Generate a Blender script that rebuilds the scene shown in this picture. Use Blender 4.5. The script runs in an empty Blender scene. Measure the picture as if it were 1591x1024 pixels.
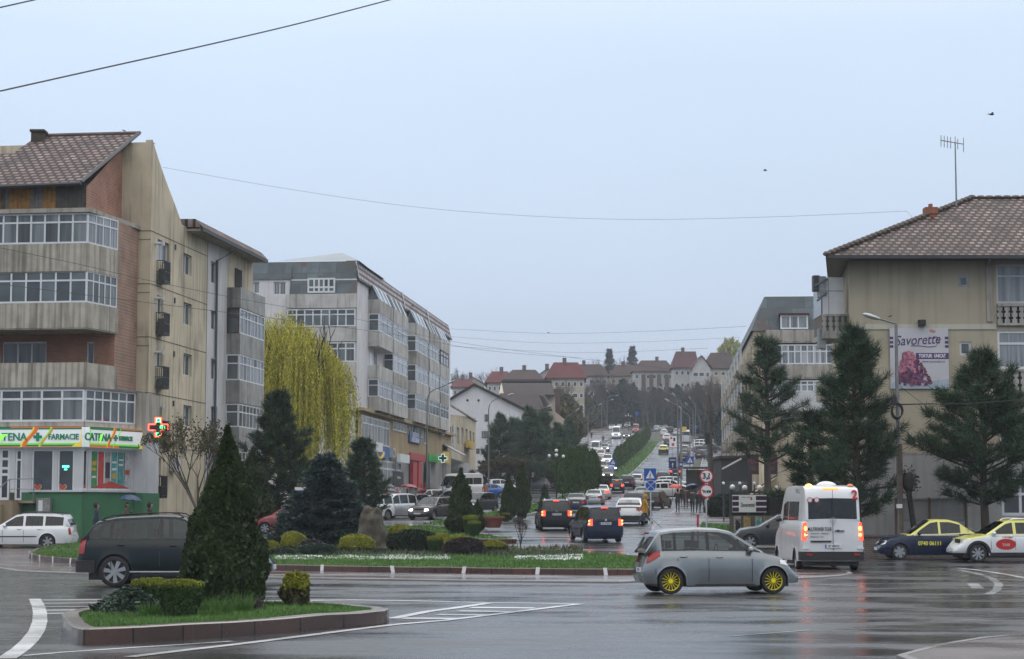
import bpy,bmesh,math,random
import numpy as np
from mathutils import Vector,Matrix,noise as mnoise
R=math.radians
random.seed(7);rng=np.random.default_rng(7)
sc=bpy.context.scene
COL=sc.collection
#camera
F,CX,CY=3000.0,795.5,512.0
TILT=math.atan(281.0/F);HC=1.95
cam=bpy.data.cameras.new("camera");camo=bpy.data.objects.new("camera",cam);COL.objects.link(camo)
cam.sensor_width=36;cam.lens=36*F/1591;cam.clip_start=0.3;cam.clip_end=6000
camo.location=(0,0,HC);camo.rotation_euler=(R(90)+TILT,0,0)
sc.camera=camo
#sky and light
w=bpy.data.worlds.new("World");sc.world=w;w.use_nodes=True
nt=w.node_tree;nt.nodes.clear()
out=nt.nodes.new('ShaderNodeOutputWorld');bg=nt.nodes.new('ShaderNodeBackground')
sky=nt.nodes.new('ShaderNodeTexSky');sky.sky_type='NISHITA';sky.sun_disc=False
SUN_EL,SUN_ROT=R(52),R(200)
sky.sun_elevation=SUN_EL;sky.sun_rotation=SUN_ROT;sky.dust_density=6;sky.air_density=1.2
tc=nt.nodes.new('ShaderNodeTexCoord');sep=nt.nodes.new('ShaderNodeSeparateXYZ')
ramp=nt.nodes.new('ShaderNodeValToRGB')
nt.links.new(tc.outputs['Generated'],sep.inputs[0]);nt.links.new(sep.outputs['Z'],ramp.inputs[0])
cr=ramp.color_ramp
cr.elements[0].position=0.0;cr.elements[0].color=(5.4,6.1,7.3,1)
cr.elements[1].position=1.0;cr.elements[1].color=(18.5,18.4,18.4,1)
for p,c in((0.06,(5.3,6.15,7.6)),(0.14,(5.9,7.1,8.85)),(0.24,(6.8,8.2,10.0)),(0.42,(12.2,12.5,13.1))):
 e=cr.elements.new(p);e.color=(*c,1)
cn=nt.nodes.new('ShaderNodeTexNoise');cn.inputs['Scale'].default_value=1.6;cn.inputs['Detail'].default_value=5
cm=nt.nodes.new('ShaderNodeMapping');cm.inputs['Scale'].default_value=(1,1,3.5)
nt.links.new(tc.outputs['Generated'],cm.inputs[0]);nt.links.new(cm.outputs[0],cn.inputs['Vector'])
mr=nt.nodes.new('ShaderNodeMapRange');mr.inputs[1].default_value=.3;mr.inputs[2].default_value=.7
mr.inputs[3].default_value=.94;mr.inputs[4].default_value=1.06
nt.links.new(cn.outputs['Fac'],mr.inputs[0])
vm=nt.nodes.new('ShaderNodeVectorMath');vm.operation='SCALE'
nt.links.new(ramp.outputs[0],vm.inputs[0]);nt.links.new(mr.outputs[0],vm.inputs['Scale'])
mx=nt.nodes.new('ShaderNodeMixRGB');mx.inputs[0].default_value=0.92
nt.links.new(sky.outputs[0],mx.inputs[1]);nt.links.new(vm.outputs[0],mx.inputs[2])
nt.links.new(mx.outputs[0],bg.inputs[0]);bg.inputs[1].default_value=0.1
nt.links.new(bg.outputs[0],out.inputs[0])
sl=bpy.data.lights.new("sun",'SUN');sl.energy=0.5;sl.angle=R(30);sl.color=(1,.97,.93)
so=bpy.data.objects.new("sun",sl);COL.objects.link(so)
so.rotation_euler=(R(90)-SUN_EL,0,R(160))
sc.view_settings.view_transform='Standard';sc.view_settings.look='None'
sc.view_settings.exposure=0.1;sc.view_settings.gamma=1
sc.cycles.max_bounces=5;sc.cycles.diffuse_bounces=2;sc.cycles.glossy_bounces=3
sc.cycles.transmission_bounces=4;sc.cycles.transparent_max_bounces=6;sc.cycles.volume_bounces=0
sc.cycles.use_denoising=True;sc.cycles.caustics_reflective=False;sc.cycles.caustics_refractive=False
sc.cycles.sample_clamp_indirect=4
#photo geometry helpers
ct,st=math.cos(TILT),math.sin(TILT)
def ray(px,py):
 u,v=(px-CX)/F,(CY-py)/F
 return Vector((u,ct-v*st,st+v*ct))
def P(px,py,Y):
 d=ray(px,py);return Vector((0,0,HC))+d*(Y/d.y)
def X(px,Y,py=793):return P(px,py,Y).x
def ZZ(py,Y):return P(795,py,Y).z
PROF=[(-200,0),(68,0),(76,.10),(84,.36),(92,.58),(100,.78),(111,1.03),(125,1.32),(150,1.8),(178,2.4),(200,3.1),(220,3.85),(250,5.2),(300,8.2),(361,12.4),(400,15.7),(450,19.2),(508,23),(600,29),(750,38),(900,44),(2500,44)]
PY=[p[0]for p in PROF];PZ=[p[1]for p in PROF]
def gz(y):return float(np.interp(y,PY,PZ))
def G(px,py):
 """point where the line of sight meets the ground"""
 d=ray(px,py);C0=Vector((0,0,HC));t=10.0
 prev=C0
 while t<1200:
  p=C0+d*t
  if p.z<=gz(p.y):
   lo,hi=t-0.5,t
   for _ in range(20):
    m=(lo+hi)/2;q=C0+d*m
    if q.z<=gz(q.y):hi=m
    else:lo=m
   q=C0+d*hi;return Vector((q.x,q.y,gz(q.y)))
  t+=0.5
 return C0+d*1200
def rayplane(px,py,p0,n):
 d=ray(px,py);C0=Vector((0,0,HC));n=Vector(n)
 return C0+d*((Vector(p0)-C0).dot(n)/d.dot(n))
MATS={}
def mat(name,col,rough=.6,var=.12,scale=3.0,metal=0,spec=.5,coat=0,streak=0,streak_col=(.05,.05,.04),emit=None,estr=1,bump=0,bscale=40,island=0,trans=0,detail=5):
 if name in MATS:return MATS[name]
 m=bpy.data.materials.new(name);m.use_nodes=True;MATS[name]=m
 t=m.node_tree;b=t.nodes['Principled BSDF']
 b.inputs['Roughness'].default_value=rough;b.inputs['Metallic'].default_value=metal
 b.inputs['Specular IOR Level'].default_value=spec;b.inputs['Coat Weight'].default_value=coat
 b.inputs['Coat Roughness'].default_value=.06
 if emit:b.inputs['Emission Color'].default_value=(*emit,1);b.inputs['Emission Strength'].default_value=estr
 tcn=t.nodes.new('ShaderNodeTexCoord')
 nz=t.nodes.new('ShaderNodeTexNoise');nz.inputs['Scale'].default_value=scale;nz.inputs['Detail'].default_value=detail
 t.links.new(tcn.outputs['Object'],nz.inputs['Vector'])
 mp=t.nodes.new('ShaderNodeMapRange');mp.inputs[1].default_value=.3;mp.inputs[2].default_value=.7
 mp.inputs[3].default_value=1-var;mp.inputs[4].default_value=1+var
 t.links.new(nz.outputs['Fac'],mp.inputs[0])
 vs=t.nodes.new('ShaderNodeVectorMath');vs.operation='SCALE';vs.inputs[0].default_value=col
 t.links.new(mp.outputs[0],vs.inputs['Scale'])
 last=vs.outputs[0]
 if island:
  ge=t.nodes.new('ShaderNodeNewGeometry');m2=t.nodes.new('ShaderNodeMapRange')
  m2.inputs[3].default_value=1-island;m2.inputs[4].default_value=1+island
  t.links.new(ge.outputs['Random Per Island'],m2.inputs[0])
  v2=t.nodes.new('ShaderNodeVectorMath');v2.operation='SCALE'
  t.links.new(last,v2.inputs[0]);t.links.new(m2.outputs[0],v2.inputs['Scale']);last=v2.outputs[0]
 if streak:
  for sca,lo,hi,amt in(((2.6,2.6,.16),.5,.72,streak),((.5,.5,.35),.5,.75,streak*.7)):
   ma=t.nodes.new('ShaderNodeMapping');ma.inputs['Scale'].default_value=sca
   n2=t.nodes.new('ShaderNodeTexNoise');n2.inputs['Scale'].default_value=1.5;n2.inputs['Detail'].default_value=6
   t.links.new(tcn.outputs['Object'],ma.inputs[0]);t.links.new(ma.outputs[0],n2.inputs['Vector'])
   m3=t.nodes.new('ShaderNodeMapRange');m3.inputs[1].default_value=lo;m3.inputs[2].default_value=hi
   m3.inputs[3].default_value=0;m3.inputs[4].default_value=amt
   t.links.new(n2.outputs['Fac'],m3.inputs[0])
   mi=t.nodes.new('ShaderNodeMixRGB');mi.inputs[2].default_value=(*streak_col,1)
   t.links.new(m3.outputs[0],mi.inputs[0]);t.links.new(last,mi.inputs[1]);last=mi.outputs[0]
 t.links.new(last,b.inputs['Base Color'])
 if bump:
  n4=t.nodes.new('ShaderNodeTexNoise');n4.inputs['Scale'].default_value=bscale;n4.inputs['Detail'].default_value=4
  t.links.new(tcn.outputs['Object'],n4.inputs['Vector'])
  bu=t.nodes.new('ShaderNodeBump');bu.inputs['Strength'].default_value=bump;bu.inputs['Distance'].default_value=.02
  t.links.new(n4.outputs['Fac'],bu.inputs['Height']);t.links.new(bu.outputs[0],b.inputs['Normal'])
 return m
def rot_uv(t,tcn,ang):
 ma=t.nodes.new('ShaderNodeMapping');ma.inputs['Rotation'].default_value=ang
 t.links.new(tcn,ma.inputs[0]);return ma.outputs[0]
def brick_mat(name,c1,c2,mortar,bw,bh,ms=.01,ang=0,rough=.7,mode='xz',bump=.4,rowoff=.5,var=.25):
 """brick or tile pattern; ang = heading (deg) of the wall's horizontal axis"""
 if name in MATS:return MATS[name]
 m=bpy.data.materials.new(name);m.use_nodes=True;MATS[name]=m
 t=m.node_tree;b=t.nodes['Principled BSDF'];b.inputs['Roughness'].default_value=rough
 tcn=t.nodes.new('ShaderNodeTexCoord')
 r1=t.nodes.new('ShaderNodeVectorRotate');r1.rotation_type='Z_AXIS';r1.inputs['Angle'].default_value=-R(ang)
 t.links.new(tcn.outputs['Object'],r1.inputs['Vector'])
 sp=t.nodes.new('ShaderNodeSeparateXYZ');cb=t.nodes.new('ShaderNodeCombineXYZ')
 t.links.new(r1.outputs[0],sp.inputs[0])
 t.links.new(sp.outputs['X'],cb.inputs['X']);t.links.new(sp.outputs['Z' if mode=='xz' else 'Y'],cb.inputs['Y'])
 br=t.nodes.new('ShaderNodeTexBrick');br.inputs['Color1'].default_value=(*c1,1);br.inputs['Color2'].default_value=(*c2,1)
 br.inputs['Mortar'].default_value=(*mortar,1);br.inputs['Scale'].default_value=1
 br.inputs['Brick Width'].default_value=bw;br.inputs['Row Height'].default_value=bh;br.inputs['Mortar Size'].default_value=ms
 br.offset=rowoff
 t.links.new(cb.outputs[0],br.inputs['Vector'])
 nz=t.nodes.new('ShaderNodeTexNoise');nz.inputs['Scale'].default_value=1.1;nz.inputs['Detail'].default_value=8
 t.links.new(tcn.outputs['Object'],nz.inputs['Vector'])
 mp=t.nodes.new('ShaderNodeMapRange');mp.inputs[1].default_value=.3;mp.inputs[2].default_value=.7
 mp.inputs[3].default_value=1-var;mp.inputs[4].default_value=1+var
 t.links.new(nz.outputs['Fac'],mp.inputs[0])
 vs=t.nodes.new('ShaderNodeVectorMath');vs.operation='SCALE'
 t.links.new(br.outputs['Color'],vs.inputs[0]);t.links.new(mp.outputs[0],vs.inputs['Scale'])
 t.links.new(vs.outputs[0],b.inputs['Base Color'])
 if bump:
  bu=t.nodes.new('ShaderNodeBump');bu.inputs['Strength'].default_value=bump;bu.inputs['Distance'].default_value=.02;bu.invert=True
  t.links.new(br.outputs['Fac'],bu.inputs['Height']);t.links.new(bu.outputs[0],b.inputs['Normal'])
 return m
def stripe_mat(name,c1,c2,period,ang,rough=.7,axis='x',duty=.5,streak=.5,var=.15):
 """vertical (axis x) or horizontal (axis z) alternating bands with weather stains"""
 if name in MATS:return MATS[name]
 m=mat(name,c1,rough,var,2.0,streak=streak)
 t=m.node_tree;b=t.nodes['Principled BSDF']
 src=b.inputs['Base Color'].links[0].from_socket
 tcn=[n for n in t.nodes if n.type=='TEX_COORD'][0]
 r1=t.nodes.new('ShaderNodeVectorRotate');r1.rotation_type='Z_AXIS';r1.inputs['Angle'].default_value=-R(ang)
 t.links.new(tcn.outputs['Object'],r1.inputs['Vector'])
 sp=t.nodes.new('ShaderNodeSeparateXYZ');t.links.new(r1.outputs[0],sp.inputs[0])
 md=t.nodes.new('ShaderNodeMath');md.operation='FRACT'
 mu=t.nodes.new('ShaderNodeMath');mu.operation='MULTIPLY';mu.inputs[1].default_value=1/period
 t.links.new(sp.outputs['X' if axis=='x' else 'Z'],mu.inputs[0]);t.links.new(mu.outputs[0],md.inputs[0])
 lt=t.nodes.new('ShaderNodeMath');lt.operation='LESS_THAN';lt.inputs[1].default_value=duty
 t.links.new(md.outputs[0],lt.inputs[0])
 mi=t.nodes.new('ShaderNodeMixRGB');mi.blend_type='MULTIPLY'
 mi.inputs[2].default_value=(c2[0]/c1[0],c2[1]/c1[1],c2[2]/c1[2],1)
 t.links.new(lt.outputs[0],mi.inputs[0]);t.links.new(src,mi.inputs[1]);t.links.new(mi.outputs[0],b.inputs['Base Color'])
 bu=t.nodes.new('ShaderNodeBump');bu.inputs['Strength'].default_value=.5;bu.inputs['Distance'].default_value=.03;bu.invert=True
 t.links.new(lt.outputs[0],bu.inputs['Height']);t.links.new(bu.outputs[0],b.inputs['Normal'])
 return m
def wet_mat(name,col,puddle=.5,rough=(.08,.42),var=.25,scale=.35,bump=.15,brick=None):
 """wet paving: patches of standing water over a rough surface"""
 m=bpy.data.materials.new(name);m.use_nodes=True;MATS[name]=m
 t=m.node_tree;b=t.nodes['Principled BSDF']
 tcn=t.nodes.new('ShaderNodeTexCoord')
 base=None
 n1=t.nodes.new('ShaderNodeTexNoise');n1.inputs['Scale'].default_value=scale;n1.inputs['Detail'].default_value=7;n1.inputs['Roughness'].default_value=.62
 ma=t.nodes.new('ShaderNodeMapping');ma.inputs['Scale'].default_value=(.6,1.3,1);ma.inputs['Rotation'].default_value=(0,0,.18)
 t.links.new(tcn.outputs['Object'],ma.inputs[0]);t.links.new(ma.outputs[0],n1.inputs['Vector'])
 r=t.nodes.new('ShaderNodeMapRange');r.inputs[1].default_value=puddle-.12;r.inputs[2].default_value=puddle+.12
 r.inputs[3].default_value=rough[1];r.inputs[4].default_value=rough[0]
 t.links.new(n1.outputs['Fac'],r.inputs[0]);t.links.new(r.outputs[0],b.inputs['Roughness'])
 n2=t.nodes.new('ShaderNodeTexNoise');n2.inputs['Scale'].default_value=45;n2.inputs['Detail'].default_value=6;n2.inputs['Roughness'].default_value=.8
 t.links.new(tcn.outputs['Object'],n2.inputs['Vector'])
 n3=t.nodes.new('ShaderNodeTexNoise');n3.inputs['Scale'].default_value=.4;n3.inputs['Detail'].default_value=8
 t.links.new(tcn.outputs['Object'],n3.inputs['Vector'])
 ad=t.nodes.new('ShaderNodeMath');ad.operation='ADD';t.links.new(n2.outputs['Fac'],ad.inputs[0]);t.links.new(n3.outputs['Fac'],ad.inputs[1])
 mp=t.nodes.new('ShaderNodeMapRange');mp.inputs[1].default_value=.7;mp.inputs[2].default_value=1.3
 mp.inputs[3].default_value=1-var;mp.inputs[4].default_value=1+var
 t.links.new(ad.outputs[0],mp.inputs[0])
 vs=t.nodes.new('ShaderNodeVectorMath');vs.operation='SCALE';vs.inputs[0].default_value=col
 t.links.new(mp.outputs[0],vs.inputs['Scale'])
 if brick:
  c1,c2,mo,bw,bh=brick
  br=t.nodes.new('ShaderNodeTexBrick');br.inputs['Color1'].default_value=(*c1,1);br.inputs['Color2'].default_value=(*c2,1)
  br.inputs['Mortar'].default_value=(*mo,1);br.inputs['Scale'].default_value=1;br.inputs['Brick Width'].default_value=bw
  br.inputs['Row Height'].default_value=bh;br.inputs['Mortar Size'].default_value=.012
  t.links.new(tcn.outputs['Object'],br.inputs['Vector']);t.links.new(br.outputs['Color'],vs.inputs[0])
 t.links.new(vs.outputs[0],b.inputs['Base Color'])
 bu=t.nodes.new('ShaderNodeBump');bu.inputs['Strength'].default_value=bump;bu.inputs['Distance'].default_value=.01
 t.links.new(n2.outputs['Fac'],bu.inputs['Height']);t.links.new(bu.outputs[0],b.inputs['Normal'])
 b.inputs['Specular IOR Level'].default_value=.5
 return m
def curtain_mat(name,col,col2,scale=14):
 m=bpy.data.materials.new(name);m.use_nodes=True;MATS[name]=m
 t=m.node_tree;b=t.nodes['Principled BSDF'];b.inputs['Roughness'].default_value=.12
 tcn=t.nodes.new('ShaderNodeTexCoord')
 ma=t.nodes.new('ShaderNodeMapping');ma.inputs['Scale'].default_value=(scale,scale,.35)
 n=t.nodes.new('ShaderNodeTexNoise');n.inputs['Scale'].default_value=.6;n.inputs['Detail'].default_value=3
 t.links.new(tcn.outputs['Object'],ma.inputs[0]);t.links.new(ma.outputs[0],n.inputs['Vector'])
 ge=t.nodes.new('ShaderNodeNewGeometry')
 r=t.nodes.new('ShaderNodeMapRange');r.inputs[1].default_value=.35;r.inputs[2].default_value=.65
 t.links.new(n.outputs['Fac'],r.inputs[0])
 mi=t.nodes.new('ShaderNodeMixRGB');mi.inputs[1].default_value=(*col,1);mi.inputs[2].default_value=(*col2,1)
 t.links.new(r.outputs[0],mi.inputs[0])
 m2=t.nodes.new('ShaderNodeMapRange');m2.inputs[3].default_value=.35;m2.inputs[4].default_value=1.25
 t.links.new(ge.outputs['Random Per Island'],m2.inputs[0])
 v2=t.nodes.new('ShaderNodeVectorMath');v2.operation='SCALE'
 t.links.new(mi.outputs[0],v2.inputs[0]);t.links.new(m2.outputs[0],v2.inputs['Scale'])
 t.links.new(v2.outputs[0],b.inputs['Base Color'])
 return m
def wloc(o):
 v=Vector((0,0,0))
 while o is not None:v+=o.location;o=o.parent
 return v
class MB:
 def __init__(s,f=None):s.v=[];s.f=[];s.m=[];s.fr=f;s.mi=0
 def add(s,vs,fs):
  b=len(s.v)
  for p in vs:s.v.append(s.fr(*p)if s.fr else tuple(p))
  for f in fs:s.f.append(tuple(b+i for i in f));s.m.append(s.mi)
  return s
 def quad(s,*p):return s.add(p,[tuple(range(len(p)))])
 def box(s,x0,x1,y0,y1,z0,z1):
  return s.add([(x0,y0,z0),(x1,y0,z0),(x1,y1,z0),(x0,y1,z0),(x0,y0,z1),(x1,y0,z1),(x1,y1,z1),(x0,y1,z1)],[(0,3,2,1),(4,5,6,7),(0,1,5,4),(1,2,6,5),(2,3,7,6),(3,0,4,7)])
 def prism(s,poly,d):
  """poly: list of 3-D points; d: extrusion vector"""
  n=len(poly);d=Vector(d)
  vs=[tuple(p)for p in poly]+[tuple(Vector(p)+d)for p in poly]
  return s.add(vs,[tuple(range(n))[::-1],tuple(range(n,2*n))]+[(i,(i+1)%n,n+(i+1)%n,n+i)for i in range(n)])
 def tube(s,pts,r,n=6,caps=True):
  pts=[Vector(p)for p in pts];rs=r if isinstance(r,(list,tuple))else[r]*len(pts)
  b=len(s.v);up=Vector((0,0,1))
  for i,p in enumerate(pts):
   d=(pts[min(i+1,len(pts)-1)]-pts[max(i-1,0)]).normalized()
   a=d.cross(up if abs(d.z)<.9 else Vector((1,0,0))).normalized();c=d.cross(a)
   for k in range(n):
    q=p+(a*math.cos(2*math.pi*k/n)+c*math.sin(2*math.pi*k/n))*rs[i]
    s.v.append(s.fr(*q)if s.fr else tuple(q))
  for i in range(len(pts)-1):
   for k in range(n):
    s.f.append((b+i*n+k,b+i*n+(k+1)%n,b+(i+1)*n+(k+1)%n,b+(i+1)*n+k));s.m.append(s.mi)
  if caps:
   s.f.append(tuple(b+k for k in range(n))[::-1]);s.m.append(s.mi)
   e=b+(len(pts)-1)*n;s.f.append(tuple(e+k for k in range(n)));s.m.append(s.mi)
  return s
 def lathe(s,prof,c=(0,0,0),ax='z',n=16,caps=True):
  """prof: (radius, height) pairs"""
  b=len(s.v)
  for r,h in prof:
   for k in range(n):
    a=2*math.pi*k/n;x,y=r*math.cos(a),r*math.sin(a)
    q=(c[0]+x,c[1]+y,c[2]+h)if ax=='z' else((c[0]+x,c[1]+h,c[2]+y)if ax=='y' else(c[0]+h,c[1]+x,c[2]+y))
    s.v.append(s.fr(*q)if s.fr else q)
  for i in range(len(prof)-1):
   for k in range(n):
    s.f.append((b+i*n+k,b+i*n+(k+1)%n,b+(i+1)*n+(k+1)%n,b+(i+1)*n+k));s.m.append(s.mi)
  if not caps:return s
  s.f.append(tuple(b+k for k in range(n))[::-1]);s.m.append(s.mi)
  e=b+(len(prof)-1)*n;s.f.append(tuple(e+k for k in range(n)));s.m.append(s.mi)
  return s
 def ell(s,c,r,n=10,m=6):
  b=len(s.v)
  for i in range(m+1):
   a=math.pi*i/m
   for k in range(n):
    t=2*math.pi*k/n
    q=(c[0]+r[0]*math.sin(a)*math.cos(t),c[1]+r[1]*math.sin(a)*math.sin(t),c[2]-r[2]*math.cos(a))
    s.v.append(s.fr(*q)if s.fr else q)
  for i in range(m):
   for k in range(n):
    s.f.append((b+i*n+k,b+i*n+(k+1)%n,b+(i+1)*n+(k+1)%n,b+(i+1)*n+k));s.m.append(s.mi)
  return s
 def build(s,name,m,parent=None,smooth=False,angle=40,world=True,fix=True):
  me=bpy.data.meshes.new(name)
  off=wloc(parent)if(parent is not None and world)else Vector((0,0,0))
  me.from_pydata([(a-off.x,b-off.y,c-off.z)for a,b,c in s.v],[],s.f)
  ms=m if isinstance(m,(list,tuple))else[m]
  for q in ms:me.materials.append(q)
  if len(ms)>1:me.polygons.foreach_set('material_index',s.m)
  if fix:
   bm=bmesh.new();bm.from_mesh(me);bmesh.ops.remove_doubles(bm,verts=bm.verts,dist=1e-5)
   bmesh.ops.recalc_face_normals(bm,faces=bm.faces);bm.to_mesh(me);bm.free()
  if smooth:
   me.polygons.foreach_set('use_smooth',[True]*len(me.polygons));me.set_sharp_from_angle(angle=R(angle))
  o=bpy.data.objects.new(name,me);COL.objects.link(o)
  if parent is not None:o.parent=parent
  return o
def tag(o,label=None,cat=None,group=None,kind=None):
 if label:o['label']=label
 if cat:o['category']=cat
 if group:o['group']=group
 if kind:o['kind']=kind
 return o
def thing(name,label,cat,loc=(0,0,0),group=None):
 o=bpy.data.objects.new(name,None);COL.objects.link(o);o.location=loc;o.empty_display_size=.3
 return tag(o,label,cat,group)
def copy_tree(o,parent=None):
 c=o.copy();COL.objects.link(c);c.parent=parent
 for ch in[x for x in KIDS.get(o.as_pointer(),[])]:copy_tree(ch,c)
 return c
KIDS={}
def note_kids(root):
 """remember the children of a thing so that copying stays fast"""
 def rec(o):
  KIDS[o.as_pointer()]=list(o.children)
  for c in o.children:rec(c)
 rec(root)
def text(s,size,m,parent,loc,rot,name='lettering',ext=.004,align='CENTER',sx=1,bold=0,shear=0):
 cu=bpy.data.curves.new(name,'FONT');cu.body=s;cu.size=size;cu.extrude=ext;cu.align_x=align;cu.align_y='CENTER'
 cu.offset=bold;cu.resolution_u=3;cu.shear=shear
 tmp=bpy.data.objects.new('tmp_text',cu);COL.objects.link(tmp)
 dg=bpy.context.evaluated_depsgraph_get();me=bpy.data.meshes.new_from_object(tmp.evaluated_get(dg));bpy.data.objects.remove(tmp)
 me.materials.clear();me.materials.append(m)
 M=Matrix.Translation(Vector(loc)-(wloc(parent)if parent else Vector()))@Matrix(rot).to_4x4()@Matrix.Diagonal((sx,1,1,1))
 me.transform(M)
 o=bpy.data.objects.new(name,me);COL.objects.link(o)
 if parent:o.parent=parent
 return o
class Wall:
 """a vertical plane: origin, heading of u; n points outward (to the right of u when flip=False)"""
 def __init__(s,p0,d,side=1):
  s.p=Vector((p0[0],p0[1],0));s.d=Vector((d[0],d[1],0)).normalized()
  s.n=Vector((s.d.y,-s.d.x,0))*side
  s.ang=math.degrees(math.atan2(s.d.y,s.d.x))
 def __call__(s,u,n,z):
  q=s.p+s.d*u+s.n*n;return(q.x,q.y,z)
 def uz(s,px,py,n=0):
  q=rayplane(px,py,s.p+s.n*n,s.n);return((q-s.p).dot(s.d),q.z)
 def rot(s):
  """matrix columns for text lying on the wall, reading left to right seen from outside"""
  x=s.d if s.n.cross(Vector((0,0,1))).dot(s.d)<0 else-s.d
  return Matrix((x,Vector((0,0,1)),s.n)).transposed()
def holewall(mb,W,u0,u1,z0,z1,holes,depth=.18,n=0,thick=.3):
 us=sorted(set([u0,u1]+[max(u0,min(u1,h[0]))for h in holes]+[max(u0,min(u1,h[1]))for h in holes]))
 zs=sorted(set([z0,z1]+[max(z0,min(z1,h[2]))for h in holes]+[max(z0,min(z1,h[3]))for h in holes]))
 mb.fr=W
 for i in range(len(us)-1):
  for j in range(len(zs)-1):
   a,b,c,d=us[i],us[i+1],zs[j],zs[j+1]
   if b-a<1e-4 or d-c<1e-4:continue
   cu,cz=(a+b)/2,(c+d)/2
   if any(h[0]<cu<h[1]and h[2]<cz<h[3]for h in holes):continue
   mb.quad((a,n,c),(b,n,c),(b,n,d),(a,n,d))
 for h in holes:
  a,b,c,d=h[:4]
  mb.quad((a,n,c),(b,n,c),(b,n-depth,c),(a,n-depth,c));mb.quad((a,n,d),(b,n,d),(b,n-depth,d),(a,n-depth,d))
  mb.quad((a,n,c),(a,n,d),(a,n-depth,d),(a,n-depth,c));mb.quad((b,n,c),(b,n,d),(b,n-depth,d),(b,n-depth,c))
def window(W,parent,u0,u1,z0,z1,n,cols=2,rows=(1,),fm=None,gm=None,fw=.07,t=.06,sill=False,name='window',uneven=False):
 """a framed window: frame mesh with its panes as a child. rows: relative heights from the bottom"""
 fr=MB(W);gl=MB(W)
 if u1<u0:u0,u1=u1,u0
 fr.box(u0,u1,n-t,n,z0,z0+fw);fr.box(u0,u1,n-t,n,z1-fw,z1)
 fr.box(u0,u0+fw,n-t,n,z0+fw,z1-fw);fr.box(u1-fw,u1,n-t,n,z0+fw,z1-fw)
 cw=(u1-u0-2*fw)/cols;H=z1-z0-2*fw;tot=sum(rows)
 cuts=[u0+fw+cw*i for i in range(cols+1)]
 for i in range(1,cols):fr.box(cuts[i]-fw/2,cuts[i]+fw/2,n-t,n-.002,z0+fw,z1-fw)
 zc=z0+fw
 for k,r in enumerate(rows):
  zn=zc+H*r/tot
  if k<len(rows)-1:fr.box(u0+fw,u1-fw,n-t,n-.004,zn-fw/2,zn+fw/2)
  for i in range(cols):
   jz=random.uniform(-.004,.004)
   gl.quad((cuts[i],n-t*.55+jz,zc),(cuts[i+1],n-t*.55-jz,zc),(cuts[i+1],n-t*.55-jz,zn),(cuts[i],n-t*.55+jz,zn))
  zc=zn
 if sill:fr.box(u0-.06,u1+.06,n-t,n+.12,z0-.05,z0-.002)
 f=fr.build(name,fm or M_UPVC,parent)
 gl.build('pane',gm or random.choice(GLASSES),f,fix=False)
 return f
M_UPVC=mat('white_frame',(.62,.64,.66),.35,.06)
M_GL=mat('dark_glass',(.035,.042,.05),.06,.3,1.2,spec=.6,island=.5)
M_GL2=curtain_mat('curtain_glass',(.16,.18,.2),(.36,.38,.4))
M_GL3=curtain_mat('grey_glass',(.07,.085,.09),(.17,.19,.2),6)
M_GL4=mat('mid_glass',(.075,.09,.1),.07,.4,.8,spec=.6,island=.5)
GLASSES=[M_GL,M_GL4,M_GL2,M_GL3,M_GL3,M_GL4]
#ground, roads, islands
M_ASPH=wet_mat('wet_asphalt',(.036,.037,.04),.50,(.09,.40),var=.4)
M_GROUND=wet_mat('wet_ground',(.06,.062,.066),.5,(.18,.5),scale=.2)
M_PAVE=wet_mat('wet_pavers',(.12,.1,.095),.5,(.12,.4),brick=((.13,.105,.1),(.1,.085,.082),(.05,.045,.045),.24,.12))
M_APRON=wet_mat('apron_pavers',(.12,.09,.085),.48,(.10,.35),brick=((.13,.095,.09),(.105,.08,.078),(.05,.04,.04),.3,.2))
M_PAINT=wet_mat('road_paint',(.5,.51,.52),.5,(.12,.4),var=.35)
M_PAINT2=wet_mat('worn_road_paint',(.24,.245,.25),.5,(.12,.4),var=.4)
M_KERB=wet_mat('brown_kerb',(.095,.05,.04),.5,(.15,.45),brick=((.095,.047,.037),(.055,.036,.03),(.015,.012,.011),.62,5))
M_KERBTOP=wet_mat('kerb_concrete',(.13,.115,.105),.5,(.15,.45))
M_KERBG=wet_mat('grey_kerb',(.2,.19,.185),.5,(.15,.45))
M_GRASSB=mat('grass_soil',(.045,.085,.018),.9,.3,2)
M_GRASS=mat('grass_blades',(.075,.165,.028),.6,.35,.8,island=.4)
M_SOIL=mat('soil',(.05,.038,.025),.9,.3,3)
M_FARLAND=mat('hill_ground',(.045,.05,.03),.9,.35,.08)
def sheet(name,poly,dz,m,kind='structure',parent=None):
 bm=bmesh.new()
 vs=[bm.verts.new((p[0],p[1],0))for p in poly]
 es=[bm.edges.new((vs[i],vs[(i+1)%len(vs)]))for i in range(len(vs))]
 bmesh.ops.triangle_fill(bm,edges=es,use_beauty=True)
 ys=[p[1]for p in poly]
 for y in PY:
  if min(ys)<y<max(ys):
   bmesh.ops.bisect_plane(bm,geom=bm.verts[:]+bm.edges[:]+bm.faces[:],plane_co=(0,y,0),plane_no=(0,1,0),dist=1e-4)
 for v in bm.verts:v.co.z=gz(v.co.y)+dz
 bmesh.ops.recalc_face_normals(bm,faces=bm.faces)
 for f in bm.faces:
  if f.normal.z<0:f.normal_flip()
 me=bpy.data.meshes.new(name);bm.to_mesh(me);bm.free();me.materials.append(m)
 o=bpy.data.objects.new(name,me);COL.objects.link(o)
 if kind:o['kind']=kind
 if parent:o.parent=parent
 return o
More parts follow.
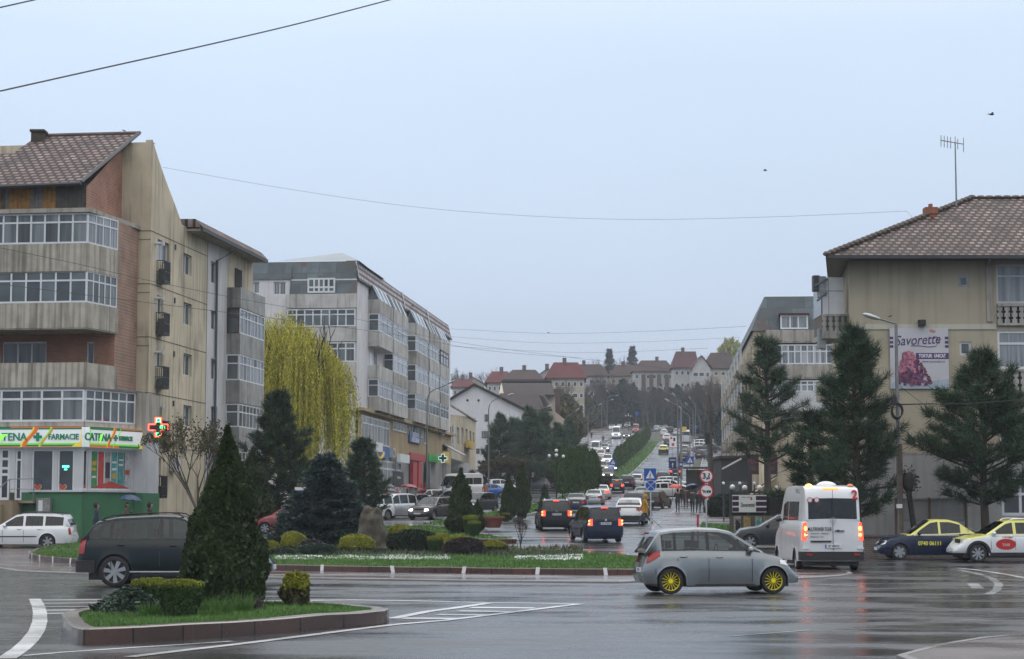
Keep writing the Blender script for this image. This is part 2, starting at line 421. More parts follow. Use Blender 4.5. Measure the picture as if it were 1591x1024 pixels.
def smooth_loop(pts,k=6,closed=True):
 o=[];n=len(pts)
 rngi=range(n if closed else n-1)
 for i in rngi:
  g=(lambda j:pts[j%n])if closed else(lambda j:pts[max(0,min(n-1,j))])
  p0,p1,p2,p3=[Vector((*g(i+j),0))for j in(-1,0,1,2)]
  for t in range(k):
   s=t/k
   q=.5*((2*p1)+(p2-p0)*s+(2*p0-5*p1+4*p2-p3)*s*s+(3*p1-p0-3*p2+p3)*s**3)
   o.append((q.x,q.y))
 if not closed:o.append(tuple(pts[-1]))
 return o
def offset(poly,d):
 """positive d grows a counter-clockwise polygon"""
 n=len(poly);o=[]
 for i in range(n):
  a,b,c=Vector(poly[i-1]),Vector(poly[i]),Vector(poly[(i+1)%n])
  t=((b-a).normalized()+(c-b).normalized()).normalized()
  o.append((b.x+t.y*d,b.y-t.x*d))
 return o
def area(p):return sum(p[i-1][0]*p[i][1]-p[i][0]*p[i-1][1]for i in range(len(p)))/2
def ccw(p):return p if area(p)>0 else p[::-1]
def kerb_ring(name,poly,width,h,m,mt=None,low=-.1,closed=True,parent=None):
 """a kerb following a closed outline: outer wall, top, inner wall"""
 poly=ccw(poly)if closed else poly;inner=offset(poly,-width)
 mb=MB();n=len(poly);zj=[random.uniform(-.012,.012)*min(1,h*4)for _ in poly];h0=h
 for i in range(n if closed else n-1):
  j=(i+1)%n
  a,b,c,d=poly[i],poly[j],inner[j],inner[i]
  za,zb=gz(a[1])+zj[i],gz(b[1])+zj[j]
  k=min(.03,width*.2)
  a2=(a[0]+(d[0]-a[0])*k/width,a[1]+(d[1]-a[1])*k/width);b2=(b[0]+(c[0]-b[0])*k/width,b[1]+(c[1]-b[1])*k/width)
  mb.mi=0
  mb.quad((*a,za+low),(*b,zb+low),(*b,zb+h-.02),(*a,za+h-.02))
  mb.mi=1
  mb.quad((*a,za+h-.02),(*b,zb+h-.02),(*b2,zb+h),(*a2,za+h))
  mb.quad((*a2,za+h),(*b2,zb+h),(*c,zb+h),(*d,za+h))
  mb.quad((*d,za+h),(*c,zb+h),(*c,zb+low),(*d,za+low))
 o=mb.build(name,[m,mt or m],parent)
 if not parent:o['kind']='structure'
 return o
def inside(p,poly):
 x,y=p;c=False;n=len(poly)
 for i in range(n):
  x1,y1=poly[i];x2,y2=poly[i-1]
  if(y1>y)!=(y2>y)and x<(x2-x1)*(y-y1)/(y2-y1)+x1:c=not c
 return c
def grass(name,poly,h0,m,dens,hgt=.07,wid=.012):
 """blades of grass spread over a polygon (one uncountable mass)"""
 A=abs(area(poly));N=int(A*dens);xs=[p[0]for p in poly];ys=[p[1]for p in poly]
 pts=[]
 while len(pts)<N:
  x,y=random.uniform(min(xs),max(xs)),random.uniform(min(ys),max(ys))
  if inside((x,y),poly):pts.append((x,y))
 P0=np.array(pts);n=len(P0)
 z=np.interp(P0[:,1],PY,PZ)+h0
 a=rng.uniform(0,2*np.pi,n);dx,dy=np.cos(a),np.sin(a)
 cl=np.array([mnoise.noise(Vector((p[0]*.9,p[1]*.9,3)))*.5+1 for p in pts])
 hh=hgt*rng.uniform(.5,1.4,n)*cl;ww=wid*rng.uniform(.7,1.5,n)
 lx,ly=rng.normal(0,.35,n)*hh,rng.normal(0,.35,n)*hh
 V=np.empty((n,3,3))
 V[:,0]=np.stack([P0[:,0]-dx*ww,P0[:,1]-dy*ww,z],1);V[:,1]=np.stack([P0[:,0]+dx*ww,P0[:,1]+dy*ww,z],1)
 V[:,2]=np.stack([P0[:,0]+lx,P0[:,1]+ly,z+hh],1)
 return rawmesh(name,V.reshape(-1,3),3,m)
def rawmesh(name,V,k,m,parent=None,mi=None):
 """V: (n*k, 3) vertex array, one k-gon per k vertices"""
 nf=len(V)//k
 me=bpy.data.meshes.new(name);me.vertices.add(len(V))
 if parent is not None:V=V-np.array(wloc(parent))
 me.vertices.foreach_set('co',V.astype(np.float32).ravel())
 me.loops.add(len(V));me.loops.foreach_set('vertex_index',np.arange(len(V),dtype=np.int32))
 me.polygons.add(nf);me.polygons.foreach_set('loop_start',np.arange(0,len(V),k,dtype=np.int32))
 for q in(m if isinstance(m,(list,tuple))else[m]):me.materials.append(q)
 if mi is not None:me.polygons.foreach_set('material_index',mi.astype(np.int32))
 me.update(calc_edges=True);me.validate()
 o=bpy.data.objects.new(name,me);COL.objects.link(o)
 if parent is not None:o.parent=parent
 return o
def Xm(Y):return 1.55+.1107*(Y-139)
mb=MB();xs=[-900,-400,-150,-60,-25,0,25,60,110,170,260,500,1000]
for i in range(len(PY)-1):
 for j in range(len(xs)-1):
  mb.quad((xs[j],PY[i],PZ[i]),(xs[j+1],PY[i],PZ[i]),(xs[j+1],PY[i+1],PZ[i+1]),(xs[j],PY[i+1],PZ[i+1]))
  mb.m[-1]=1 if PY[i]>=300 else 0
mb.build('ground',[M_GROUND,M_FARLAND],fix=True)['kind']='structure'
sheet('roundabout_road',[(-70,-10),(70,-10),(70,76),(40,92),(12,104),(8,112),(-2,120),(-30,112),(-30,90),(-70,84)],.004,M_ASPH)
def strip(name,fl,fr,y0,y1,dz,m,step=12):
 ys=list(np.arange(y0,y1,step))+[y1]
 return sheet(name,[(fl(y),y)for y in ys]+[(fr(y),y)for y in ys[::-1]],dz,m)
def wl(y):return max(0,(150-y)/40)*9+7.6+4
strip('uphill_road',Xm,lambda y:Xm(y)+8.4+max(0,min(1,(y-240)/60))*0,104,640,.008,M_ASPH)
strip('downhill_road',lambda y:Xm(y)-wl(y),lambda y:Xm(y)-3.6,112,640,.008,M_ASPH)
sw=[(7.2,100.5),(7.6,106)]+[(Xm(y)+9.7,y)for y in(112,140,180,240,300,420,520)]+[(Xm(y)+24,y)for y in(520,420,300,240,180,140,118)]+[(15.5,97),(11,95.5),(8,97.5)]
sheet('pavement',sw,.13,M_PAVE)
kerb_ring('kerb',[p for p in sw[::-1]],.16,.135,M_KERBG)
sw2=[(Xm(y)-wl(y)-.3,y)for y in(560,400,300,240,180,150,130)]+[(Xm(y)-wl(y)-9,y)for y in(130,150,180,240,300,400,560)]
sheet('pavement',sw2,.13,M_PAVE);kerb_ring('kerb',sw2,.16,.135,M_KERBG)
ISL=smooth_loop([(-19.3,79.5),(-17.8,72.5),(-13,65.6),(-7.6,61.6),(-2,59.0),(3.2,57.3),(6.0,58.3),(6.9,62),(5.9,68),(3.4,75),(-1.5,80.5),(-8,85),(-14,86.5),(-18.3,84)],5)
ISL=ccw(ISL)
apron=offset(ISL,3.6)
apron=[(x+(0 if y>66 else-.0),y-(1.4 if y<64 and x<4 else 0))for x,y in apron]
sheet('paved_apron',apron,.055,M_APRON);kerb_ring('apron_kerb',offset(apron,.12),.14,.062,M_KERBG,low=-.02)
sheet('island_lawn',offset(ISL,-.14),.2,M_GRASSB)
kr=kerb_ring('island_kerb',ISL,.15,.24,M_KERB,M_KERB)
kr['kind']='structure'
M_WHITE=mat('white_plastic',(.75,.75,.76),.4,.05)
acc=0;last=None;cnt=0
for i in range(len(ISL)):
 a,b=Vector(ISL[i-1]),Vector(ISL[i]);L=(b-a).length
 if a.y>78:continue
 acc+=L
 if acc>1.32:
  acc=0;t=(b-a).normalized();nx=Vector((t.y,-t.x));c=(a+b)/2
  z=gz(c.y);m_=MB();ww=random.uniform(.05,.065);sl_=random.uniform(-.03,.03)+(.09 if cnt in(9,)else 0)
  q=[]
  for(s_,h_)in((-1,.05),(1,.05),(1,.262),(-1,.262)):
   q.append((c.x+t.x*(s_*ww+sl_*(h_-.15)*8)+nx.x*.006,c.y+t.y*(s_*ww+sl_*(h_-.15)*8)+nx.y*.006,z+h_))
  m_.prism(q,(-nx.x*.05 if 0 else nx.x*.015,nx.y*.015,0))
  o=m_.build('kerb_reflector',M_WHITE)
  tag(o,'short white reflector strip fixed to the brown kerb of the big island','reflector','white reflectors along the island kerb');cnt+=1
grass_o=grass('island_grass',[p for p in offset(ISL,-.16)],.2,M_GRASS,150,.075,.016);grass_o['kind']='stuff'
ISL2=ccw(smooth_loop([(-9.8,97.5),(-6.5,92),(-2.6,88.6),(0.2,88.2),(-.8,92),(-2.1,97),(-2.6,103),(-6.0,106),(-9.3,103)],4))
sheet('median_lawn',offset(ISL2,-.14),.17,M_GRASSB);kerb_ring('median_kerb',ISL2,.2,.2,M_KERB,M_KERBTOP)
g=grass('median_grass',offset(ISL2,-.2),.17,M_GRASS,60,.09,.03);g['kind']='stuff'
med=[(-5.4,108),(-2.2,106.2)]+[(Xm(y),y)for y in(112,139,180,240,300,361,405)]+[(Xm(409)-1.8,409)]+[(Xm(y)-3.6,y)for y in(405,361,300,240,180,139,116)]
med=ccw(med)
sheet('median_strip',offset(med,-.14),.16,M_GRASSB);kerb_ring('median_strip_kerb',med,.15,.19,M_KERBG)
g=grass('median_strip_grass',[p for p in offset(med,-.2)],.16,M_GRASS,14,.13,.07);g['kind']='stuff'
ISL3=ccw(smooth_loop([(-7.55,33.2),(-7.0,30.6),(-6.35,28.55),(-5.9,28.45),(-4.3,30.2),(-2.55,32.7),(-2.15,33.6),(-2.35,34.6),(-3.4,36.2),(-5.2,36.9),(-6.9,35.9)],3))
sheet('small_island_lawn',offset(ISL3,-.2),.20,M_GRASSB);kerb_ring('small_island_kerb',ISL3,.26,.25,M_KERB,M_KERBTOP)
g=grass('small_island_grass',offset(ISL3,-.26),.20,M_GRASS,1500,.07,.006);g['kind']='stuff'
def G0(px,py,z=0):
 d=ray(px,py);t=(z-HC)/d.z;return(d.x*t,d.y*t)
def mark(polys,m=M_PAINT,name='road_marking',dz=.009):
 mb=MB()
 for poly in polys:
  mb.add([(*G0(*p),dz)for p in poly],[tuple(range(len(poly)))])
 o=mb.build(name,m);o['kind']='structure'
 for f in o.data.polygons:
  pass
 return o
def line(pts,w0,w1=None):
 """a painted line given by the points of its centre; width in metres"""
 pts=[Vector(G0(*p))for p in pts];q=[]
 w1=w1 or w0
 L,Rr=[],[]
 for i,p in enumerate(pts):
  d=(pts[min(i+1,len(pts)-1)]-pts[max(0,i-1)]).normalized();n=Vector((-d.y,d.x));ww=(w0+(w1-w0)*i/(len(pts)-1))/2
  L.append(p+n*ww);Rr.append(p-n*ww)
 return[[L[i],L[i+1],Rr[i+1],Rr[i]]for i in range(len(pts)-1)]
def wmark(quads,m=M_PAINT,dz=.009):
 mb=MB()
 for q in quads:mb.quad(*[(p[0],p[1],dz)for p in q])
 o=mb.build('road_marking',m);o['kind']='structure';return o
wmark(line([(10,1024),(32,1009),(46,996),(57,981),(62,966),(62,952),(59,941),(54,931)],.26))
for y,xe in((933,175),(938,168),(943.5,150),(949,128),(954,118)):
 wmark(line([(66,y),((66+xe)/2,y-.4),(xe,y-1)],.28),M_PAINT,.0095)
wmark(line([(36,1019.5),(100,1014),(206,1007),(300,1001),(360,997)],.12))
wmark(line([(200,1022),(283,1012),(352,1004),(410,997),(500,985.5),(611,971.5),(690,965),(739,959),(820,949),(902,939)],.2),dz=.0135)
wmark(line([(400,934.5),(543,932.6),(640,934),(739,936.5),(830,937.8),(896,939)],.36,.2))
wmark(line([(609,962),(664,951),(710,945),(758,938)],.24),dz=.0135)
for a,b in(((731,944.5),(830,945.5)),((712,950),(794,951.3)),((680,955.4),(765,956.6)),((626,961.3),(712,962))):
 wmark(line([a,b],.42),dz=.0115)
wmark(line([(1487,883),(1515,885.5),(1539,889),(1565,893),(1600,900)],.2))
wmark(line([(1490,886),(1520,892),(1541,899),(1552,908),(1549,917),(1536,924)],.22),M_PAINT2,.0095)
for k in range(7):
 y=893+k*4.6;wmark(line([(1545+max(0,3-k)*-2+k*1.5,y-1),(1600,y+1)],.17),M_PAINT2,.0115)
wmark(line([(1136,989),(1260,979.6)],.12),M_PAINT2);wmark(line([(1486,965),(1600,959.5)],.1),M_PAINT2)
wmark(line([(1265,908.5),(1334,910.5)],.35),M_PAINT2)
wmark(line([(1511,907),(1520,915)],.3),M_PAINT2)
c0=[G0(*p)for p in((1392,1030),(1450,1013),(1520,1002),(1600,994),(1700,985))]
cp=c0+[(12,28),(12,18),(5,18)]
cp=ccw(cp);sheet('corner_pavement',cp,.1,M_PAVE);kerb_ring('corner_kerb',cp,.14,.11,M_KERBG)
lawn=ccw([(9.6,92),(11.2,90.5),(14.3,90),(14.6,96),(12.8,104),(11.0,112),(9.6,100)])
sheet('corner_lawn',lawn,.15,M_GRASSB);kerb_ring('lawn_kerb',offset(lawn,.13),.14,.19,M_KERBG)
g=grass('lawn_grass',lawn,.15,M_GRASS,90,.11,.03);g['kind']='stuff'
sheet('planting_soil',[(15.5,78.2),(30,78.2),(30,95),(15.5,95)],.35,M_SOIL)
#vehicles
def paint(name,col,rough=.2,metal=.0):
 dk=max(col)<.06;return mat(name,col,rough,.05,1.5,metal=metal,coat=.12 if dk else.5,spec=.25 if dk else.5)
PAINT=dict(silver=paint('silver_paint',(.19,.208,.218),.2,.55),white=paint('white_paint',(.62,.64,.66)),black=paint('black_paint',(.012,.013,.016)),navy=paint('navy_paint',(.012,.018,.045)),green=mat('dark_green_paint',(.006,.013,.015),.15,.05,1.5,coat=.06,spec=.25),grey=paint('grey_paint',(.07,.078,.085),.28,.3),dgrey=paint('dark_grey_paint',(.035,.038,.042)),red=paint('red_paint',(.2,.012,.014)),blue=paint('blue_paint',(.02,.12,.42)),lsilver=paint('light_silver_paint',(.42,.44,.46),.28,.4),yellow=paint('pale_yellow_paint',(.62,.6,.16)),orange=paint('orange_red_paint',(.32,.05,.02)),beige=paint('beige_paint',(.3,.27,.22)),dblue=paint('deep_blue_paint',(.008,.015,.042)))
M_TYRE=mat('tyre_rubber',(.018,.018,.019),.7,.15,8)
M_RIM=mat('alloy',(.34,.35,.36),.35,.1,5,metal=.7)
M_RIMY=mat('yellow_alloy',(.85,.72,.02),.4,.04)
M_BLK=mat('black_plastic',(.014,.014,.015),.5,.15)
def glassmat(name,tint):
 m=bpy.data.materials.new(name);m.use_nodes=True;t=m.node_tree;t.nodes.clear();o=t.nodes.new('ShaderNodeOutputMaterial')
 g=t.nodes.new('ShaderNodeBsdfGlossy');g.inputs['Roughness'].default_value=.04;g.inputs[0].default_value=(.9,.93,.95,1)
 tr=t.nodes.new('ShaderNodeBsdfTransparent');tr.inputs[0].default_value=(*tint,1);fr=t.nodes.new('ShaderNodeFresnel');fr.inputs[0].default_value=1.55
 mi=t.nodes.new('ShaderNodeMixShader');t.links.new(fr.outputs[0],mi.inputs[0]);t.links.new(tr.outputs[0],mi.inputs[1]);t.links.new(g.outputs[0],mi.inputs[2]);t.links.new(mi.outputs[0],o.inputs[0]);return m
M_CGL=glassmat('car_glass',(.13,.15,.15));M_CGLL=glassmat('light_car_glass',(.42,.46,.45))
M_TAIL=mat('red_lamp',(.3,.012,.012),.2,.1)
M_TAILON=mat('lit_red_lamp',(.6,.03,.02),.3,.1,emit=(1,.07,.03),estr=2.2)
M_TAILHOT=mat('lit_amber_core',(.8,.2,.05),.3,.1,emit=(1,.33,.1),estr=3.5)
M_AMBER=mat('lit_beacon',(.9,.4,.05),.3,.1,emit=(1,.42,.06),estr=7)
M_HEAD=mat('headlamp_glass',(.7,.72,.74),.08,.1,spec=.8)
M_HEADON=mat('lit_headlamp',(.8,.8,.75),.2,.1,emit=(1,.93,.78),estr=2.6)
M_PLATE=mat('plate_white',(.62,.63,.64),.4,.05)
M_PLATEB=mat('plate_blue',(.02,.06,.35),.4,.05)
M_DARK=mat('lettering_dark',(.02,.02,.022),.5,.05)
M_SEAM=mat('panel_gap',(.012,.012,.013),.6,.05)
M_CHROME=mat('chrome',(.6,.61,.62),.15,.05,metal=1)
M_SEAT=mat('seat_fabric',(.03,.03,.033),.8,.1)
def interp(pl,x):return float(np.interp(x,[p[0]for p in pl],[p[1]for p in pl]))
def make_car(S,root,lod=0):
 """S: dictionary of side-view measurements; front points to +x, ground at z=0"""
 L,W=S['L'],S['W'];h2=L/2;xf,xr,r=S['xf'],S['xr'],S['r'];RA=r+.055
 deck,roof=S['deck'],S['roof']
 sill=S.get('sill',.2)
 xb0,xb1=roof[0][0],roof[-1][0]
 wins=S['wins']
 xs={-h2,h2,-h2+.02,h2-.02,-h2+.08,h2-.08,-h2+.18,h2-.18,-h2+.34,h2-.34,xb0,xb1}
 for c in(xf,xr):
  for k in range(0,13 if lod==0 else 7):
   a=math.pi*k/(12 if lod==0 else 6);xs.add(c+RA*math.cos(a))
 for p in deck:xs.add(p[0])
 for p in roof:xs.add(p[0])
 for a,b in wins:xs.add(a);xs.add(b)
 for q in np.arange(-h2+.3,h2-.3,.32 if lod==0 else.6):xs.add(float(q))
 xs=sorted(x for x in xs if-h2<=x<=h2)
 o=[xs[0]]
 for x in xs[1:]:
  if x-o[-1]>.012:o.append(x)
 xs=o;xs[-1]=h2
 fy,ry=S.get('fround',.3),S.get('rround',.2)
 def halfw(x):
  e=0
  df,dr=h2-x,x+h2
  if df<.6:e=fy*((.6-df)/.6)**2.4
  if dr<.45:e=max(e,ry*((.45-dr)/.45)**2.4)
  return W/2-e
 def zbot(x):
  z=sill
  e=S.get('bump',.24)
  if h2-x<.7 or x+h2<.7:z=e+.0
  for c in(xf,xr):
   if abs(x-c)<RA:z=max(z,r+math.sqrt(max(0,RA*RA-(x-c)**2)))
  return z
 fs,rs=S.get('fset',[(0,.08),(.25,.0),(.5,.03),(.8,.12),(1,.28)]),S.get('rset',[(0,.08),(.3,0),(.6,.05),(1,.1)])
 def shift(x,z):
  zt=interp(deck,x);t=max(0,min(1,(z-sill)/max(.1,zt-sill)))
  df,dr=h2-x,x+h2;d=0
  if df<.5:d-=interp(fs,t)*(1-df/.5)**1.2
  if dr<.5:d+=interp(rs,t)*(1-dr/.5)**1.2
  return x+d
 body=MB();GLS={};top=MB()if S.get('paint_top')else None;hood=MB()if S.get('paint_hood')else None
 rings=[]
 for x in xs:
  w_=halfw(x);zb=zbot(x);zt=interp(deck,x)
  zz=[zb,max(zb+.01,min(.42,zt-.25)),max(zb+.02,.42+(zt-.42)*.35),max(zb+.03,.42+(zt-.42)*.72),zt-.05,zt,zt+.02]
  ww=[w_-.05 if zb<.4 else w_-.005,w_-.004,w_,w_-.012,w_-.045,w_-.09,w_-.3]
  if abs(x-xf)<RA+.03 or abs(x-xr)<RA+.03:ww[0]=w_+.012;ww[1]=w_+.008;ww[2]+=.004
  for k in range(1,7):zz[k]=max(zz[k],zz[k-1]+.003)
  ring=[(shift(x,z),y,z)for z,y in zip(zz,ww)]
  ring.append((shift(x,zz[-1]),0,zz[-1]+.025))
  rings.append(ring)
 K=len(rings[0]);glass_base={}
 for sgn in(1,-1):
  for i in range(len(rings)-1):
   a,b=rings[i],rings[i+1]
   inside_gh=xb0-1e-6<=xs[i]and xs[i+1]<=xb1+1e-6
   for k in range(K-1):
    if inside_gh and k>=5:continue
    (hood if hood and k>=4 and xs[i]>xb1-.1 else body).quad(*[(p[0],p[1]*sgn,p[2])for p in(a[k],b[k],b[k+1],a[k+1])])
 for ring in(rings[0],rings[-1]):
  for k in range(K-2):
   a,b=ring[k],ring[k+1]
   body.quad((a[0],a[1],a[2]),(b[0],b[1],b[2]),(b[0],-b[1],b[2]),(a[0],-a[1],a[2]))
  k=K-2;a,b=ring[k],ring[k+1];body.quad((a[0],a[1],a[2]),(b[0],0,b[2]),(a[0],-a[1],a[2]))
 Hm=max(p[1]for p in roof);wr=S['wroof']/2;dk0=interp(deck,0)
 mg=S.get('wm',.07);lm=S.get('lm',.035)
 def side_y(x,z):
  yb=halfw(x)-.09;zt=interp(deck,x)
  return yb+(wr-yb)*max(0,min(1,(z-zt)/(Hm-dk0)))*1.0
 gr=[]
 for x in xs:
  if x<xb0-1e-6 or x>xb1+1e-6:continue
  zt=interp(deck,x);zr=max(zt+.004,interp(roof,x));hgt=zr-zt
  z1=zt+min(lm,hgt*.2);z2=max(z1+.001,zr-mg if hgt>mg*2.2 else zt+hgt*.55);z3=max(z2+.0005,zr-.02)
  zs_=[zt,z1,z2,z3,zr+.012,zr+.022]
  ys_=[side_y(x,zt),side_y(x,z1),side_y(x,z2),side_y(x,z3)-.005,side_y(x,z3)-.09,side_y(x,z3)*.5]
  ys_=[max(.05,y)for y in ys_]
  gr.append((x,[(shift(x,zt)if k==0 else x+(shift(x,zt)-x)*max(0,1-k/3),ys_[k],zs_[k])for k in range(6)]+[(x,0,zr+.03)]))
 ws=S['ws'];rw=S['rw']
 fcol=S.get('pillar_black',False)
 pil={}
 for i in range(len(gr)-1):
  xa,A=gr[i];xb,B=gr[i+1];xm_=(xa+xb)/2
  isw=any(a-1e-6<=xa and xb<=b+1e-6 for a,b in wins)
  for sgn in(1,-1):
   for k in range(6):
    tgt=top or body
    if isw and k==1:tgt=GLS.setdefault(('window',[j for j,(a,b)in enumerate(wins)if a-1e-6<=xa and xb<=b+1e-6][0],sgn),MB())
    elif k==1 and fcol and wins[0][0]<xm_<wins[-1][1]:tgt=pil.setdefault((sgn,sum(xm_>a for a,b in wins)),MB())
    if(ws[0]-1e-6<=xa and xb<=ws[1]+1e-6)and k>=4:tgt=GLS.setdefault(('windscreen',0,0),MB())
    if rw and(rw[0]-1e-6<=xa and xb<=rw[1]+1e-6)and k>=4:tgt=GLS.setdefault(('rear_window',0,0),MB())
    tgt.quad(*[(p[0],p[1]*sgn,p[2])for p in(A[k],B[k],B[k+1],A[k+1])])
 for ring in(gr[0][1],gr[-1][1]):
  for k in range(6):
   a,b=ring[k],ring[k+1]
   (top or body).quad(a,b,(b[0],-b[1],b[2]),(a[0],-a[1],a[2]))
 bo=body.build('body',S['paint'],root,smooth=True,angle=38)
 gm=S.get('glass',M_CGL)
 for(nm,j,sg),g_ in GLS.items():g_.build(nm,gm if nm!='windscreen' else S.get('glass2',M_CGLL),bo,smooth=True,fix=True)
 if top:top.build('roof',S['paint_top'],root,smooth=True,angle=38)
 if hood:hood.build('bonnet',S['paint_hood'],root,smooth=True,angle=38)
 for q in pil.values():q.build('window_pillar',M_BLK,bo)
 t=MB();t.box(-h2+.3,h2-.3,-W/2+.16,W/2-.16,.17,.56)
 t.box(xr-RA,xr+RA,-W/2+.14,W/2-.14,.3,r*2+.12);t.box(xf-RA,xf+RA,-W/2+.14,W/2-.14,.3,r*2+.12)
 t.build('underbody',M_BLK,root)
 if lod==0:
  zs_=interp(deck,0)
  for(x_,n2)in((xb1-1.55,2),(max(xb0+.75,xb1-2.45),2)):
   for sgn in(1,-1):
    s=MB();y=sgn*.37;s.box(x_-.1,x_+.5,y-.24,y+.24,.5,.62);s.box(x_-.2,x_-.06,y-.24,y+.24,.5,zs_+.08);s.box(x_-.2,x_-.1,y-.13,y+.13,zs_+.1,zs_+.27);s.build('seat',M_SEAT,root)
  s=MB();s.box(xb1-.95,xb1-.35,-.62,.62,.7,zs_-.02);s.build('dashboard',M_BLK,root)
  s=MB();s.tube([(xb1-1.0+.05*math.cos(t)*0+.0,.37+.18*math.cos(t),zs_+.0+.18*math.sin(t))for t in np.linspace(0,6.28,12)],.014,4);s.build('steering_wheel',M_BLK,root)
  def seam(x,z0,z1,wd=.008):
   for sgn in(1,-1):
    p=[];s=MB()
    for z in np.linspace(z0,z1,6):
     w_=halfw(x);zt=interp(deck,x)
     pts=[(sill,w_-.05),(.42,w_-.004),(.42+(zt-.42)*.35,w_),(.42+(zt-.42)*.72,w_-.012),(zt-.05,w_-.045),(zt,w_-.09)]
     y=float(np.interp(z,[q[0]for q in pts],[q[1]for q in pts]))+.0025
     p.append((z,y))
    for j in range(5):
     s.quad((x-wd,p[j][1]*sgn,p[j][0]),(x+wd,p[j][1]*sgn,p[j][0]),(x+wd,p[j+1][1]*sgn,p[j+1][0]),(x-wd,p[j+1][1]*sgn,p[j+1][0]))
    s.build('panel_gap',M_SEAM,root,fix=False)
  for x in S.get('seams',[]):seam(x,sill+.09,interp(deck,x)-.015)
  for x,z in S.get('handles',[]):
   for sgn in(1,-1):
    h=MB();y=halfw(x)-.02;h.ell((x,sgn*y,z),(.1,.035,.018),8,4)
    h.build('door_handle',S.get('handle_mat',S['paint']),root,smooth=True)
  if S.get('sillm'):
   for sgn in(1,-1):
    t=MB();t.box(xr+RA+.02,xf-RA-.02,sgn*(W/2-.06)-.03,sgn*(W/2-.06)+.045,sill-.03,sill+S['sillm'])
    t.build('sill_trim',M_BLK,root)
 if S.get('bumper'):
  for nm,sg in(('rear_bumper',-1),('front_bumper',1))[:S.get('nb',2)]:
   t=MB();z0,z1=S['bumper']
   pr=[]
   for x in(h2-.02,h2-.08,h2-.18,h2-.34,h2-.5):
    pr.append((sg*(x+.03),halfw(sg*x)+.018))
   for j in range(len(pr)-1):
    for sgn in(1,-1):
     t.quad((pr[j][0],pr[j][1]*sgn,z0),(pr[j+1][0],pr[j+1][1]*sgn,z0),(pr[j+1][0],pr[j+1][1]*sgn,z1),(pr[j][0],pr[j][1]*sgn,z1))
     t.quad((pr[j][0],pr[j][1]*sgn,z1),(pr[j+1][0],pr[j+1][1]*sgn,z1),(pr[j+1][0]-sg*.02,pr[j+1][1]*sgn*.93,z1+.02),(pr[j][0]-sg*.08,pr[j][1]*sgn*.93,z1+.02))
   t.quad((pr[0][0],pr[0][1],z0),(pr[0][0],-pr[0][1],z0),(pr[0][0],-pr[0][1],z1),(pr[0][0],pr[0][1],z1))
   t.quad((pr[0][0],pr[0][1],z1),(pr[0][0],-pr[0][1],z1),(pr[0][0]-sg*.08,-pr[0][1]*.93,z1+.02),(pr[0][0]-sg*.08,pr[0][1]*.93,z1+.02))
   t.build(nm,M_BLK,root)
 if S.get('mirror'):
  x,z=S['mirror']
  for sgn in(1,-1):
   m_=MB();y=sgn*(side_y(x,z)+.1);m_.ell((x,y,z),(.075,.11,.075),10,6)
   m_.box(x-.03,x+.03,min(y,y-sgn*.14),max(y,y-sgn*.14),z-.05,z-.02)
   m_.build('wing_mirror',S.get('mirror_mat',S['paint']),root,smooth=True)
 rm=S.get('rim',M_RIM);nsp=S.get('spokes',6)
 for c in(xr,xf):
  for sgn in(1,-1):
   y=sgn*(W/2-.12);tw=.1
   ty=MB();ty.lathe([(q,h_*sgn)for q,h_ in[(r*.60,-tw),(r*.92,-tw),(r*.985,-tw*.82),(r,-tw*.5),(r,tw*.5),(r*.985,tw*.82),(r*.92,tw),(r*.74,tw*1.02),(r*.69,tw*.3)]],(c,y,r),'y',28 if lod==0 else 14,caps=False)
   wo=ty.build('wheel',M_TYRE,root,smooth=True)
   rb=MB();ym=y+sgn*tw*.75
   if lod==0:
    for k in range(28):
     a0,a1=2*math.pi*k/28,2*math.pi*(k+1)/28
     for(ra,ya),(rb_,yb_)in(((r*.72,0),(r*.76,.012)),((r*.68,-.045),(r*.72,0))):
      rb.quad(*[(c+q*math.cos(a),ym+sgn*yy,r+q*math.sin(a))for q,a,yy in((ra,a0,ya),(ra,a1,ya),(rb_,a1,yb_),(rb_,a0,yb_))])
    wsp=S.get('spw',.22)
    for k in range(nsp):
     a=2*math.pi*k/nsp+.3
     for rr0,rr1,w0,w1 in((r*.08,r*.71,r*.16*wsp/.22*.6,r*.16*wsp/.22),):
      d=Vector((math.cos(a),0,math.sin(a)));n_=Vector((-math.sin(a),0,math.cos(a)))
      ce=Vector((c,ym-sgn*.01,r))
      q=[ce+d*rr0-n_*w0,ce+d*rr1-n_*w1,ce+d*rr1+n_*w1,ce+d*rr0+n_*w0]
      rb.prism(q,(0,-sgn*.03,0))
    rb.lathe([(.0,.0),(r*.17,0),(r*.17,-sgn*.05)],(c,ym+sgn*.005,r),'y',14)
    back=MB();back.lathe([(.001,0),(r*.69,0)],(c,ym-sgn*.055,r),'y',20,caps=False)
    ro=rb.build('rim',rm,wo,smooth=True);back.build('dark_spoke_backing',M_BLK,wo,fix=False)  # black backing disc paints the shaded gaps between the spokes
   else:
    n_=10
    for k in range(n_):
     a0,a1=2*math.pi*k/n_,2*math.pi*(k+.62)/n_
     rb.quad((c+r*.15*math.cos(a0),ym+sgn*.01,r+r*.15*math.sin(a0)),(c+r*.66*math.cos(a0),ym+sgn*.01,r+r*.66*math.sin(a0)),(c+r*.66*math.cos(a1),ym+sgn*.01,r+r*.66*math.sin(a1)),(c+r*.15*math.cos(a1),ym+sgn*.01,r+r*.15*math.sin(a1)))
    rb.build('rim',rm,wo,fix=False)
 def lampblock(name,pts,m,push,hot=None):
  """pts: list of (y, z) outline on the rear/front face, wrapped round the corner"""
  pass
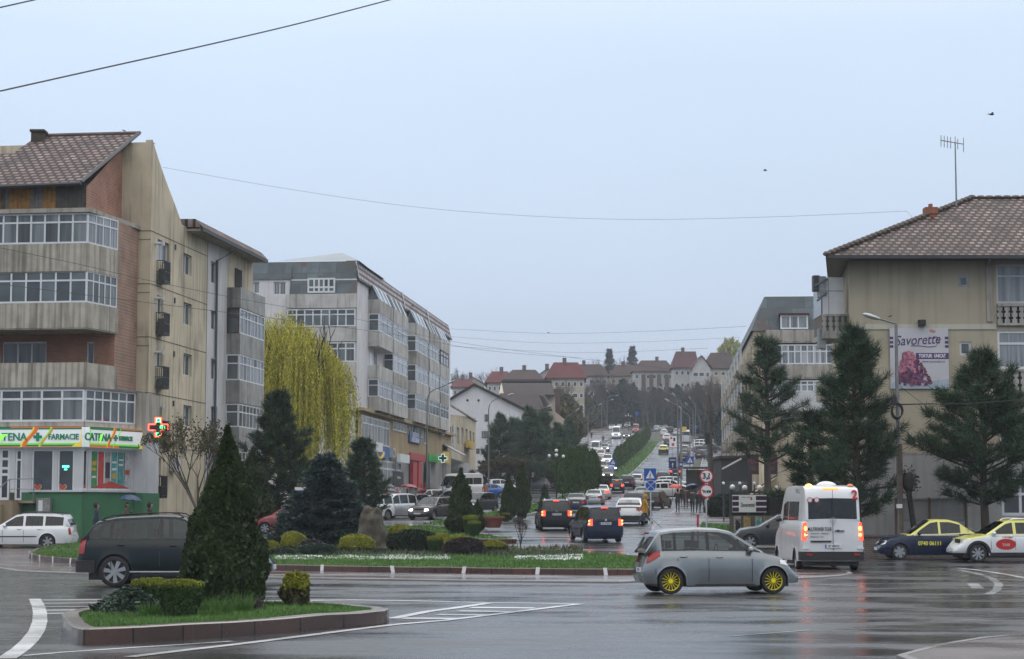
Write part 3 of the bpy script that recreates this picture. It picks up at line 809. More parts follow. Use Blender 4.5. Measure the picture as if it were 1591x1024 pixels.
 for nm,sg,spec,m_ in(('headlight',1,S['head'],S.get('headm',M_HEAD)),('tail_light',-1,S['tail'],S.get('tailm',M_TAIL))):
  z0,z1,yin,xl=spec[:4]
  for sgn in(1,-1):
   lb=MB();rows=5;cols=[]
   path=[]
   xe=sg*h2
   ys_=np.linspace(yin,halfw(xe),4)
   for y in ys_:path.append((xe,y,0))
   for d in(.03,.08,.18,.3,.42,.55):
    if d<=xl+1e-6:path.append((sg*(h2-d),halfw(sg*(h2-d)),1))
   for(x,y,side)in path:
    col_=[]
    for j in range(rows+1):
     z=z0+(z1-z0)*j/rows
     if side and len(spec)>4:z=z0+(z1-z0)*(spec[4]*(1 if True else 0)*min(1,abs(abs(x)-h2)/max(xl,.01))+(1-spec[4]*min(1,abs(abs(x)-h2)/max(xl,.01)))*j/rows)
     zt=interp(deck,x)
     yy=y
     q=[(sill,-.05),(.42,-.004),(.42+(zt-.42)*.35,0),(.42+(zt-.42)*.72,-.012),(zt-.05,-.045),(zt,-.09)]
     if side or y>halfw(xe)-1e-6:yy=y+float(np.interp(z,[p[0]for p in q],[p[1]for p in q]))
     xx=shift(x,z)if z<=zt else shift(x,zt)+(S.get('rgx',0)*(z-zt)if sg<0 else 0)
     if z>zt:yy=min(yy,side_y(max(xb0,min(xb1,x)),z)+.0)
     ox=.014*sg if not side else.004*sg
     oy=.012
     col_.append((xx+ox,(yy+oy if(side or y>halfw(xe)-1e-6)else yy)*sgn,z))
    cols.append(col_)
   for i in range(len(cols)-1):
    for j in range(rows):
     lb.quad(cols[i][j],cols[i+1][j],cols[i+1][j+1],cols[i][j+1])
   if len(lb.v):lb.build(nm,m_,root,smooth=True,fix=True)
 for sg,key in((1,'plate_f'),(-1,'plate_r')):
  if S.get(key):
   z=S[key];zt=interp(deck,sg*h2);x=shift(sg*h2,z)+sg*.03
   p=MB();p.box(min(x,x-sg*.03),max(x,x-sg*.03),-.26,.26,z-.055,z+.055)
   po=p.build('number_plate',M_PLATE,root)
   if lod==0:
    b_=MB();xx=x+sg*.002
    yb=-.26 if sg>0 else.26;s_=1 if sg>0 else-1
    b_.box(min(x,xx),max(x,xx),min(yb,yb+s_*.045),max(yb,yb+s_*.045),z-.054,z+.054);b_.build('blue_band',M_PLATEB,po)
    if S.get('ptext'):
     rot=Matrix(((0,-1 if sg<0 else 1,0),(0,0,1),(sg,0,0))).transposed()
     text(S['ptext'],.095,M_DARK,po,wloc(root)+Vector((xx+sg*.001,-.02*s_*-1,z)),rot,'plate_lettering',.001,sx=.82,bold=.002)
 if S.get('grille'):
  z0,z1,yw=S['grille'];x=shift(h2,(z0+z1)/2)+.012
  g_=MB();g_.box(x-.03,x,-yw,yw,z0,z1)
  for k in range(2):g_.box(x,x+.008,-yw+.02,yw-.02,z0+(z1-z0)*(k+1)/3-.012,z0+(z1-z0)*(k+1)/3+.012)
  g_.build('grille',M_BLK,root)
 if S.get('intake'):
  z0,z1,yw=S['intake'];x=shift(h2,(z0+z1)/2)+.01
  g_=MB();g_.box(x-.03,x,-yw,yw,z0,z1);g_.build('air_intake',M_BLK,root)
 if S.get('rails'):
  for sgn in(1,-1):
   g_=MB();x0,x1=S['rails'];y=sgn*(wr-.07)
   pts=[(x0,y,interp(roof,x0)+.01),(x0+.12,y,interp(roof,x0+.12)+.07)]
   for q in np.linspace(x0+.3,x1-.3,4):pts.append((q,y,interp(roof,q)+.075))
   pts+=[(x1-.12,y,interp(roof,x1-.12)+.07),(x1,y,interp(roof,x1)+.01)]
   g_.tube(pts,.018,6);g_.build('roof_rail',S.get('railm',M_BLK),root,smooth=True)
 if S.get('brake3'):
  x,z=S['brake3'];g_=MB();g_.box(x-.03,x+.01,-.16,.16,z-.02,z+.02);g_.build('high_brake_light',S.get('tailm',M_TAIL),root)
 if S.get('stripe'):
  for sgn in(1,-1):
   g_=MB();z=S['stripe']
   for a,b in((xr+RA+.05,xf-RA-.05),):
    q=np.linspace(a,b,6)
    for j in range(5):
     g_.quad((q[j],sgn*(halfw(q[j])+.004),z),(q[j+1],sgn*(halfw(q[j+1])+.004),z),(q[j+1],sgn*(halfw(q[j+1])+.004),z+.05),(q[j],sgn*(halfw(q[j])+.004),z+.05))
   g_.build('side_moulding',M_BLK,root,fix=False)
 S['halfw']=halfw;S['side_y']=side_y;S['shift']=shift
 return root
def K_hatch(**k):
 d=dict(L=3.75,W=1.70,xf=1.18,xr=-1.28,r=.29,sill=.2,wroof=1.22,deck=[(-1.875,.93),(-1.6,.96),(-.6,.97),(.6,.95),(.95,.93),(1.3,.86),(1.6,.74),(1.875,.60)],roof=[(-1.84,.95),(-1.62,1.30),(-1.5,1.44),(-1.2,1.49),(-.6,1.52),(-.1,1.5),(.2,1.44),(.98,.95),(1.12,.9)],wins=[(-1.33,-.42),(-.34,.62)],ws=(.22,.98),rw=(-1.83,-1.53),seams=(-1.12,-.38,.66),handles=((-.98,.86),(-.1,.85)),head=(.52,.72,.45,.3,.5),tail=(.72,1.02,.5,.3,.55),plate_r=.55,plate_f=.38,mirror=(.62,1.02),intake=(.25,.4,.45),brake3=(-1.66,1.4),rround=.22,rset=[(0,.08),(.3,0),(.6,.05),(1,.16)])
 d.update(k);return d
def K_sedan(**k):
 d=dict(L=4.4,W=1.72,xf=1.36,xr=-1.26,r=.3,sill=.2,wroof=1.14,deck=[(-2.2,.93),(-1.95,.98),(-1.35,.99),(0,.94),(.85,.93),(1.4,.86),(1.9,.76),(2.2,.62)],roof=[(-1.62,.99),(-1.35,1.1),(-.95,1.36),(-.6,1.42),(-.1,1.43),(.15,1.4),(.92,.95),(1.05,.92)],wins=[(-.98,-.22),(-.14,.62)],ws=(.15,.92),rw=(-1.62,-.95),seams=(-.95,-.18,.72),handles=((-.75,.84),(.05,.84)),head=(.56,.72,.42,.2,.3),tail=(.66,.88,.42,.18),plate_r=.75,plate_f=.4,mirror=(.62,1.0),grille=(.55,.7,.35),intake=(.24,.36,.5))
 d.update(k);return d
def K_wagon(**k):
 d=dict(L=4.4,W=1.74,xf=1.33,xr=-1.2,r=.31,sill=.2,wroof=1.2,deck=[(-2.2,.93),(-1.9,.95),(0,.93),(.85,.92),(1.4,.85),(1.9,.75),(2.2,.62)],roof=[(-2.12,.95),(-1.98,1.22),(-1.86,1.40),(-1.4,1.44),(-.5,1.46),(.0,1.45),(.2,1.41),(.95,.94),(1.05,.91)],wins=[(-1.86,-1.08),(-.98,-.24),(-.14,.62)],ws=(.2,.95),rw=(-2.12,-1.92),seams=(-1.02,-.19,.7),handles=((-.85,.85),(.0,.85)),head=(.56,.72,.42,.2,.3),tail=(.6,.88,.62,.1),plate_r=.62,plate_f=.4,mirror=(.62,.99),grille=(.55,.7,.35),intake=(.24,.36,.5),rails=(-1.8,.05))
 d.update(k);return d
def K_suv(**k):
 d=dict(L=4.5,W=1.84,xf=1.42,xr=-1.36,r=.365,sill=.3,bump=.34,wroof=1.3,deck=[(-2.25,1.08),(-1.9,1.1),(0,1.08),(.8,1.06),(1.4,1.0),(1.95,.9),(2.25,.74)],roof=[(-2.13,1.11),(-1.9,1.42),(-1.72,1.57),(-1.3,1.63),(-.4,1.67),(0,1.66),(.25,1.6),(1.0,1.08),(1.12,1.04)],wins=[(-1.86,-1.06),(-.94,-.2),(-.08,.74)],ws=(.25,1.0),rw=(-2.12,-1.78),seams=(-.98,-.14,.84),handles=((-.8,.96),(.06,.95)),head=(.68,.86,.45,.3,.4),tail=(.74,1.0,.5,.12),plate_r=.8,plate_f=.45,mirror=(.72,1.13),grille=(.65,.84,.3),rails=(-1.6,.1),sillm=.1)
 d.update(k);return d
def K_mpv(**k):
 d=dict(L=4.4,W=1.8,xf=1.4,xr=-1.3,r=.32,sill=.22,wroof=1.32,deck=[(-2.2,.97),(-1.9,.99),(0,.97),(.9,.97),(1.35,.93),(1.85,.82),(2.2,.64)],roof=[(-2.14,.99),(-2.0,1.35),(-1.86,1.58),(-1.4,1.63),(-.4,1.64),(.2,1.61),(.4,1.56),(1.3,.98),(1.4,.93)],wins=[(-1.86,-1.08),(-.96,-.12),(-.02,.92)],ws=(.4,1.3),rw=(-2.13,-1.9),seams=(-1.02,-.07,.98),handles=((-.85,.9),(.12,.9)),head=(.58,.78,.42,.3,.4),tail=(.78,1.08,.6,.1),plate_r=.88,plate_f=.4,mirror=(.95,1.04),grille=(.58,.72,.3),intake=(.25,.4,.5),brake3=(-1.93,1.58),rset=[(0,.06),(.3,0),(1,.06)],rround=.14)
 d.update(k);return d
def K_van(**k):
 d=dict(L=5.9,W=1.96,xf=2.0,xr=-1.65,r=.34,sill=.3,bump=.32,wroof=1.7,deck=[(-2.95,1.58),(-2.0,1.58),(1.0,1.58),(1.6,1.5),(2.25,1.3),(2.6,1.18),(2.85,1.0),(2.95,.9)],roof=[(-2.94,1.6),(-2.925,1.68),(-2.88,2.36),(-2.84,2.5),(-2.72,2.62),(-2.4,2.68),(.6,2.7),(1.1,2.64),(1.4,2.45),(2.2,1.42),(2.3,1.36)],wins=[(-2.62,-1.15),(-1.08,.2),(.3,1.25)],ws=(1.4,2.2),rw=(-2.931,-2.879),wm=.42,lm=.04,seams=(-1.1,.25,1.3),handles=((1.15,1.2),),head=(.8,1.1,.6,.3,.4),tail=(.98,1.55,.84,.12),plate_r=.78,plate_f=.5,mirror=(1.6,1.62),mirror_mat=M_BLK,grille=(.75,1.0,.45),rround=.07,fround=.28,rset=[(0,.03),(.3,0),(1,.02)],fset=[(0,.05),(.3,0),(.6,.05),(1,.2)],pillar_black=False,ws_=0,handle_mat=M_BLK)
 d.update(k);return d
KINDS=dict(hatch=K_hatch,sedan=K_sedan,wagon=K_wagon,suv=K_suv,mpv=K_mpv,van=K_van)
CARS={}
def slope(y):return(gz(y+3)-gz(y-3))/6
def place(o,x,y,head,dz=0.012):
 s=slope(y);h=R(head)
 o.rotation_euler=(-(-s*math.cos(h))if 0 else s*math.cos(h),-s*math.sin(h),h)
 o.rotation_mode='XYZ';o.location=(x,y,gz(y)+dz)
def car(kind,colour,px,py,heading,label,cat='car',lod=1,group=None,name=None,lit='',scale=1,**over):
 """px, py: where the middle of the car stands on the road"""
 key=(kind,lod,lit,tuple(sorted(over))if over else None,id(over)if over else 0)
 p=G(px,py)
 if key not in CARS:
  root=thing(name or 'parked_car',label,cat)
  ex=dict(over)
  if 'h' in lit:ex['headm']=M_HEADON
  if 'b' in lit:ex['tailm']=M_TAILON
  S=KINDS[kind](paint=PAINT[colour],**ex);make_car(S,root,lod);note_kids(root)
  CARS[key]=(root,PAINT[colour],S);c=root
 else:
  src,base,S=CARS[key];c=copy_tree(src)
  if PAINT[colour]!=base:
   def rec(o):
    if o.type=='MESH' and o.data.materials and o.data.materials[0]==base:
     o.material_slots[0].link='OBJECT';o.material_slots[0].material=PAINT[colour]
    for ch in KD[o.name]:rec(ch)
   KD={}
   def kd(o,s_):
    KD[o.name]=[]
   stack=[c];KD={}
   allk={}
   for o in NEW_KIDS:allk.setdefault(o.parent.name,[]).append(o)
   def rec2(o):
    if o.type=='MESH' and o.data.materials and o.data.materials[0]==base:
     o.material_slots[0].link='OBJECT';o.material_slots[0].material=PAINT[colour]
    for ch in allk.get(o.name,[]):rec2(ch)
   rec2(c)
  c.name=name or 'parked_car'
 NEW_KIDS.clear()
 tag(c,label,cat,group);place(c,p.x,p.y,heading)
 if scale!=1:c.scale=(scale,)*3
 return c,S
NEW_KIDS=[]
def copy_tree(o,parent=None):
 c=o.copy();COL.objects.link(c);c.parent=parent
 if parent is not None:NEW_KIDS.append(c)
 for ch in KIDS.get(o.as_pointer(),[]):copy_tree(ch,c)
 return c
BH,OH=84,264
#the silver hatchback with yellow wheels
yh,S=car('hatch','silver',1112,921.5,9,'silver hatchback with bright yellow wheels crossing the wet junction',lod=0,name='hatchback_car',rim=M_RIMY,head=(.6,.78,.4,.55,.5),wins=[(-1.5,-1.2),(-1.13,-.42),(-.34,.62),(.69,.88)],spokes=15,spw=.03,glass=M_CGLL,r=.3,handles=((-.98,.86),(-.12,.85)),sillm=.03,ptext='BT 63',mirror_mat=PAINT['silver'],pillar_black=True)
def local(root,b,name,m,smooth=False,parent=None,fix=True):
 """a part given in the thing's own coordinates"""
 me_o=b.build(name,m,None,smooth=smooth,fix=fix);me_o.parent=parent or root;return me_o
b=MB();b.tube([(-1.3,0,1.53),(-1.68,0,1.86)],.006,5);local(yh,b,'aerial',M_BLK)
b=MB();b.tube([(-1.92,.1,.98),(-1.86,-.25,1.12)],.012,5);b.ell((-1.9,.1,.98),(.04,.05,.04),8,4);local(yh,b,'rear_wiper',M_BLK)
#dark green off-roader
x3,S=car('suv','green',277,911,1,'dark green off-roader with silver alloy wheels half behind the big thuja',lod=0,name='offroad_car',tailm=M_TAIL,spokes=7,spw=.2,L=4.57,wins=[(-2.0,-1.5),(-1.42,-.36),(-.26,.78)],seams=(-1.45,-.31,.84),handles=((-1.22,.98),(.0,.97)),tail=(.78,1.14,.6,.2),bumper=(.34,.62),nb=1,head=(.72,.9,.45,.4,.4),rails=(-1.75,.2),glass=glassmat('tinted_glass',(.3,.35,.35)),pillar_black=True,mirror=(.78,1.13),roof=[(-2.16,1.11),(-1.98,1.36),(-1.8,1.53),(-1.4,1.62),(-.4,1.67),(0,1.66),(.25,1.6),(1.05,1.08),(1.15,1.04)],sillm=.16)
x3.scale=(1.08,)*3
b=MB();b.quad((-1.0,-.935,.355),(.9,-.935,.355),(.9,-.935,.38),(-1.0,-.935,.38));b.box(-1.0,.9,-.94,-.925,.35,.375);local(x3,b,'chrome_strip',M_CHROME)
#white estate on the left
gw,S=car('wagon','white',37,852,180,'white estate car passing below the green pharmacy wall',lod=0,name='estate_car',rim=M_RIM,spokes=6,stripe=.5,glass=M_CGL)
#two dark people carriers with brake lights on
van1,S=car('mpv','navy',925,841,100,'navy people carrier with lit brake lights, nearest of the queue leaving the roundabout',lod=0,name='people_carrier',lit='b',ptext='BT 29 BTH',rim=M_RIM)
van2,S=car('mpv','black',860,823,93,'black people carrier with lit brake lights beside the median lawn',lod=0,name='people_carrier',lit='b',ptext='BT 18 WGW',L=4.6,rails=(-1.8,.1),railm=M_CHROME,rgx=0)
for v_ in(van1,van2):
 b=MB();b.lathe([(.055,0),(.055,-.012)],(-2.2,0,1.03)if 0 else(-2.215 if v_ is van1 else-2.3,0,1.04),'x',16);local(v_,b,'badge',M_CHROME)
 for y in(-.76,.76):
  for z in(.86,1.0):
   b=MB();b.ell((-2.17 if v_ is van1 else-2.27,y,z),(.05,.05,.045),10,6);local(v_,b,'lit_bulb',M_TAILHOT,True)
mb_,S=car('van','white',1270,884,91,label='white minibus with number 2 and lit rear lamps driving off past the taxis',cat='minibus',W=2.05,lod=0,name='minibus',lit='b',wins=[(-1.9,.1),(.18,1.25)],rw=(-2.931,-2.869),seams=(.14,1.3),nb=1,bumper=(.34,.62),ptext='BT 40ROC',glass=M_CGL,wm=.5,plate_r=.8,roof=[(-2.94,1.6),(-2.925,1.66),(-2.87,2.3),(-2.83,2.5),(-2.72,2.64),(-2.4,2.72),(.6,2.74),(1.1,2.66),(1.4,2.45),(2.2,1.42),(2.3,1.36)])
xr_=-2.962
Rr=Matrix(((0,-1,0),(0,0,1),(-1,0,0))).transposed()
def ltext(root,s,size,m,loc,rot,name='lettering',**k):
 o=text(s,size,m,None,loc,rot,name,**k);o.parent=root;return o
M_REDL=mat('red_lettering',(.45,.02,.02),.5,.03)
ltext(mb_,'2',.4,M_REDL,(-2.9,-.72,2.42),Rr@Matrix.Rotation(R(-6),3,'X'),'number_two',ext=.02,bold=.012)
ltext(mb_,'MULTIPOWER TOUR',.165,M_DARK,(xr_-.012,.43,1.34),Rr,'company_name',bold=.001,sx=.5,ext=.006)
ltext(mb_,'0745 022159    0748 022172',.06,M_DARK,(xr_-.012,.42,1.2),Rr,'phone_numbers',sx=.85)
ltext(mb_,'Multipower Tour',.07,M_DARK,(xr_-.012,.52,1.1),Rr,'small_name',sx=.9)
for z in(1.2,1.1):
 b=MB();b.lathe([(.03,0),(.03,-.012)],(xr_-.003,.86,z),'x',12);local(mb_,b,'blue_dot',mat('blue_dot',(.05,.25,.5),.5,.05))
b=MB();b.box(-2.985,-2.95,.06,.72,.925,.975);local(mb_,b,'plate_lamp_bar',M_BLK)
b=MB();b.box(-2.968,-2.955,-.006,.006,.66,2.6);local(mb_,b,'door_gap',M_SEAM)
b=MB();b.box(-2.99,-2.95,-.36,-.06,1.27,1.30);b.ell((-2.98,-.16,1.29),(.02,.06,.035),10,5);local(mb_,b,'rear_door_handle',M_BLK)
b=MB()
for k in range(3):
 a=R(90+120*k);b.prism([(-2.985,.0+.012,1.62),(-2.985,-.012,1.62),(-2.985,.085*math.cos(a),1.62+.085*math.sin(a))],(.012,0,0))
for k in range(24):
 a,a1=R(15*k),R(15*k+15);b.prism([(-2.985,q*math.cos(t),1.62+q*math.sin(t))for q,t in((.085,a),(.097,a),(.097,a1),(.085,a1))],(.012,0,0))
local(mb_,b,'star_emblem',M_CHROME)
for y in(.72,.5):
 b=MB();b.lathe([(.085,0),(.085,-.01)],(-2.905,y,2.27),'x',16);o_=local(mb_,b,'round_sticker',M_REDL)
 b=MB();b.lathe([(.065,0),(.065,-.014)],(-2.905,y,2.27),'x',16);local(mb_,b,'sticker_face',M_PLATE,parent=o_)
for y,m_ in((.68,M_AMBER),(-.66,mat('amber_lamp',(.6,.2,.04),.3,.1))):
 b=MB();b.ell((-2.5,y,2.72),(.13,.11,.07),12,6);local(mb_,b,'beacon',m_,True)
b=MB();b.ell((-1.9,0,2.72),(.42,.34,.17),16,8);local(mb_,b,'roof_dome',PAINT['white'],True)
b=MB();b.box(-2.80,-2.74,-.22,.28,2.62,2.67);local(mb_,b,'high_brake_light',mat('amber_brake',(.9,.3,.1),.3,.05,emit=(1,.3,.08),estr=2.5))
for y in(.88,-.88):
 for z,hh in((1.16,.07),(1.36,.09)):
  b=MB();b.ell((-2.93,y,z),(.05,.06,hh),10,6);local(mb_,b,'lit_bulb',M_TAILHOT,True)
 b=MB();b.box(-2.975,-2.94,y-.1,y+.1,.7,.76);local(mb_,b,'white_reflector',M_PLATE)
 b=MB();b.box(-2.99,-2.95,y*.86-.1,y*.86+.1,.5,.56);local(mb_,b,'red_reflector',M_TAIL)
b=MB();b.box(-2.45,1.4,.975,.99,.42,.78);local(mb_,b,'grey_side_panel',PAINT['grey'])
o_=ltext(mb_,'JEAN',.3,mat('faint_lettering',(.2,.2,.22),.5,.05),(-1.5,.862,2.52),Matrix(((-1,0,0),(0,0,1),(0,1,0))).transposed(),'side_lettering',sx=1.3)
#taxis
t1,S=car('sedan','dblue',1446,869,181,'dark blue and yellow taxi saloon with yellow phone numbers','taxi',lod=0,name='taxi',paint_top=PAINT['yellow'],rim=M_RIM,spokes=6,spw=.3,roof=[(-1.55,.99),(-1.3,1.14),(-.95,1.4),(-.6,1.49),(-.1,1.5),(.15,1.46),(.92,.95),(1.05,.92)],glass=M_CGL,L=4.25)
t2,S=car('suv','white',1562,873,184,'white crossover taxi with yellow bonnet and roof beside the saloon taxi','taxi',lod=0,name='taxi',paint_top=PAINT['yellow'],paint_hood=PAINT['yellow'],L=4.14,W=1.76,r=.33,xf=1.28,xr=-1.28,rim=M_RIM,spokes=8,spw=.16,rails=(-1.5,.0),railm=M_CHROME,glass=M_CGL,sill=.26,wroof=1.22,deck=[(-2.07,1.0),(-1.8,1.02),(0,1.0),(.8,.99),(1.3,.94),(1.8,.84),(2.07,.7)],roof=[(-2.0,1.03),(-1.8,1.26),(-1.55,1.42),(-1.2,1.48),(-.4,1.52),(0,1.51),(.2,1.46),(.95,1.0),(1.1,.96)],wins=[(-1.6,-1.0),(-.9,-.16),(-.06,.72)],ws=(.2,.95),seams=(-.95,-.11,.8),mirror=(.68,1.06),rw=(-1.98,-1.62))
RL=Matrix(((-1,0,0),(0,0,1),(0,1,0))).transposed()
M_YL=mat('yellow_lettering',(.72,.66,.08),.5,.03)
ltext(t1,'0740 06111',.21,M_YL,(.22,.868,.62),RL,'phone_number',sx=.9,bold=.006,ext=.004)
ltext(t1,'0731 61',.21,M_YL,(-.95,.868,.64),RL,'phone_number',sx=.9,bold=.006,ext=.004)
ltext(t1,'61',.26,mat('pale_grey_lettering',(.3,.3,.2),.5,.05),(-1.33,.72,1.12),RL@Matrix.Rotation(R(-20),3,'X'),'side_number',ext=.004)
for root,y,z,x0,x1,nn in((t1,.815,.905,-.9,.85,34),(t2,.835,.955,-1.2,.8,36)):
 b=MB()
 for k in range(nn):
  for j in range(2):
   if(k+j)%2==0:
    a=x0+(x1-x0)*k/nn;b.box(a,a+(x1-x0)/nn,y,y+.012,z+j*.03,z+.03+j*.03)
 local(root,b,'chequered_band',M_WHITE)
b=MB()
for k in range(20):
 a=2*math.pi*k/20;a1=2*math.pi*(k+1)/20
 b.quad((.25,.884,.66),(.25+.38*math.cos(a),.884,.66+.2*math.sin(a)),(.25+.38*math.cos(a1),.884,.66+.2*math.sin(a1)))
local(t2,b,'round_logo',M_REDL,fix=False)
ltext(t2,'TAXI',.13,M_WHITE,(.25,.888,.64),RL,'lettering');ltext(t2,'0 800 000',.09,M_REDL,(.2,.886,.92),RL,'lettering')
b=MB()
for sgn in(-1,1):
 for c in(1.28,-1.28):
  for k in range(14):
   a,a1=math.pi*k/14,math.pi*(k+1)/14
   b.quad(*[(c+q*math.cos(t),sgn*(.895),.33+q*math.sin(t))for q,t in((.385,a),(.47,a),(.47,a1),(.385,a1))])
local(t2,b,'arch_trim',M_BLK,fix=False)
#queue and oncoming cars near the roundabout
C=car
C('sedan','dgrey',1214,852,176,'dark grey saloon between the silver hatchback and the minibus',lod=0,name='saloon_car',lit='')
C('hatch','lsilver',981,815,82,'white-silver crossover with red tail lamps behind the person in yellow',lod=0,name='crossover_car',L=4.36,W=1.8,r=.33,xf=1.3,xr=-1.33,wroof=1.24,deck=[(-2.18,.98),(-1.8,1.04),(-.6,1.0),(.6,.98),(.95,.97),(1.5,.92),(1.9,.8),(2.18,.66)],roof=[(-2.0,1.06),(-1.7,1.28),(-1.3,1.46),(-1.0,1.53),(-.5,1.56),(0,1.54),(.25,1.47),(1.05,.98),(1.2,.94)],wins=[(-1.3,-.5),(-.4,.7)],rw=(-1.98,-1.3),ws=(.25,1.05),tail=(.86,1.02,.45,.3),head=(.66,.8,.45,.3),bumper=(.28,.55),ptext='BT 07 XYZ',seams=(-.45,.75))
C('sedan','dgrey',671,807,246,'dark grey saloon with lit headlights driving round towards the roundabout',lod=0,name='saloon_car',lit='h')
C('mpv','lsilver',606,806,236,'silver people carrier parked just right of the tall stone',lod=0,name='people_carrier',L=4.6)
C('mpv','white',566,808,232,'white van-like car between the spruce and the silver people carrier',lod=0,name='parked_car',L=4.3)
C('sedan','black',642,797,230,'black car parked behind the silver people carrier',lod=0,name='parked_car')
C('wagon','lsilver',662,786,214,'small silver car roof showing behind the black parked car',lod=1)
C('hatch','grey',689,789,214,'grey hatchback behind the dark grey saloon with headlights',lod=0,name='parked_car')
C('hatch','dgrey',742,796,238,'dark hatchback behind the tall thuja on the median tip',lod=0,name='parked_car',L=4.0)
C('hatch','red',452,829,181,'red car parked behind the roundabout shrubs, left of the spruce',lod=0,name='parked_car',L=4.1,xf=1.25,xr=-1.32,ptext='BT 12')
C('van','white',714,778,236,'white minibus parked in front of the shops with dark windscreen','minibus',lod=0,name='minibus')
C('sedan','blue',757,773,196,'bright blue saloon parked right of the white minibus',lod=0,name='parked_car')
C('hatch','blue',769,759,200,'bright blue hatchback parked behind the blue saloon',name='parked_car')
C('hatch','white',779,765,20,'white hatchback right behind the blue saloon')
C('hatch','white',812,760,196,'white hatchback left of the grey car near the double thuja')
C('hatch','grey',828,762,190,'grey hatchback with its nose towards the median thujas',L=4.1)
C('suv','black',842,758,180,'black off-roader parked at the end of the row by the lawn')
C('suv','black',877,760,OH,'dark pick-up style car with two headlights behind the clipped trees',lit='h')
C('sedan','dgrey',905,753,OH,'dark saloon waiting between the clipped tree trunks',lit='h')
C('sedan','navy',896,795,86,'navy saloon queueing just ahead of the black people carrier',lod=0,name='saloon_car',ptext='BT 11 SKD')
C('sedan','lsilver',924,785,84,'silver saloon queueing ahead of the navy saloon',lod=0,name='saloon_car',ptext='BT 88 BMW')
C('sedan','white',936,775,84,'white saloon in the queue behind the dark hatchback',name='saloon_car',lit='b')
C('hatch','black',959,765,86,'dark hatchback with red brake lights in the queue',name='hatchback_car',lit='b',L=4.0)
C('suv','black',975,759,84,'black off-roader ahead of the dark hatchback in the queue',name='offroad_car')
C('hatch','white',990,755,84,'white car showing right of the black off-roader')
C('suv','black',990,800,80,'large black off-roader behind the white-silver crossover',name='offroad_car',L=4.7)
C('wagon','dgrey',1021,790,72,'dark estate car parked under the blue crossing sign',name='estate_car',lod=0)
C('sedan','beige',1000,779,78,'greyish green car behind the large black off-roader')
C('suv','white',1038,775,8,'white boxy off-roader standing across the parking row')
C('wagon','white',1042,765,6,'long white estate car behind the white boxy off-roader')
C('wagon','lsilver',1047,759,5,'silver estate car topmost of the parked trio behind the crossing sign')
C('hatch','navy',1050,741,84,'dark car with red lamps beside the bus shelter',lit='b')
C('suv','dgrey',1030,752,84,'dark grey car next to the bus shelter')
#up the hill, right carriageway and kerb
C('suv','yellow',1031,705,84,'yellow and black taxi climbing the boulevard alone','taxi',name='taxi',bumper=(.34,.85))
C('wagon','dgrey',1038,692,84,'dark estate behind the white advertising board on the hill')
C('wagon','white',1036,684,84,'white estate ahead of the dark estate on the hill',lit='b')
C('wagon','white',1032,676.5,84,'white car on the hill third ahead of the climbing taxi')
C('hatch','dgrey',1042,672,84,'dark hatchback on the hill right of two white cars')
C('sedan','grey',1033,669,84,'grey saloon high on the hill')
C('wagon','lsilver',1025,670,60,'silver estate at the crest beside the hedge end')
C('hatch','white',1052,676,80,'white hatchback parked before the white lorry')
C('suv','black',1062,718,84,'black car first of the row under the lamp posts')
C('wagon','dgrey',1063,711,84,'dark car second of the row under the lamp posts')
C('hatch','beige',1064,704,84,'beige car third of the row under the lamp posts')
C('wagon','black',1096,705,3,'black estate parked sideways on the upper pavement')
C('hatch','white',1088,699,10,'white hatchback behind the sideways black estate')
C('wagon','lsilver',1093,694,8,'silver estate furthest back in the upper parking')
C('hatch','dgrey',1105,701,5,'dark hatchback right of the white one on the upper pavement')
C('suv','dgrey',1094,713,60,'dark car half behind the concrete pole')
C('van','white',1066,688,84,'white box van parked under the yellow board','van',name='van')
#up the hill, oncoming
C('van','white',958,681,OH,'white panel van leading the oncoming traffic on the hill','van',name='van',lit='h')
C('sedan','black',974,681,OH,'black car right of the leading white van',lit='h')
C('van','orange',988,672,OH,'orange-red van behind the black oncoming car','van',name='van',scale=.8)
C('sedan','yellow',985,686,OH,'pale yellow taxi beside the hedge trees','taxi',name='taxi',lit='h')
C('suv','grey',975,665,OH,'grey off-roader behind the black oncoming car')
C('hatch','white',962,664,OH,'white hatchback right behind the white panel van')
C('sedan','lsilver',951,668,OH,'silver saloon on the inner lane by the hill trees')
C('sedan','white',934,663,OH,'white saloon near the left kerb high on the hill',lit='h')
C('hatch','white',925,658,250,'white hatchback leftmost of the cars high on the hill')
C('wagon','red',943,657,OH,'red estate high on the hill under the lamps')
C('hatch','lsilver',964,657,200,'silver hatchback parked at the head of the hill')
C('suv','grey',995,659,200,'grey off-roader parked at the head of the hill')
C('hatch','black',1008,657,200,'black hatchback beside the grey off-roader at the hill head')
C('van','white',926,705,262,'white camper van parked by the left kerb','van',name='van',scale=.9,L=5.2)
C('hatch','grey',940,701,OH,'grey-blue hatchback parked right of the white camper van',lit='h')
C('hatch','beige',934,712,OH,'beige hatchback parked below the white camper van')
C('suv','white',944,722,OH,'white off-roader coming down near the crossing sign',lit='h')
C('suv','grey',936,734,OH,'grey off-roader coming down left of the far crossing sign',lit='h')
C('hatch','blue',951,733,OH,'blue hatchback coming down under the far crossing sign',lit='h')
C('sedan','grey',960,724,OH,'grey saloon coming down behind the far crossing sign',lit='h')
C('suv','white',968,713,OH,'white off-roader coming down beside the first hedge trees',lit='h')
C('sedan','dgrey',973,704,OH,'dark saloon coming down behind the white off-roader',lit='h')
C('sedan','lsilver',977,697,OH,'silver saloon coming down among the hedge trees',lit='h')
C('wagon','black',945,744,OH,'black estate half hidden by the small cone tree',lit='h')
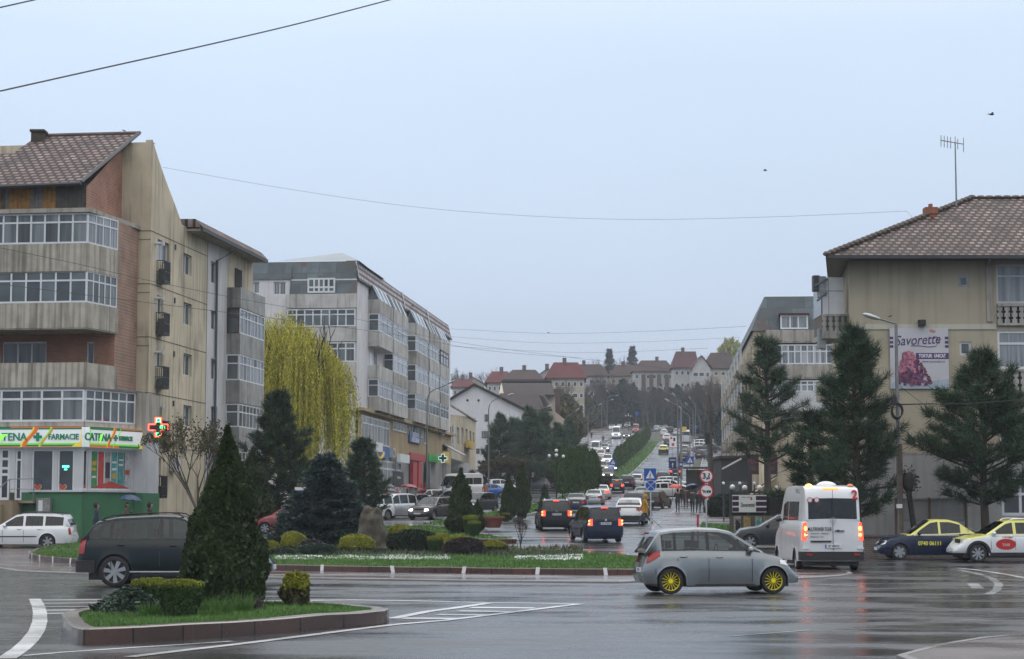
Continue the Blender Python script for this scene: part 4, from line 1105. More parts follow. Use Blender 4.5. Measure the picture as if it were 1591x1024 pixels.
#buildings
M_CREAM=mat('stained_cream_render',(.52,.45,.33),.85,.16,.5,streak=.68,streak_col=(.15,.125,.09),bump=.3,bscale=30)
M_CREAMD=mat('dirty_concrete_render',(.36,.33,.28),.85,.14,.6,streak=.7,streak_col=(.1,.095,.085),bump=.3,bscale=30)
M_GREYW=mat('stained_white_render',(.52,.51,.51),.85,.1,.5,streak=.4,streak_col=(.22,.21,.19),bump=.2,bscale=30)
M_CONC=mat('weathered_concrete',(.36,.345,.32),.85,.2,.8,streak=.8,streak_col=(.055,.055,.048),bump=.3,bscale=25)
M_SOFFIT=mat('dark_soffit',(.07,.065,.06),.9,.2)
M_GUTTER=mat('dark_gutter',(.03,.032,.035),.5,.2)
M_BRICKA=brick_mat('orange_brick',(.36,.135,.07),(.27,.10,.058),(.25,.2,.16),.24,.078,.012,-7.5)
M_BRICKA2=brick_mat('orange_brick_gable',(.36,.135,.07),(.27,.10,.058),(.27,.22,.18),.3,.13,.02,82.5)
M_BRICKD=brick_mat('dark_brick',(.12,.06,.05),(.085,.045,.04),(.13,.12,.11),.24,.078,.012,0)
M_MAROON=mat('maroon_metal',(.06,.02,.02),.5,.2)
M_INT=mat('dark_interior',(.02,.02,.022),.9,.3)
M_LIGHTP=mat('pale_panel',(.5,.51,.52),.5,.1,1.0,streak=.2,streak_col=(.25,.25,.24))
M_METAL=mat('galvanised_metal',(.22,.23,.24),.45,.2,6,metal=.6)
M_DKMETAL=mat('dark_metal',(.04,.042,.045),.5,.2,6)
def tile_mat(name,cols,ang,pitchrow=.34,w_=.24):
 """roof tiles with light worn edges, snow-pale lichen and darker patches"""
 m=brick_mat(name,cols[0],cols[1],cols[2],w_,pitchrow,.085,ang,.75,'xy',.8,.5,.6)
 return m
M_TILE=tile_mat('worn_clay_tiles',((.25,.205,.195),(.14,.09,.08),(.025,.012,.011)),-7.5,.34,.42)
M_TILER=tile_mat('worn_clay_tiles_right',((.23,.19,.175),(.13,.088,.077),(.025,.013,.011)),0,.32,.36)
M_FRED=mat('red_roof_sheet',(.085,.011,.012),.95,.25,.2,streak=.35,streak_col=(.12,.07,.06))
M_FBROWN=mat('brown_roof_tiles',(.042,.022,.018),.95,.3,.25,streak=.3,streak_col=(.05,.04,.035))
M_SLATE=mat('dark_metal_roof',(.028,.024,.025),.95,.15,.4)
def patch_mat(name,ang):
 m=brick_mat(name,(.068,.10,.115),(.028,.044,.052),(.03,.04,.045),1.4,.95,.03,ang,.5,'xz',.3,.3,.3)
 t=m.node_tree;b=t.nodes['Principled BSDF'];src=b.inputs['Base Color'].links[0].from_socket
 tcn=[n for n in t.nodes if n.type=='TEX_COORD'][0]
 n=t.nodes.new('ShaderNodeTexNoise');n.inputs['Scale'].default_value=.55;n.inputs['Detail'].default_value=5
 t.links.new(tcn.outputs['Object'],n.inputs['Vector'])
 r=t.nodes.new('ShaderNodeMapRange');r.inputs[1].default_value=.58;r.inputs[2].default_value=.66;t.links.new(n.outputs['Fac'],r.inputs[0])
 mi=t.nodes.new('ShaderNodeMixRGB');mi.inputs[2].default_value=(.06,.04,.035,1)
 t.links.new(r.outputs[0],mi.inputs[0]);t.links.new(src,mi.inputs[1]);t.links.new(mi.outputs[0],b.inputs['Base Color'])
 return m
def ac_unit(W,parent,u,z,n=0,s=1.0,name='air_conditioner'):
 b=MB(W);b.box(u-.4*s,u+.4*s,n,n+.32,z,z+.6*s)
 o=b.build(name,M_LIGHTP,parent);g_=MB(W)
 for k in range(12):
  a,a1=2*math.pi*k/12,2*math.pi*(k+1)/12
  g_.quad((u-.1*s,n+.325,z+.3*s),(u-.1*s+.22*s*math.cos(a),n+.325,z+.3*s+.22*s*math.sin(a)),(u-.1*s+.22*s*math.cos(a1),n+.325,z+.3*s+.22*s*math.sin(a1)))
 g_.build('fan_grille',M_DKMETAL,o,fix=False);return o
A=thing('apartment_building','cream apartment block with brick gable, tiled roof and a pharmacy on its ground floor','building',(-24,97,.6))
C0=Vector((X(227,95),95,0));dF=Vector((.1305,.9914,0));dB=Vector((.9914,-.1305,0))
WF=Wall(C0,dF)
fin_l=rayplane(186,500,C0,(-.1305,-.9914,0))
WB=Wall((X(128,89.3),89.3,0),dB)
kR=.9914
def UZ(W,x0,y0,x1,y1,n=0,at=None):
 xm=(x0+x1)/2
 ua,_=W.uz(x0,(y0+y1)/2,n);ub,_=W.uz(x1,(y0+y1)/2,n)
 za=W.uz(xm,y1,n)[1];zb=W.uz(xm,y0,n)[1]
 return(min(ua,ub),max(ua,ub),min(za,zb),max(za,zb))
hA=[]
cols=[((285,298),[(395,427),(471,505),(550,584),(630,663)]),((327,337),[(407,440),(483,512),(558,590),(632,662)])]
winA=[]
for(x0,x1),rows in cols:
 for(y0,y1)in rows:winA.append(UZ(WF,x0,y0,x1,y1))
lat=[(245,263,375,408),(244,254,460,489),(243,253,545,572),(242,252,628,655),(241,250,711,742)]
for x0,x1,y0,y1 in lat:winA.append(UZ(WF,x0,y0,x1,y1))
L1,L2,L3=9.8,13.7,19.2
zt_eave=WF.uz(283,352)[1]
zb_=.2
mb=MB();holewall(mb,WF,0,L1,zb_,zt_eave-.9,[h for h in winA if h[1]<L1],.22)
topA=[WF.uz(*p)for p in((231,217),(237,217),(246,246),(254,270),(262,292),(272,318),(282,346))]
mb.fr=WF
pts=[(0,zt_eave-.9)]+[(max(0,u),z)for u,z in topA]+[(topA[-1][0]+.02,zt_eave+.1),(L1,zt_eave+.1),(L1,zt_eave-.9)]
mb.prism([(u,0,z)for u,z in pts],(WF.n*-1)*0 if False else(0,0,0))if False else mb.add([(u,0,z)for u,z in pts],[tuple(range(len(pts)))])
ptop=[(max(0,u),z)for u,z in topA]
for i in range(len(ptop)-1):
 (u0,z0),(u1,z1)=ptop[i],ptop[i+1]
 mb.quad((u0,0,z0),(u1,0,z1),(u1,-.35,z1),(u0,-.35,z0));mb.quad((u0,-.35,z0-3),(u1,-.35,z1-3),(u1,-.35,z1),(u0,-.35,z0))
wfin=(fin_l-C0).length
ztop=topA[0][1]
mb.fr=Wall(C0,dB)
mb.quad((-wfin,0,zb_),(0,0,zb_),(0,0,ztop),(-wfin+.55,0,ztop),(-wfin,0,ztop-.9))
mb.quad((-wfin,0,zb_),(-wfin,-3,zb_),(-wfin,-3,ztop-.9),(-wfin,0,ztop-.9))
mb.quad((-wfin+.55,0,ztop),(0,0,ztop),(0,-.5,ztop),(-wfin+.55,-.5,ztop))
mb.fr=WF
mb.quad((L2,0,zb_),(L3,0,zb_),(L3,0,zt_eave+.1),(L2,0,zt_eave+.1))
mb.quad((L3,0,zb_),(L3,-12,zb_),(L3,-12,zt_eave+.1),(L3,0,zt_eave+.1))
mb.build('wall',M_CREAM,A)
mb=MB();holewall(mb,WF,L1,L2,zb_,zt_eave+.1,[h for h in winA if h[0]>L1 and h[1]<L2],.22,n=.02);mb.build('white_wall',M_GREYW,A)
mb=MB(WF)
for y in(354.5,438,521.6,609,692):
 z=WF.uz(226,y)[1];mb.box(0,L1,.0,.012,z-.02,z+.02)
 mb.fr=Wall(C0,dB);mb.box(-wfin+.0,0,0,.012,z-.02,z+.02);mb.box(-wfin,0,0,.012,z-.45,z-.42);mb.fr=WF
mb.build('floor_joints',mat('joint_dark',(.13,.12,.09),.9,.2),A)
for i,h in enumerate(winA):
 if i in(8,):window(WF,A,*h,-.14,2,(1,),sill=True)
 elif h[1]<L2:window(WF,A,*h,-.14,2 if h[1]-h[0]>.9 else 1,(1,),sill=h[1]<L1,fw=.06)
for x0,x1,y0,y1 in((243,263,408,441),(242,262,488,521),(241,261,571,604),(240,260,655,688),(238,259,740,773)):
 u0,u1,z0,z1=UZ(WF,x0,y0,x1-4,y1)
 b=MB(WF);u1=u0+.95
 for u in np.linspace(u0,u1,12):b.box(u-.012,u+.012,.40,.424,z0,z1)
 for n_ in np.linspace(.03,.4,5):
  b.box(u0,u0+.02,n_-.012,n_+.012,z0,z1);b.box(u1-.02,u1,n_-.012,n_+.012,z0,z1)
 for z in(z0,z0+.08,(z0+z1)/2,z1):
  b.box(u0,u1,.395,.43,z-.02,z+.02);b.box(u0-.01,u0+.03,0,.42,z-.02,z+.02);b.box(u1-.03,u1+.01,0,.42,z-.02,z+.02)
 b.box(u0,u1,0,.42,z0-.04,z0)
 cg=b.build('balcony_cage',M_DKMETAL,A)
 b=MB(WF);b.box(u0+.15,u1-.15,.08,.34,z0,z0+(z1-z0)*random.uniform(.4,.85));b.build('stored_clutter',mat('clutter_grey',(.09,.1,.1),.8,.4,2),cg)
for y in(378,463,547,631):
 u,z=WF.uz(240,y);b=MB(WF);b.tube([(u+.1,0,z),(u+.1,.42,z)],.07,8);b.tube([(u+.1,.42,z+.1),(u+.1,.42,z-.12)],.09,8);b.build('flue_pipe',M_LIGHTP,A,smooth=True)
for px,py in((272,384),(271,467),(270,550),(269,627)):
 u,z=WF.uz(px,py);b=MB(WF);b.box(u-.08,u+.08,0,.05,z-.14,z+.14);b.build('wall_vent',M_DKMETAL,A)
u,z=WF.uz(266,732);ac_unit(WF,A,u,z,.05,1.0)
b=MB(WF);zc=zt_eave-.35
b.tube([(L2-1.0,.8,zt_eave-.25),(L1+1.5,.12,zt_eave-1.0),(L1+1.5,.12,zb_)],.07,8);b.build('rain_pipe',mat('blue_grey_pipe',(.055,.075,.085),.5,.1),A,smooth=True)
b=MB(WF);b.box(5.9,19.1,0,.8,zt_eave-.12,zt_eave);b.build('eaves',M_CREAMD,A)
b=MB(WF);b.box(5.8,19.2,.8,.93,zt_eave-.14,zt_eave+.02);b.build('gutter',M_GUTTER,A)
b=MB(WF);zr=zt_eave+.02
b.add([(5.8,.95,zr),(19.2,.95,zr),(19.2,.5,zr+.48),(5.8,.5,zr+.48),(5.8,-8,zr+.6),(19.2,-8,zr+.6)],[(0,1,2,3),(3,2,5,4),(1,5,2),(0,3,4)])
b.build('side_roof',M_TILE,A)
for k,(y0,y1,glz,gmm)in enumerate(((441,473,None,0),(514,547,(474,514),1),(588,624,(547,588),2),(662,700,(625,661),3),(738,775,(700,738),4))):
 n_=.8;u0=L2+.05;u1=L3-.1
 z1=WF.uz(362,y0,n_)[1];z0=WF.uz(362,y1,n_)[1]
 b=MB(WF);b.box(u0,u1,n_-.1,n_,z0,z1);b.box(u0,u0+.12,0,n_-.1,z0,z1);b.box(u1-.12,u1,0,n_-.1,z0,z1);b.box(u0+.12,u1-.12,0,n_-.1,z0,z0+.12)
 bo=b.build('balcony',stripe_mat('fluted_parapet',(.36,.355,.34),(.24,.235,.225),.22,WF.ang,duty=.35,streak=.6),A)
 if glz:
  za,zb2=z1+.0,WF.uz(362,glz[0],n_)[1]
  window(WF,A,u0,u1,za+.005,zb2-.005,n_-.02,7,(2,1),gm=[M_GL2,M_GL3,M_GL2,M_GL4,M_GL3][gmm],name='balcony_glazing')
  WS=Wall(WF(u0,0,0)[:2],-WF.n)
  WS=Wall(Vector(WF(u0-.0,n_,0))-WF.n*n_,WF.n)
  window(WS,A,.0,n_-.05,za+.005,zb2-.005,.0,1,(2,1),fm=M_MAROON if gmm==1 else M_UPVC,gm=M_GL3,name='balcony_glazing')
 else:
  b=MB(WF);b.box(u0+1.5,u0+2.9,0.01,.06,z1,z1+1.3);b.build('balcony_door',M_INT,A)
fr=[(rayplane(128,y,(X(128,89.3),89.3,0),tuple(WB.n)))for y in(325,)]
zfl=lambda y:WB.uz(120,y)[1]
PLUT=stripe_mat('fluted_cream_parapet',(.42,.385,.32),(.31,.285,.235),.3,WB.ang,duty=.4,streak=.7)
UL=-11.0
Wdiag={}
def diag(px_end,Yend):
 a=Vector((X(128,89.3),89.3,0));e=Vector((X(px_end,Yend),Yend,0));return Wall(a,(e-a)),(e-a).length
WD,LD=diag(178,92.0)
WS2,LS2=diag(208,92.6)
def wrap_box(name,z0,z1,m,WDx,LDx,t=.15,parent=A,n=0):
 b=MB(WB);b.box(UL,n,-t,n,z0,z1);b.fr=WDx;b.box(0,LDx,-t,n,z0+.003,z1-.003)
 b.fr=None
 return b.build(name,m,parent)
def slab(name,z0,z1,WDx,LDx,m,out=.0):
 a=Vector(WB(UL,out,0));c=Vector(WB(out,out,0));e=Vector(WDx(LDx,out,0));bk=e+Vector((-.4,4.5,0));bk2=Vector(WB(UL,-6,0))
 b=MB();b.prism([(p.x,p.y,z0)for p in(a,c,e,bk,bk2)],(0,0,z1-z0));return b.build(name,m,A)
rows_=[(378,421,330,378),(470,509,420,470),(563,602,None,None)]
for(y0,y1,g0,g1),i in zip(rows_,range(3)):
 z1,z0=zfl(y0),zfl(y1)
 wrap_box('balcony_parapet',z0,z1,PLUT,WD,LD)
 slab('balcony_floor',z0-.06,z0+.1,WD,LD-.05,M_CREAMD,-.03)
 if g0:
  za,zb2=z1+.01,zfl(g0)-.01
  window(WB,A,-12.6 if 0 else UL,-.01,za,zb2,-.03,16 if i==0 else 15,(2.6,1),gm=M_GL3 if i==0 else M_GL4,name='balcony_glazing',fw=.08)
  window(WD,A,.04,LD-.1,za,zb2,-.03,4 if i==0 else 5,(2.6,1),gm=M_GL2 if i==0 else M_GL3,name='balcony_glazing',fw=.07)
za=zfl(330)
a_=Vector(WB(UL,.12,0));c_=Vector(WB(.12,.12,0));e_=Vector((X(213,95.2),95.2,0));b=MB()
b.prism([(p[0],p[1],za)for p in(a_,c_,e_,e_+Vector((-6,.9,0)),Vector(WB(UL,-6,0)))],(0,0,.2));b.build('roof_slab',M_CREAMD,A)
WBK=Wall(WB(0,-2.7,0),dB)
b=MB();zz0,zz1=zfl(604),zfl(330)
win_o=UZ(WBK,3,531,72,566);win_d=UZ(WBK,134,531,146,572)
holewall(b,WBK,UL,.45,zz0,zz1,[win_o,win_d],.15)
WSB=Wall(WBK(.45,0,0),dF);b.fr=WSB;b.quad((0,0,zz0),(3.6,0,zz0),(3.6,0,zz1),(0,0,zz1))
b.build('brick_wall',M_BRICKA,A)
window(WBK,A,*win_o,-.1,3,(1,),gm=M_GL3);window(WBK,A,*win_d,-.1,1,(1,),gm=M_GL)
g0=rayplane(124,322,(X(124,90.2),90.2,0),(0,-1,0));WG=Wall((X(124,90.2),90.2,0),dF)
gp=[WG.uz(*p)for p in((124,326),(124,285),(186,234),(190,231))]
ue=gp[2][0]
b=MB(WG);b.add([(0,0,zfl(330)+.2),(0,0,gp[1][1]),(ue,0,gp[2][1]),(ue+.6,0,gp[2][1]),(ue+.6,0,zfl(330)+.2)],[(0,1,2,3,4)]);b.build('brick_gable',M_BRICKA2,A)
WA_=Wall(WG(0,0,0),dB)
b=MB(WA_);zatt=WA_.uz(120,284)[1];x_=UL-1
pl=[mat('plank_ochre',(.22,.11,.025),.8,.3,4),mat('plank_grey',(.13,.12,.11),.8,.35,4,streak=.4),mat('plank_brown',(.10,.06,.03),.8,.35,4),mat('plank_dark',(.05,.045,.04),.8,.3,4)]
u=-.02;seq=[3]*7+[0]*3+[1]*3+[0]*5+[1,2]*4+[2,2,0,1]*2+[0]*2+[1]*4+[2,1]*12
k=0
while u>UL-1:
 b.mi=seq[k%len(seq)];w_=.21;off_=random.uniform(0,.02)
 b.box(u-w_,u-.01,-.05+off_,0+off_,zfl(330)+.2,zatt);u-=w_;k+=1
b.build('attic_boarding',pl,A)
n_up=(dF*(-math.sin(R(29)))+Vector((0,0,math.cos(R(29)))))
pe=Vector(WA_(0,.35,zatt))
RP=lambda px,py:rayplane(px,py,pe,n_up)
poly=[RP(-70,291),RP(126,283),RP(217,206),RP(67,211),RP(52,216),RP(20,238),RP(-70,242)]
b=MB();b.prism(poly,n_up*-.12);b.build('roof',M_TILE,A)
b=MB();pts=[RP(126,283)+Vector((0,0,.0)),RP(217,206)]
b.tube([pts[0],pts[1]],.1,5);b.build('verge_board',M_GUTTER,A)
b=MB();b.tube([RP(-70,293),RP(126,285)],.1,6);b.build('gutter',M_GUTTER,A,smooth=True)
b=MB();b.tube([RP(66,211),RP(217,207)],.11,6);b.build('ridge_tiles',M_BRICKD,A,smooth=True)
c1=RP(52,216);
b=MB();cz=P(61,204,c1.y).z;cx0,cx1=X(52,c1.y,210),X(71,c1.y,210)
b.box(cx0,cx1,c1.y-.5,c1.y+.2,cz-1.3,cz-.12);b.box(cx0-.06,cx1+.06,c1.y-.56,c1.y+.26,cz-.12,cz);b.build('chimney',mat('mossy_chimney',(.05,.045,.035),.9,.4,3),A)
b=MB(WF);b.add([(.4,-.5,0),(L3-.3,-.5,0),(L3-.3,-13,0),(.4,-13,0),(.4,-.5,zt_eave-.2),(L3-.3,-.5,zt_eave-.2),(L3-.3,-13,zt_eave-.2),(.4,-13,zt_eave-.2)],[(0,1,5,4),(1,2,6,5),(2,3,7,6),(3,0,4,7),(4,5,6,7)])
b.build('inner_mass',M_INT,A)
z1f0,z1f1=zfl(655),zfl(604)
window(WB,A,UL,-.01,z1f0,z1f1,0,11,(2.6,1),gm=M_GL3,name='balcony_glazing',fw=.1)
window(WS2,A,.05,LS2-.02,z1f0,z1f1,0,6,(2.6,1),gm=M_GL4,name='balcony_glazing',fw=.08)
b=MB(WB);b.box(UL,0,-.3,.06,z1f0-.22,z1f0-.01);b.fr=WS2;b.box(0,LS2,-.3,.06,z1f0-.22,z1f0-.012);b.build('ledge',M_CREAMD,A)
a_=Vector(WB(UL,.05,0));c_=Vector(WB(.05,.05,0));e_=Vector(WS2(LS2+.3,.1,0))
b=MB();b.prism([(p[0],p[1],z1f1)for p in(a_,c_,e_,e_+Vector((0,3,0)),Vector(WB(UL,-5,0)))],(0,0,.08));b.build('gallery_roof',mat('sheet_roof_grey',(.13,.13,.13),.5,.2),A)
M_SHOPW=mat('shop_white',(.5,.51,.53),.55,.08,1.0,streak=.15)
M_GREENW=mat('green_plinth_paint',(.035,.15,.065),.6,.14,.6,streak=.25,streak_col=(.03,.07,.045))
zs1,zs0=zfl(695),zfl(765);zg=0.2
gwins=[(49,82),(89,115),(120,138.5)]
WSH=Wall(WB(0,0,0),dB)
hs=[]
for x0,x1 in((49,83),(89,115)):
 hs.append(UZ(WB,x0,698,x1,764))
door_h=UZ(WB,-14,696,15,777);side_h=UZ(WB,23,698,34,777)
b=MB();holewall(b,WB,UL,0,zs0,zs1+.1,hs+[(door_h[0],door_h[1],zs0-1,door_h[3]),(side_h[0],side_h[1],zs0-1,side_h[3])],.1)
hs2=[]
def UD(x0,x1,y0=699,y1=762):
 return UZ(WS2,x0,y0,x1,y1)
d1=UD(122,137);d2=UD(142,204)
d1=(max(.03,d1[0]),d1[1],zs0+.12,zs1-.1);d2=(d2[0],min(d2[1],LS2-.1),zs0+.12,zs1-.1)
holewall(b,WS2,0,LS2,zs0,zs1+.1,[d1,d2],.1)
WRT=Wall(WS2(LS2,0,0),dB);b.fr=WRT;b.quad((0,0,zs0-.6),(.35,0,zs0-.6),(.35,0,zs1+.35),(0,0,zs1+.35))
b.fr=None;q0=Vector(WRT(.35,0,0));b.fr=Wall(q0,dF);b.quad((0,0,zs0-.6),(2.6,0,zs0-.6),(2.6,0,zs1+.35),(0,0,zs1+.35))
b.build('shop_front',M_SHOPW,A)
b=MB(WRT);b.quad((0,.0,zs1+.35),(.35,0,zs1+.35),(.35,0,z1f1),(0,0,z1f1));b.fr=Wall(q0,dF);b.quad((0,0,zs1+.35),(2.6,0,zs1+.35),(2.6,0,z1f1),(0,0,z1f1));b.build('gallery_end',M_CREAMD,A)
b=MB(WB);u_g0=WB.uz(33,800)[0];b.quad((u_g0,.01,zg),(0,.01,zg),(0,.01,zs0),(u_g0,.01,zs0));b.fr=WS2;b.quad((0,.01,zg),(LS2,.01,zg),(LS2,.01,zs0),(0,.01,zs0))
b.fr=WRT;b.quad((0,.01,zg),(.4,.01,zg),(.4,.01,zs0),(0,.01,zs0));b.fr=Wall(WRT(.4,0,0),dF);b.quad((0,.01,zg),(2.6,.01,zg),(2.6,.01,zs0),(0,.01,zs0));b.build('green_plinth',M_GREENW,A)
for h in hs:window(WB,A,*h,-.05,1,(1,),gm=M_GL,name='shop_window',fw=.08)
window(WS2,A,*d1,-.05,1,(1,),gm=M_GL,name='shop_window');wf=window(WS2,A,*d2,-.05,6,(1,),gm=M_GL3,name='shop_window')
b=MB(WB);b.box(hs[0][0]-.1,0.05,0,.12,zs0+.02,zs0+.1);b.fr=WS2;b.box(0,LS2,0,.12,zs0+.023,zs0+.103);b.build('window_ledge',M_SHOPW,A)
dw=window(WB,A,door_h[0],door_h[1],zfl(777),door_h[3],-.05,2,(2.2,.6,.9,.8),gm=M_GL,name='door',fw=.12)
window(WB,A,side_h[0],side_h[1],zfl(777),side_h[3],-.05,1,(4,.9),gm=M_GL,name='door_side_light',fw=.09)
M_STONE=mat('tan_stone_steps',(.26,.2,.13),.8,.2,1.5)
b=MB(WB);zd=zfl(777)
b.box(UL,u_g0+.05,0.02,1.2,zg,zd-.02);b.box(u_g0-.1,u_g0+.75,.02,.5,zd-.14,zd-.03)
for k in range(4):b.box(UL,u_g0-.2-.3*k-.2,1.2+.28*k,1.2+.28*(k+1),zg,zd-.02-.18*(k+1))
b.build('entrance_steps',M_STONE,A)
b=MB(WB)
for u in(u_g0-.15,):
 b.tube([(u,1.1,zd),(u,1.1,zd+.95),(u-.5,2.1,zd-.1+.3),(u-.5,2.1,zd-.9)],.03,6)
b.tube([(u_g0-.15,1.1,zd+.95),(u_g0+.72,.4,zd+.98),(u_g0+.72,.4,zd-.05)],.025,6);b.tube([(u_g0-.15,1.1,zd+.5),(u_g0+.72,.4,zd+.5)],.018,6)
b.build('handrail',M_METAL,A,smooth=True)
b=MB(WB);u0,u1,z0,z1=UZ(WB,60,774,81,808);b.box(u0,u1,.02,.3,z0-.6,z1);b.build('utility_box',mat('speckled_box',(.2,.2,.19),.6,.35,12),A)
b=MB(WB);b.box(u0+.1,u0+.3,.3,.305,z1-.6,z1-.1);b.build('box_notice',M_PLATE,A)
for(px,W_)in((58,WB),(97,WB),(131,WS2)):
 u,z=W_.uz(px,757,-.06);b=MB(W_)
 hp=[(u+.013*16*math.sin(t)**3*.8,-.075+.0,z+.011*(13*math.cos(t)-5*math.cos(2*t)-2*math.cos(3*t)-math.cos(4*t)))for t in np.linspace(0,2*math.pi,24,endpoint=False)]
 b.add([(u+1.25*(p[0]-u),-.078,z+1.25*(p[2]-z)-.02)for p in hp],[tuple(range(24))]);b.mi=1
 b.add([(p[0],-.073,p[2])for p in hp],[tuple(range(24))]);b.build('heart_sticker',[mat('sticker_yellow',(.4,.35,.12),.5,.1),mat('sticker_red',(.4,.06,.06),.5,.2,20)],A,fix=False)
u,z=WB.uz(102,725,-.06);b=MB(WB);b.box(u-.16,u+.16,-.07,-.06,z-.04,z+.05);b.box(u-.07,u+.07,-.07,-.06,z-.16,z-.1)
b.build('green_neon',mat('green_neon',(.1,.8,.5),.3,.05,emit=(.1,1,.6),estr=3),A)
PC=[(.05,.22,.08),(.45,.06,.05),(.3,.3,.3),(.06,.3,.28),(.06,.26,.25),(.4,.42,.44)]
b=MB(WS2);du=(d2[1]-d2[0])/6;ms=[]
for k in range(6):
 b.mi=k;u0=d2[0]+du*k+.05;u1=u0+du-.09;b.box(u0,u1,-.055,-.045,d2[2]+.08,d2[3]-.08)
b.mi=6;b.add([(d2[0]+.06,-.042,d2[2]+.09),(d2[1]-.05,-.042,d2[2]+.09),((d2[0]+d2[1])/2,-.042,d2[2]+.42)],[(0,1,2)])
for k,zz,hh,mi_ in((0,.62,.1,7),(0,.48,.07,7),(1,.35,.22,6),(2,.3,.4,8),(3,.3,.12,7),(3,.5,.06,9),(4,.62,.05,9),(5,.4,.12,6),(0,.3,.05,9),(4,.75,.04,9),(3,.68,.05,9)):
 b.mi=mi_;hgt=d2[3]-d2[2];u0=d2[0]+du*k+.09;b.box(u0,u0+du-.17,-.05,-.041,d2[2]+hgt*zz,d2[2]+hgt*(zz+hh))
b.build('window_posters',[mat('poster%d'%i,c,.5,.35,5)for i,c in enumerate(PC)]+[mat('poster_red',(.42,.05,.03),.5,.1),mat('poster_orange',(.5,.3,.03),.5,.15),mat('poster_dark',(.03,.03,.04),.5,.2),M_PLATE],wf,fix=False)
SG=thing('shop_sign','long white and green pharmacy sign band with orange swooshes above the shop windows','sign',WB(-2,.2,zs1))
zb0,zb1=zfl(694.5),zfl(663.5)
def em(name,c,e):return mat(name,c,.4,.03,emit=c,estr=e)
M_SW,M_SG,M_SLG,M_SO,M_SY,M_SDG=em('sign_white',(.62,.66,.68),.35),em('sign_green',(.01,.16,.06),.2),em('sign_lime',(.2,.62,.05),.35),em('sign_orange',(.6,.13,.02),.3),em('sign_yellow',(.7,.5,.03),.35),em('sign_letter_green',(.01,.17,.08),.2)
for(W_,u0_,u1_,secs)in((WB,UL,.02,1),(WS2,.0,LS2+.1,2)):
 b=MB(W_);n1=.34;b.box(u0_,u1_,.02,n1,zb0,zb1);brd=b.build('sign_board',M_SW,SG)
 H=zb1-zb0;q=MB(W_)
 q.mi=0;q.box(u0_,u1_,n1,n1+.01,zb1-.13*H,zb1);q.box(u0_,u1_,n1,n1+.01,zb0,zb0+.11*H)
 q.mi=1;q.box(u0_,u1_,n1,n1+.008,zb0+.11*H,zb0+.2*H)
 q.mi=2;q.box(u0_,u1_,n1,n1+.012,zb0,zb0+.03*H)if secs==1 else q.box(u0_,u1_*.55,n1,n1+.012,zb0,zb0+.1*H);
 q.box(u0_ if secs==2 else-3.4,u1_,n1,n1+.013,zb1-.05*H,zb1)if secs==1 else q.box(u1_*.6,u1_,n1,n1+.013,zb1-.06*H,zb1)
 def swoosh(uc,wd,mi,k=.55,dn=0.02):
  L_=[(uc-k*math.cos(math.pi*t)*.5,zb0+H*t)for t in np.linspace(0,1,9)]
  q.mi=mi
  for i in range(8):
   q.quad((L_[i][0],n1+dn,L_[i][1]),(L_[i][0]+wd,n1+dn,L_[i][1]),(L_[i+1][0]+wd,n1+dn,L_[i+1][1]),(L_[i+1][0],n1+dn,L_[i+1][1]))
 ux=(lambda px:W_.uz(px,679,n1)[0])
 if secs==1:
  swoosh(ux(44),.2,2,.6);swoosh(ux(44)-.08,.08,3,.6,.022);swoosh(ux(69),.09,1,.55);swoosh(ux(72),.07,2,.55,.022)
  q.mi=3;q.add([(u1_,n1+.024,zb0),(u1_-.5,n1+.024,zb0),(u1_-.06,n1+.024,zb0+.25),(u1_,n1+.024,zb0+H)],[(0,1,2,3)])
 else:
  swoosh(ux(172),.14,2,.5);swoosh(ux(172)-.06,.06,3,.5,.022);swoosh(ux(181),.06,1,.5);q.mi=1;q.box(0,.06,n1,n1+.02,zb0+.2*H,zb1-.1*H)
  q.mi=3;q.add([(u1_,n1+.024,zb0),(u1_-.3,n1+.024,zb0),(u1_-.05,n1+.024,zb0+.25),(u1_,n1+.024,zb0+H)],[(0,1,2,3)])
 q.build('sign_swooshes',[M_SG,M_SLG,M_SO,M_SY],brd,fix=False)
 for s_,px,sz,sx_ in((('CATENA',12,.5,.95),('FARMACIE',99,.36,.88))if secs==1 else(('CATENA',152,.5,.95),('FARMACIE',195,.3,.72))):
  u=ux(px)
  text(s_,sz,M_SDG,brd,Vector(W_(u,n1+.02,(zb0+zb1)/2-.01)),W_.rot(),'sign_lettering',.03,sx=sx_,bold=.008)
 for px in((59,)if secs==1 else(179,)):
  u=ux(px);zc=(zb0+zb1)/2;c_=MB(W_);r_=.2 if secs==1 else.14
  c_.box(u-r_,u+r_,n1+.01,n1+.06,zc-r_*.35,zc+r_*.35);c_.box(u-r_*.35,u+r_*.35,n1+.01,n1+.061,zc-r_,zc+r_);c_.build('green_cross',M_SDG,brd)
 lf=MB(W_);u=ux(4 if secs==1 else 154);zc=(zb0+zb1)/2
 lf.add([(u-.3,n1+.07,zc-.22),(u-.05,n1+.07,zc-.2),(u+.12,n1+.07,zc+.02),(u+.32,n1+.07,zc+.14),(u,n1+.07,zc+.12),(u-.25,n1+.07,zc)]if secs==1 else[(u,n1+.07,zc-.3),(u+.12,n1+.07,zc-.05),(u+.22,n1+.07,zc+.2),(u+.02,n1+.07,zc+.12),(u-.06,n1+.07,zc-.1)],[(0,1,2,3,4,5)if secs==1 else(0,1,2,3,4)])
 lf.build('green_leaf',em('leaf_lime',(.25,.85,.1),.8),brd,fix=False)
cyy=91.6;cc=P(246,664,cyy);XS=thing('pharmacy_cross','cross-shaped neon sign with red outline and green centre on the corner wall','sign',tuple(cc))
sc_=3013/cyy;a_=15.5/sc_;w2=5/sc_
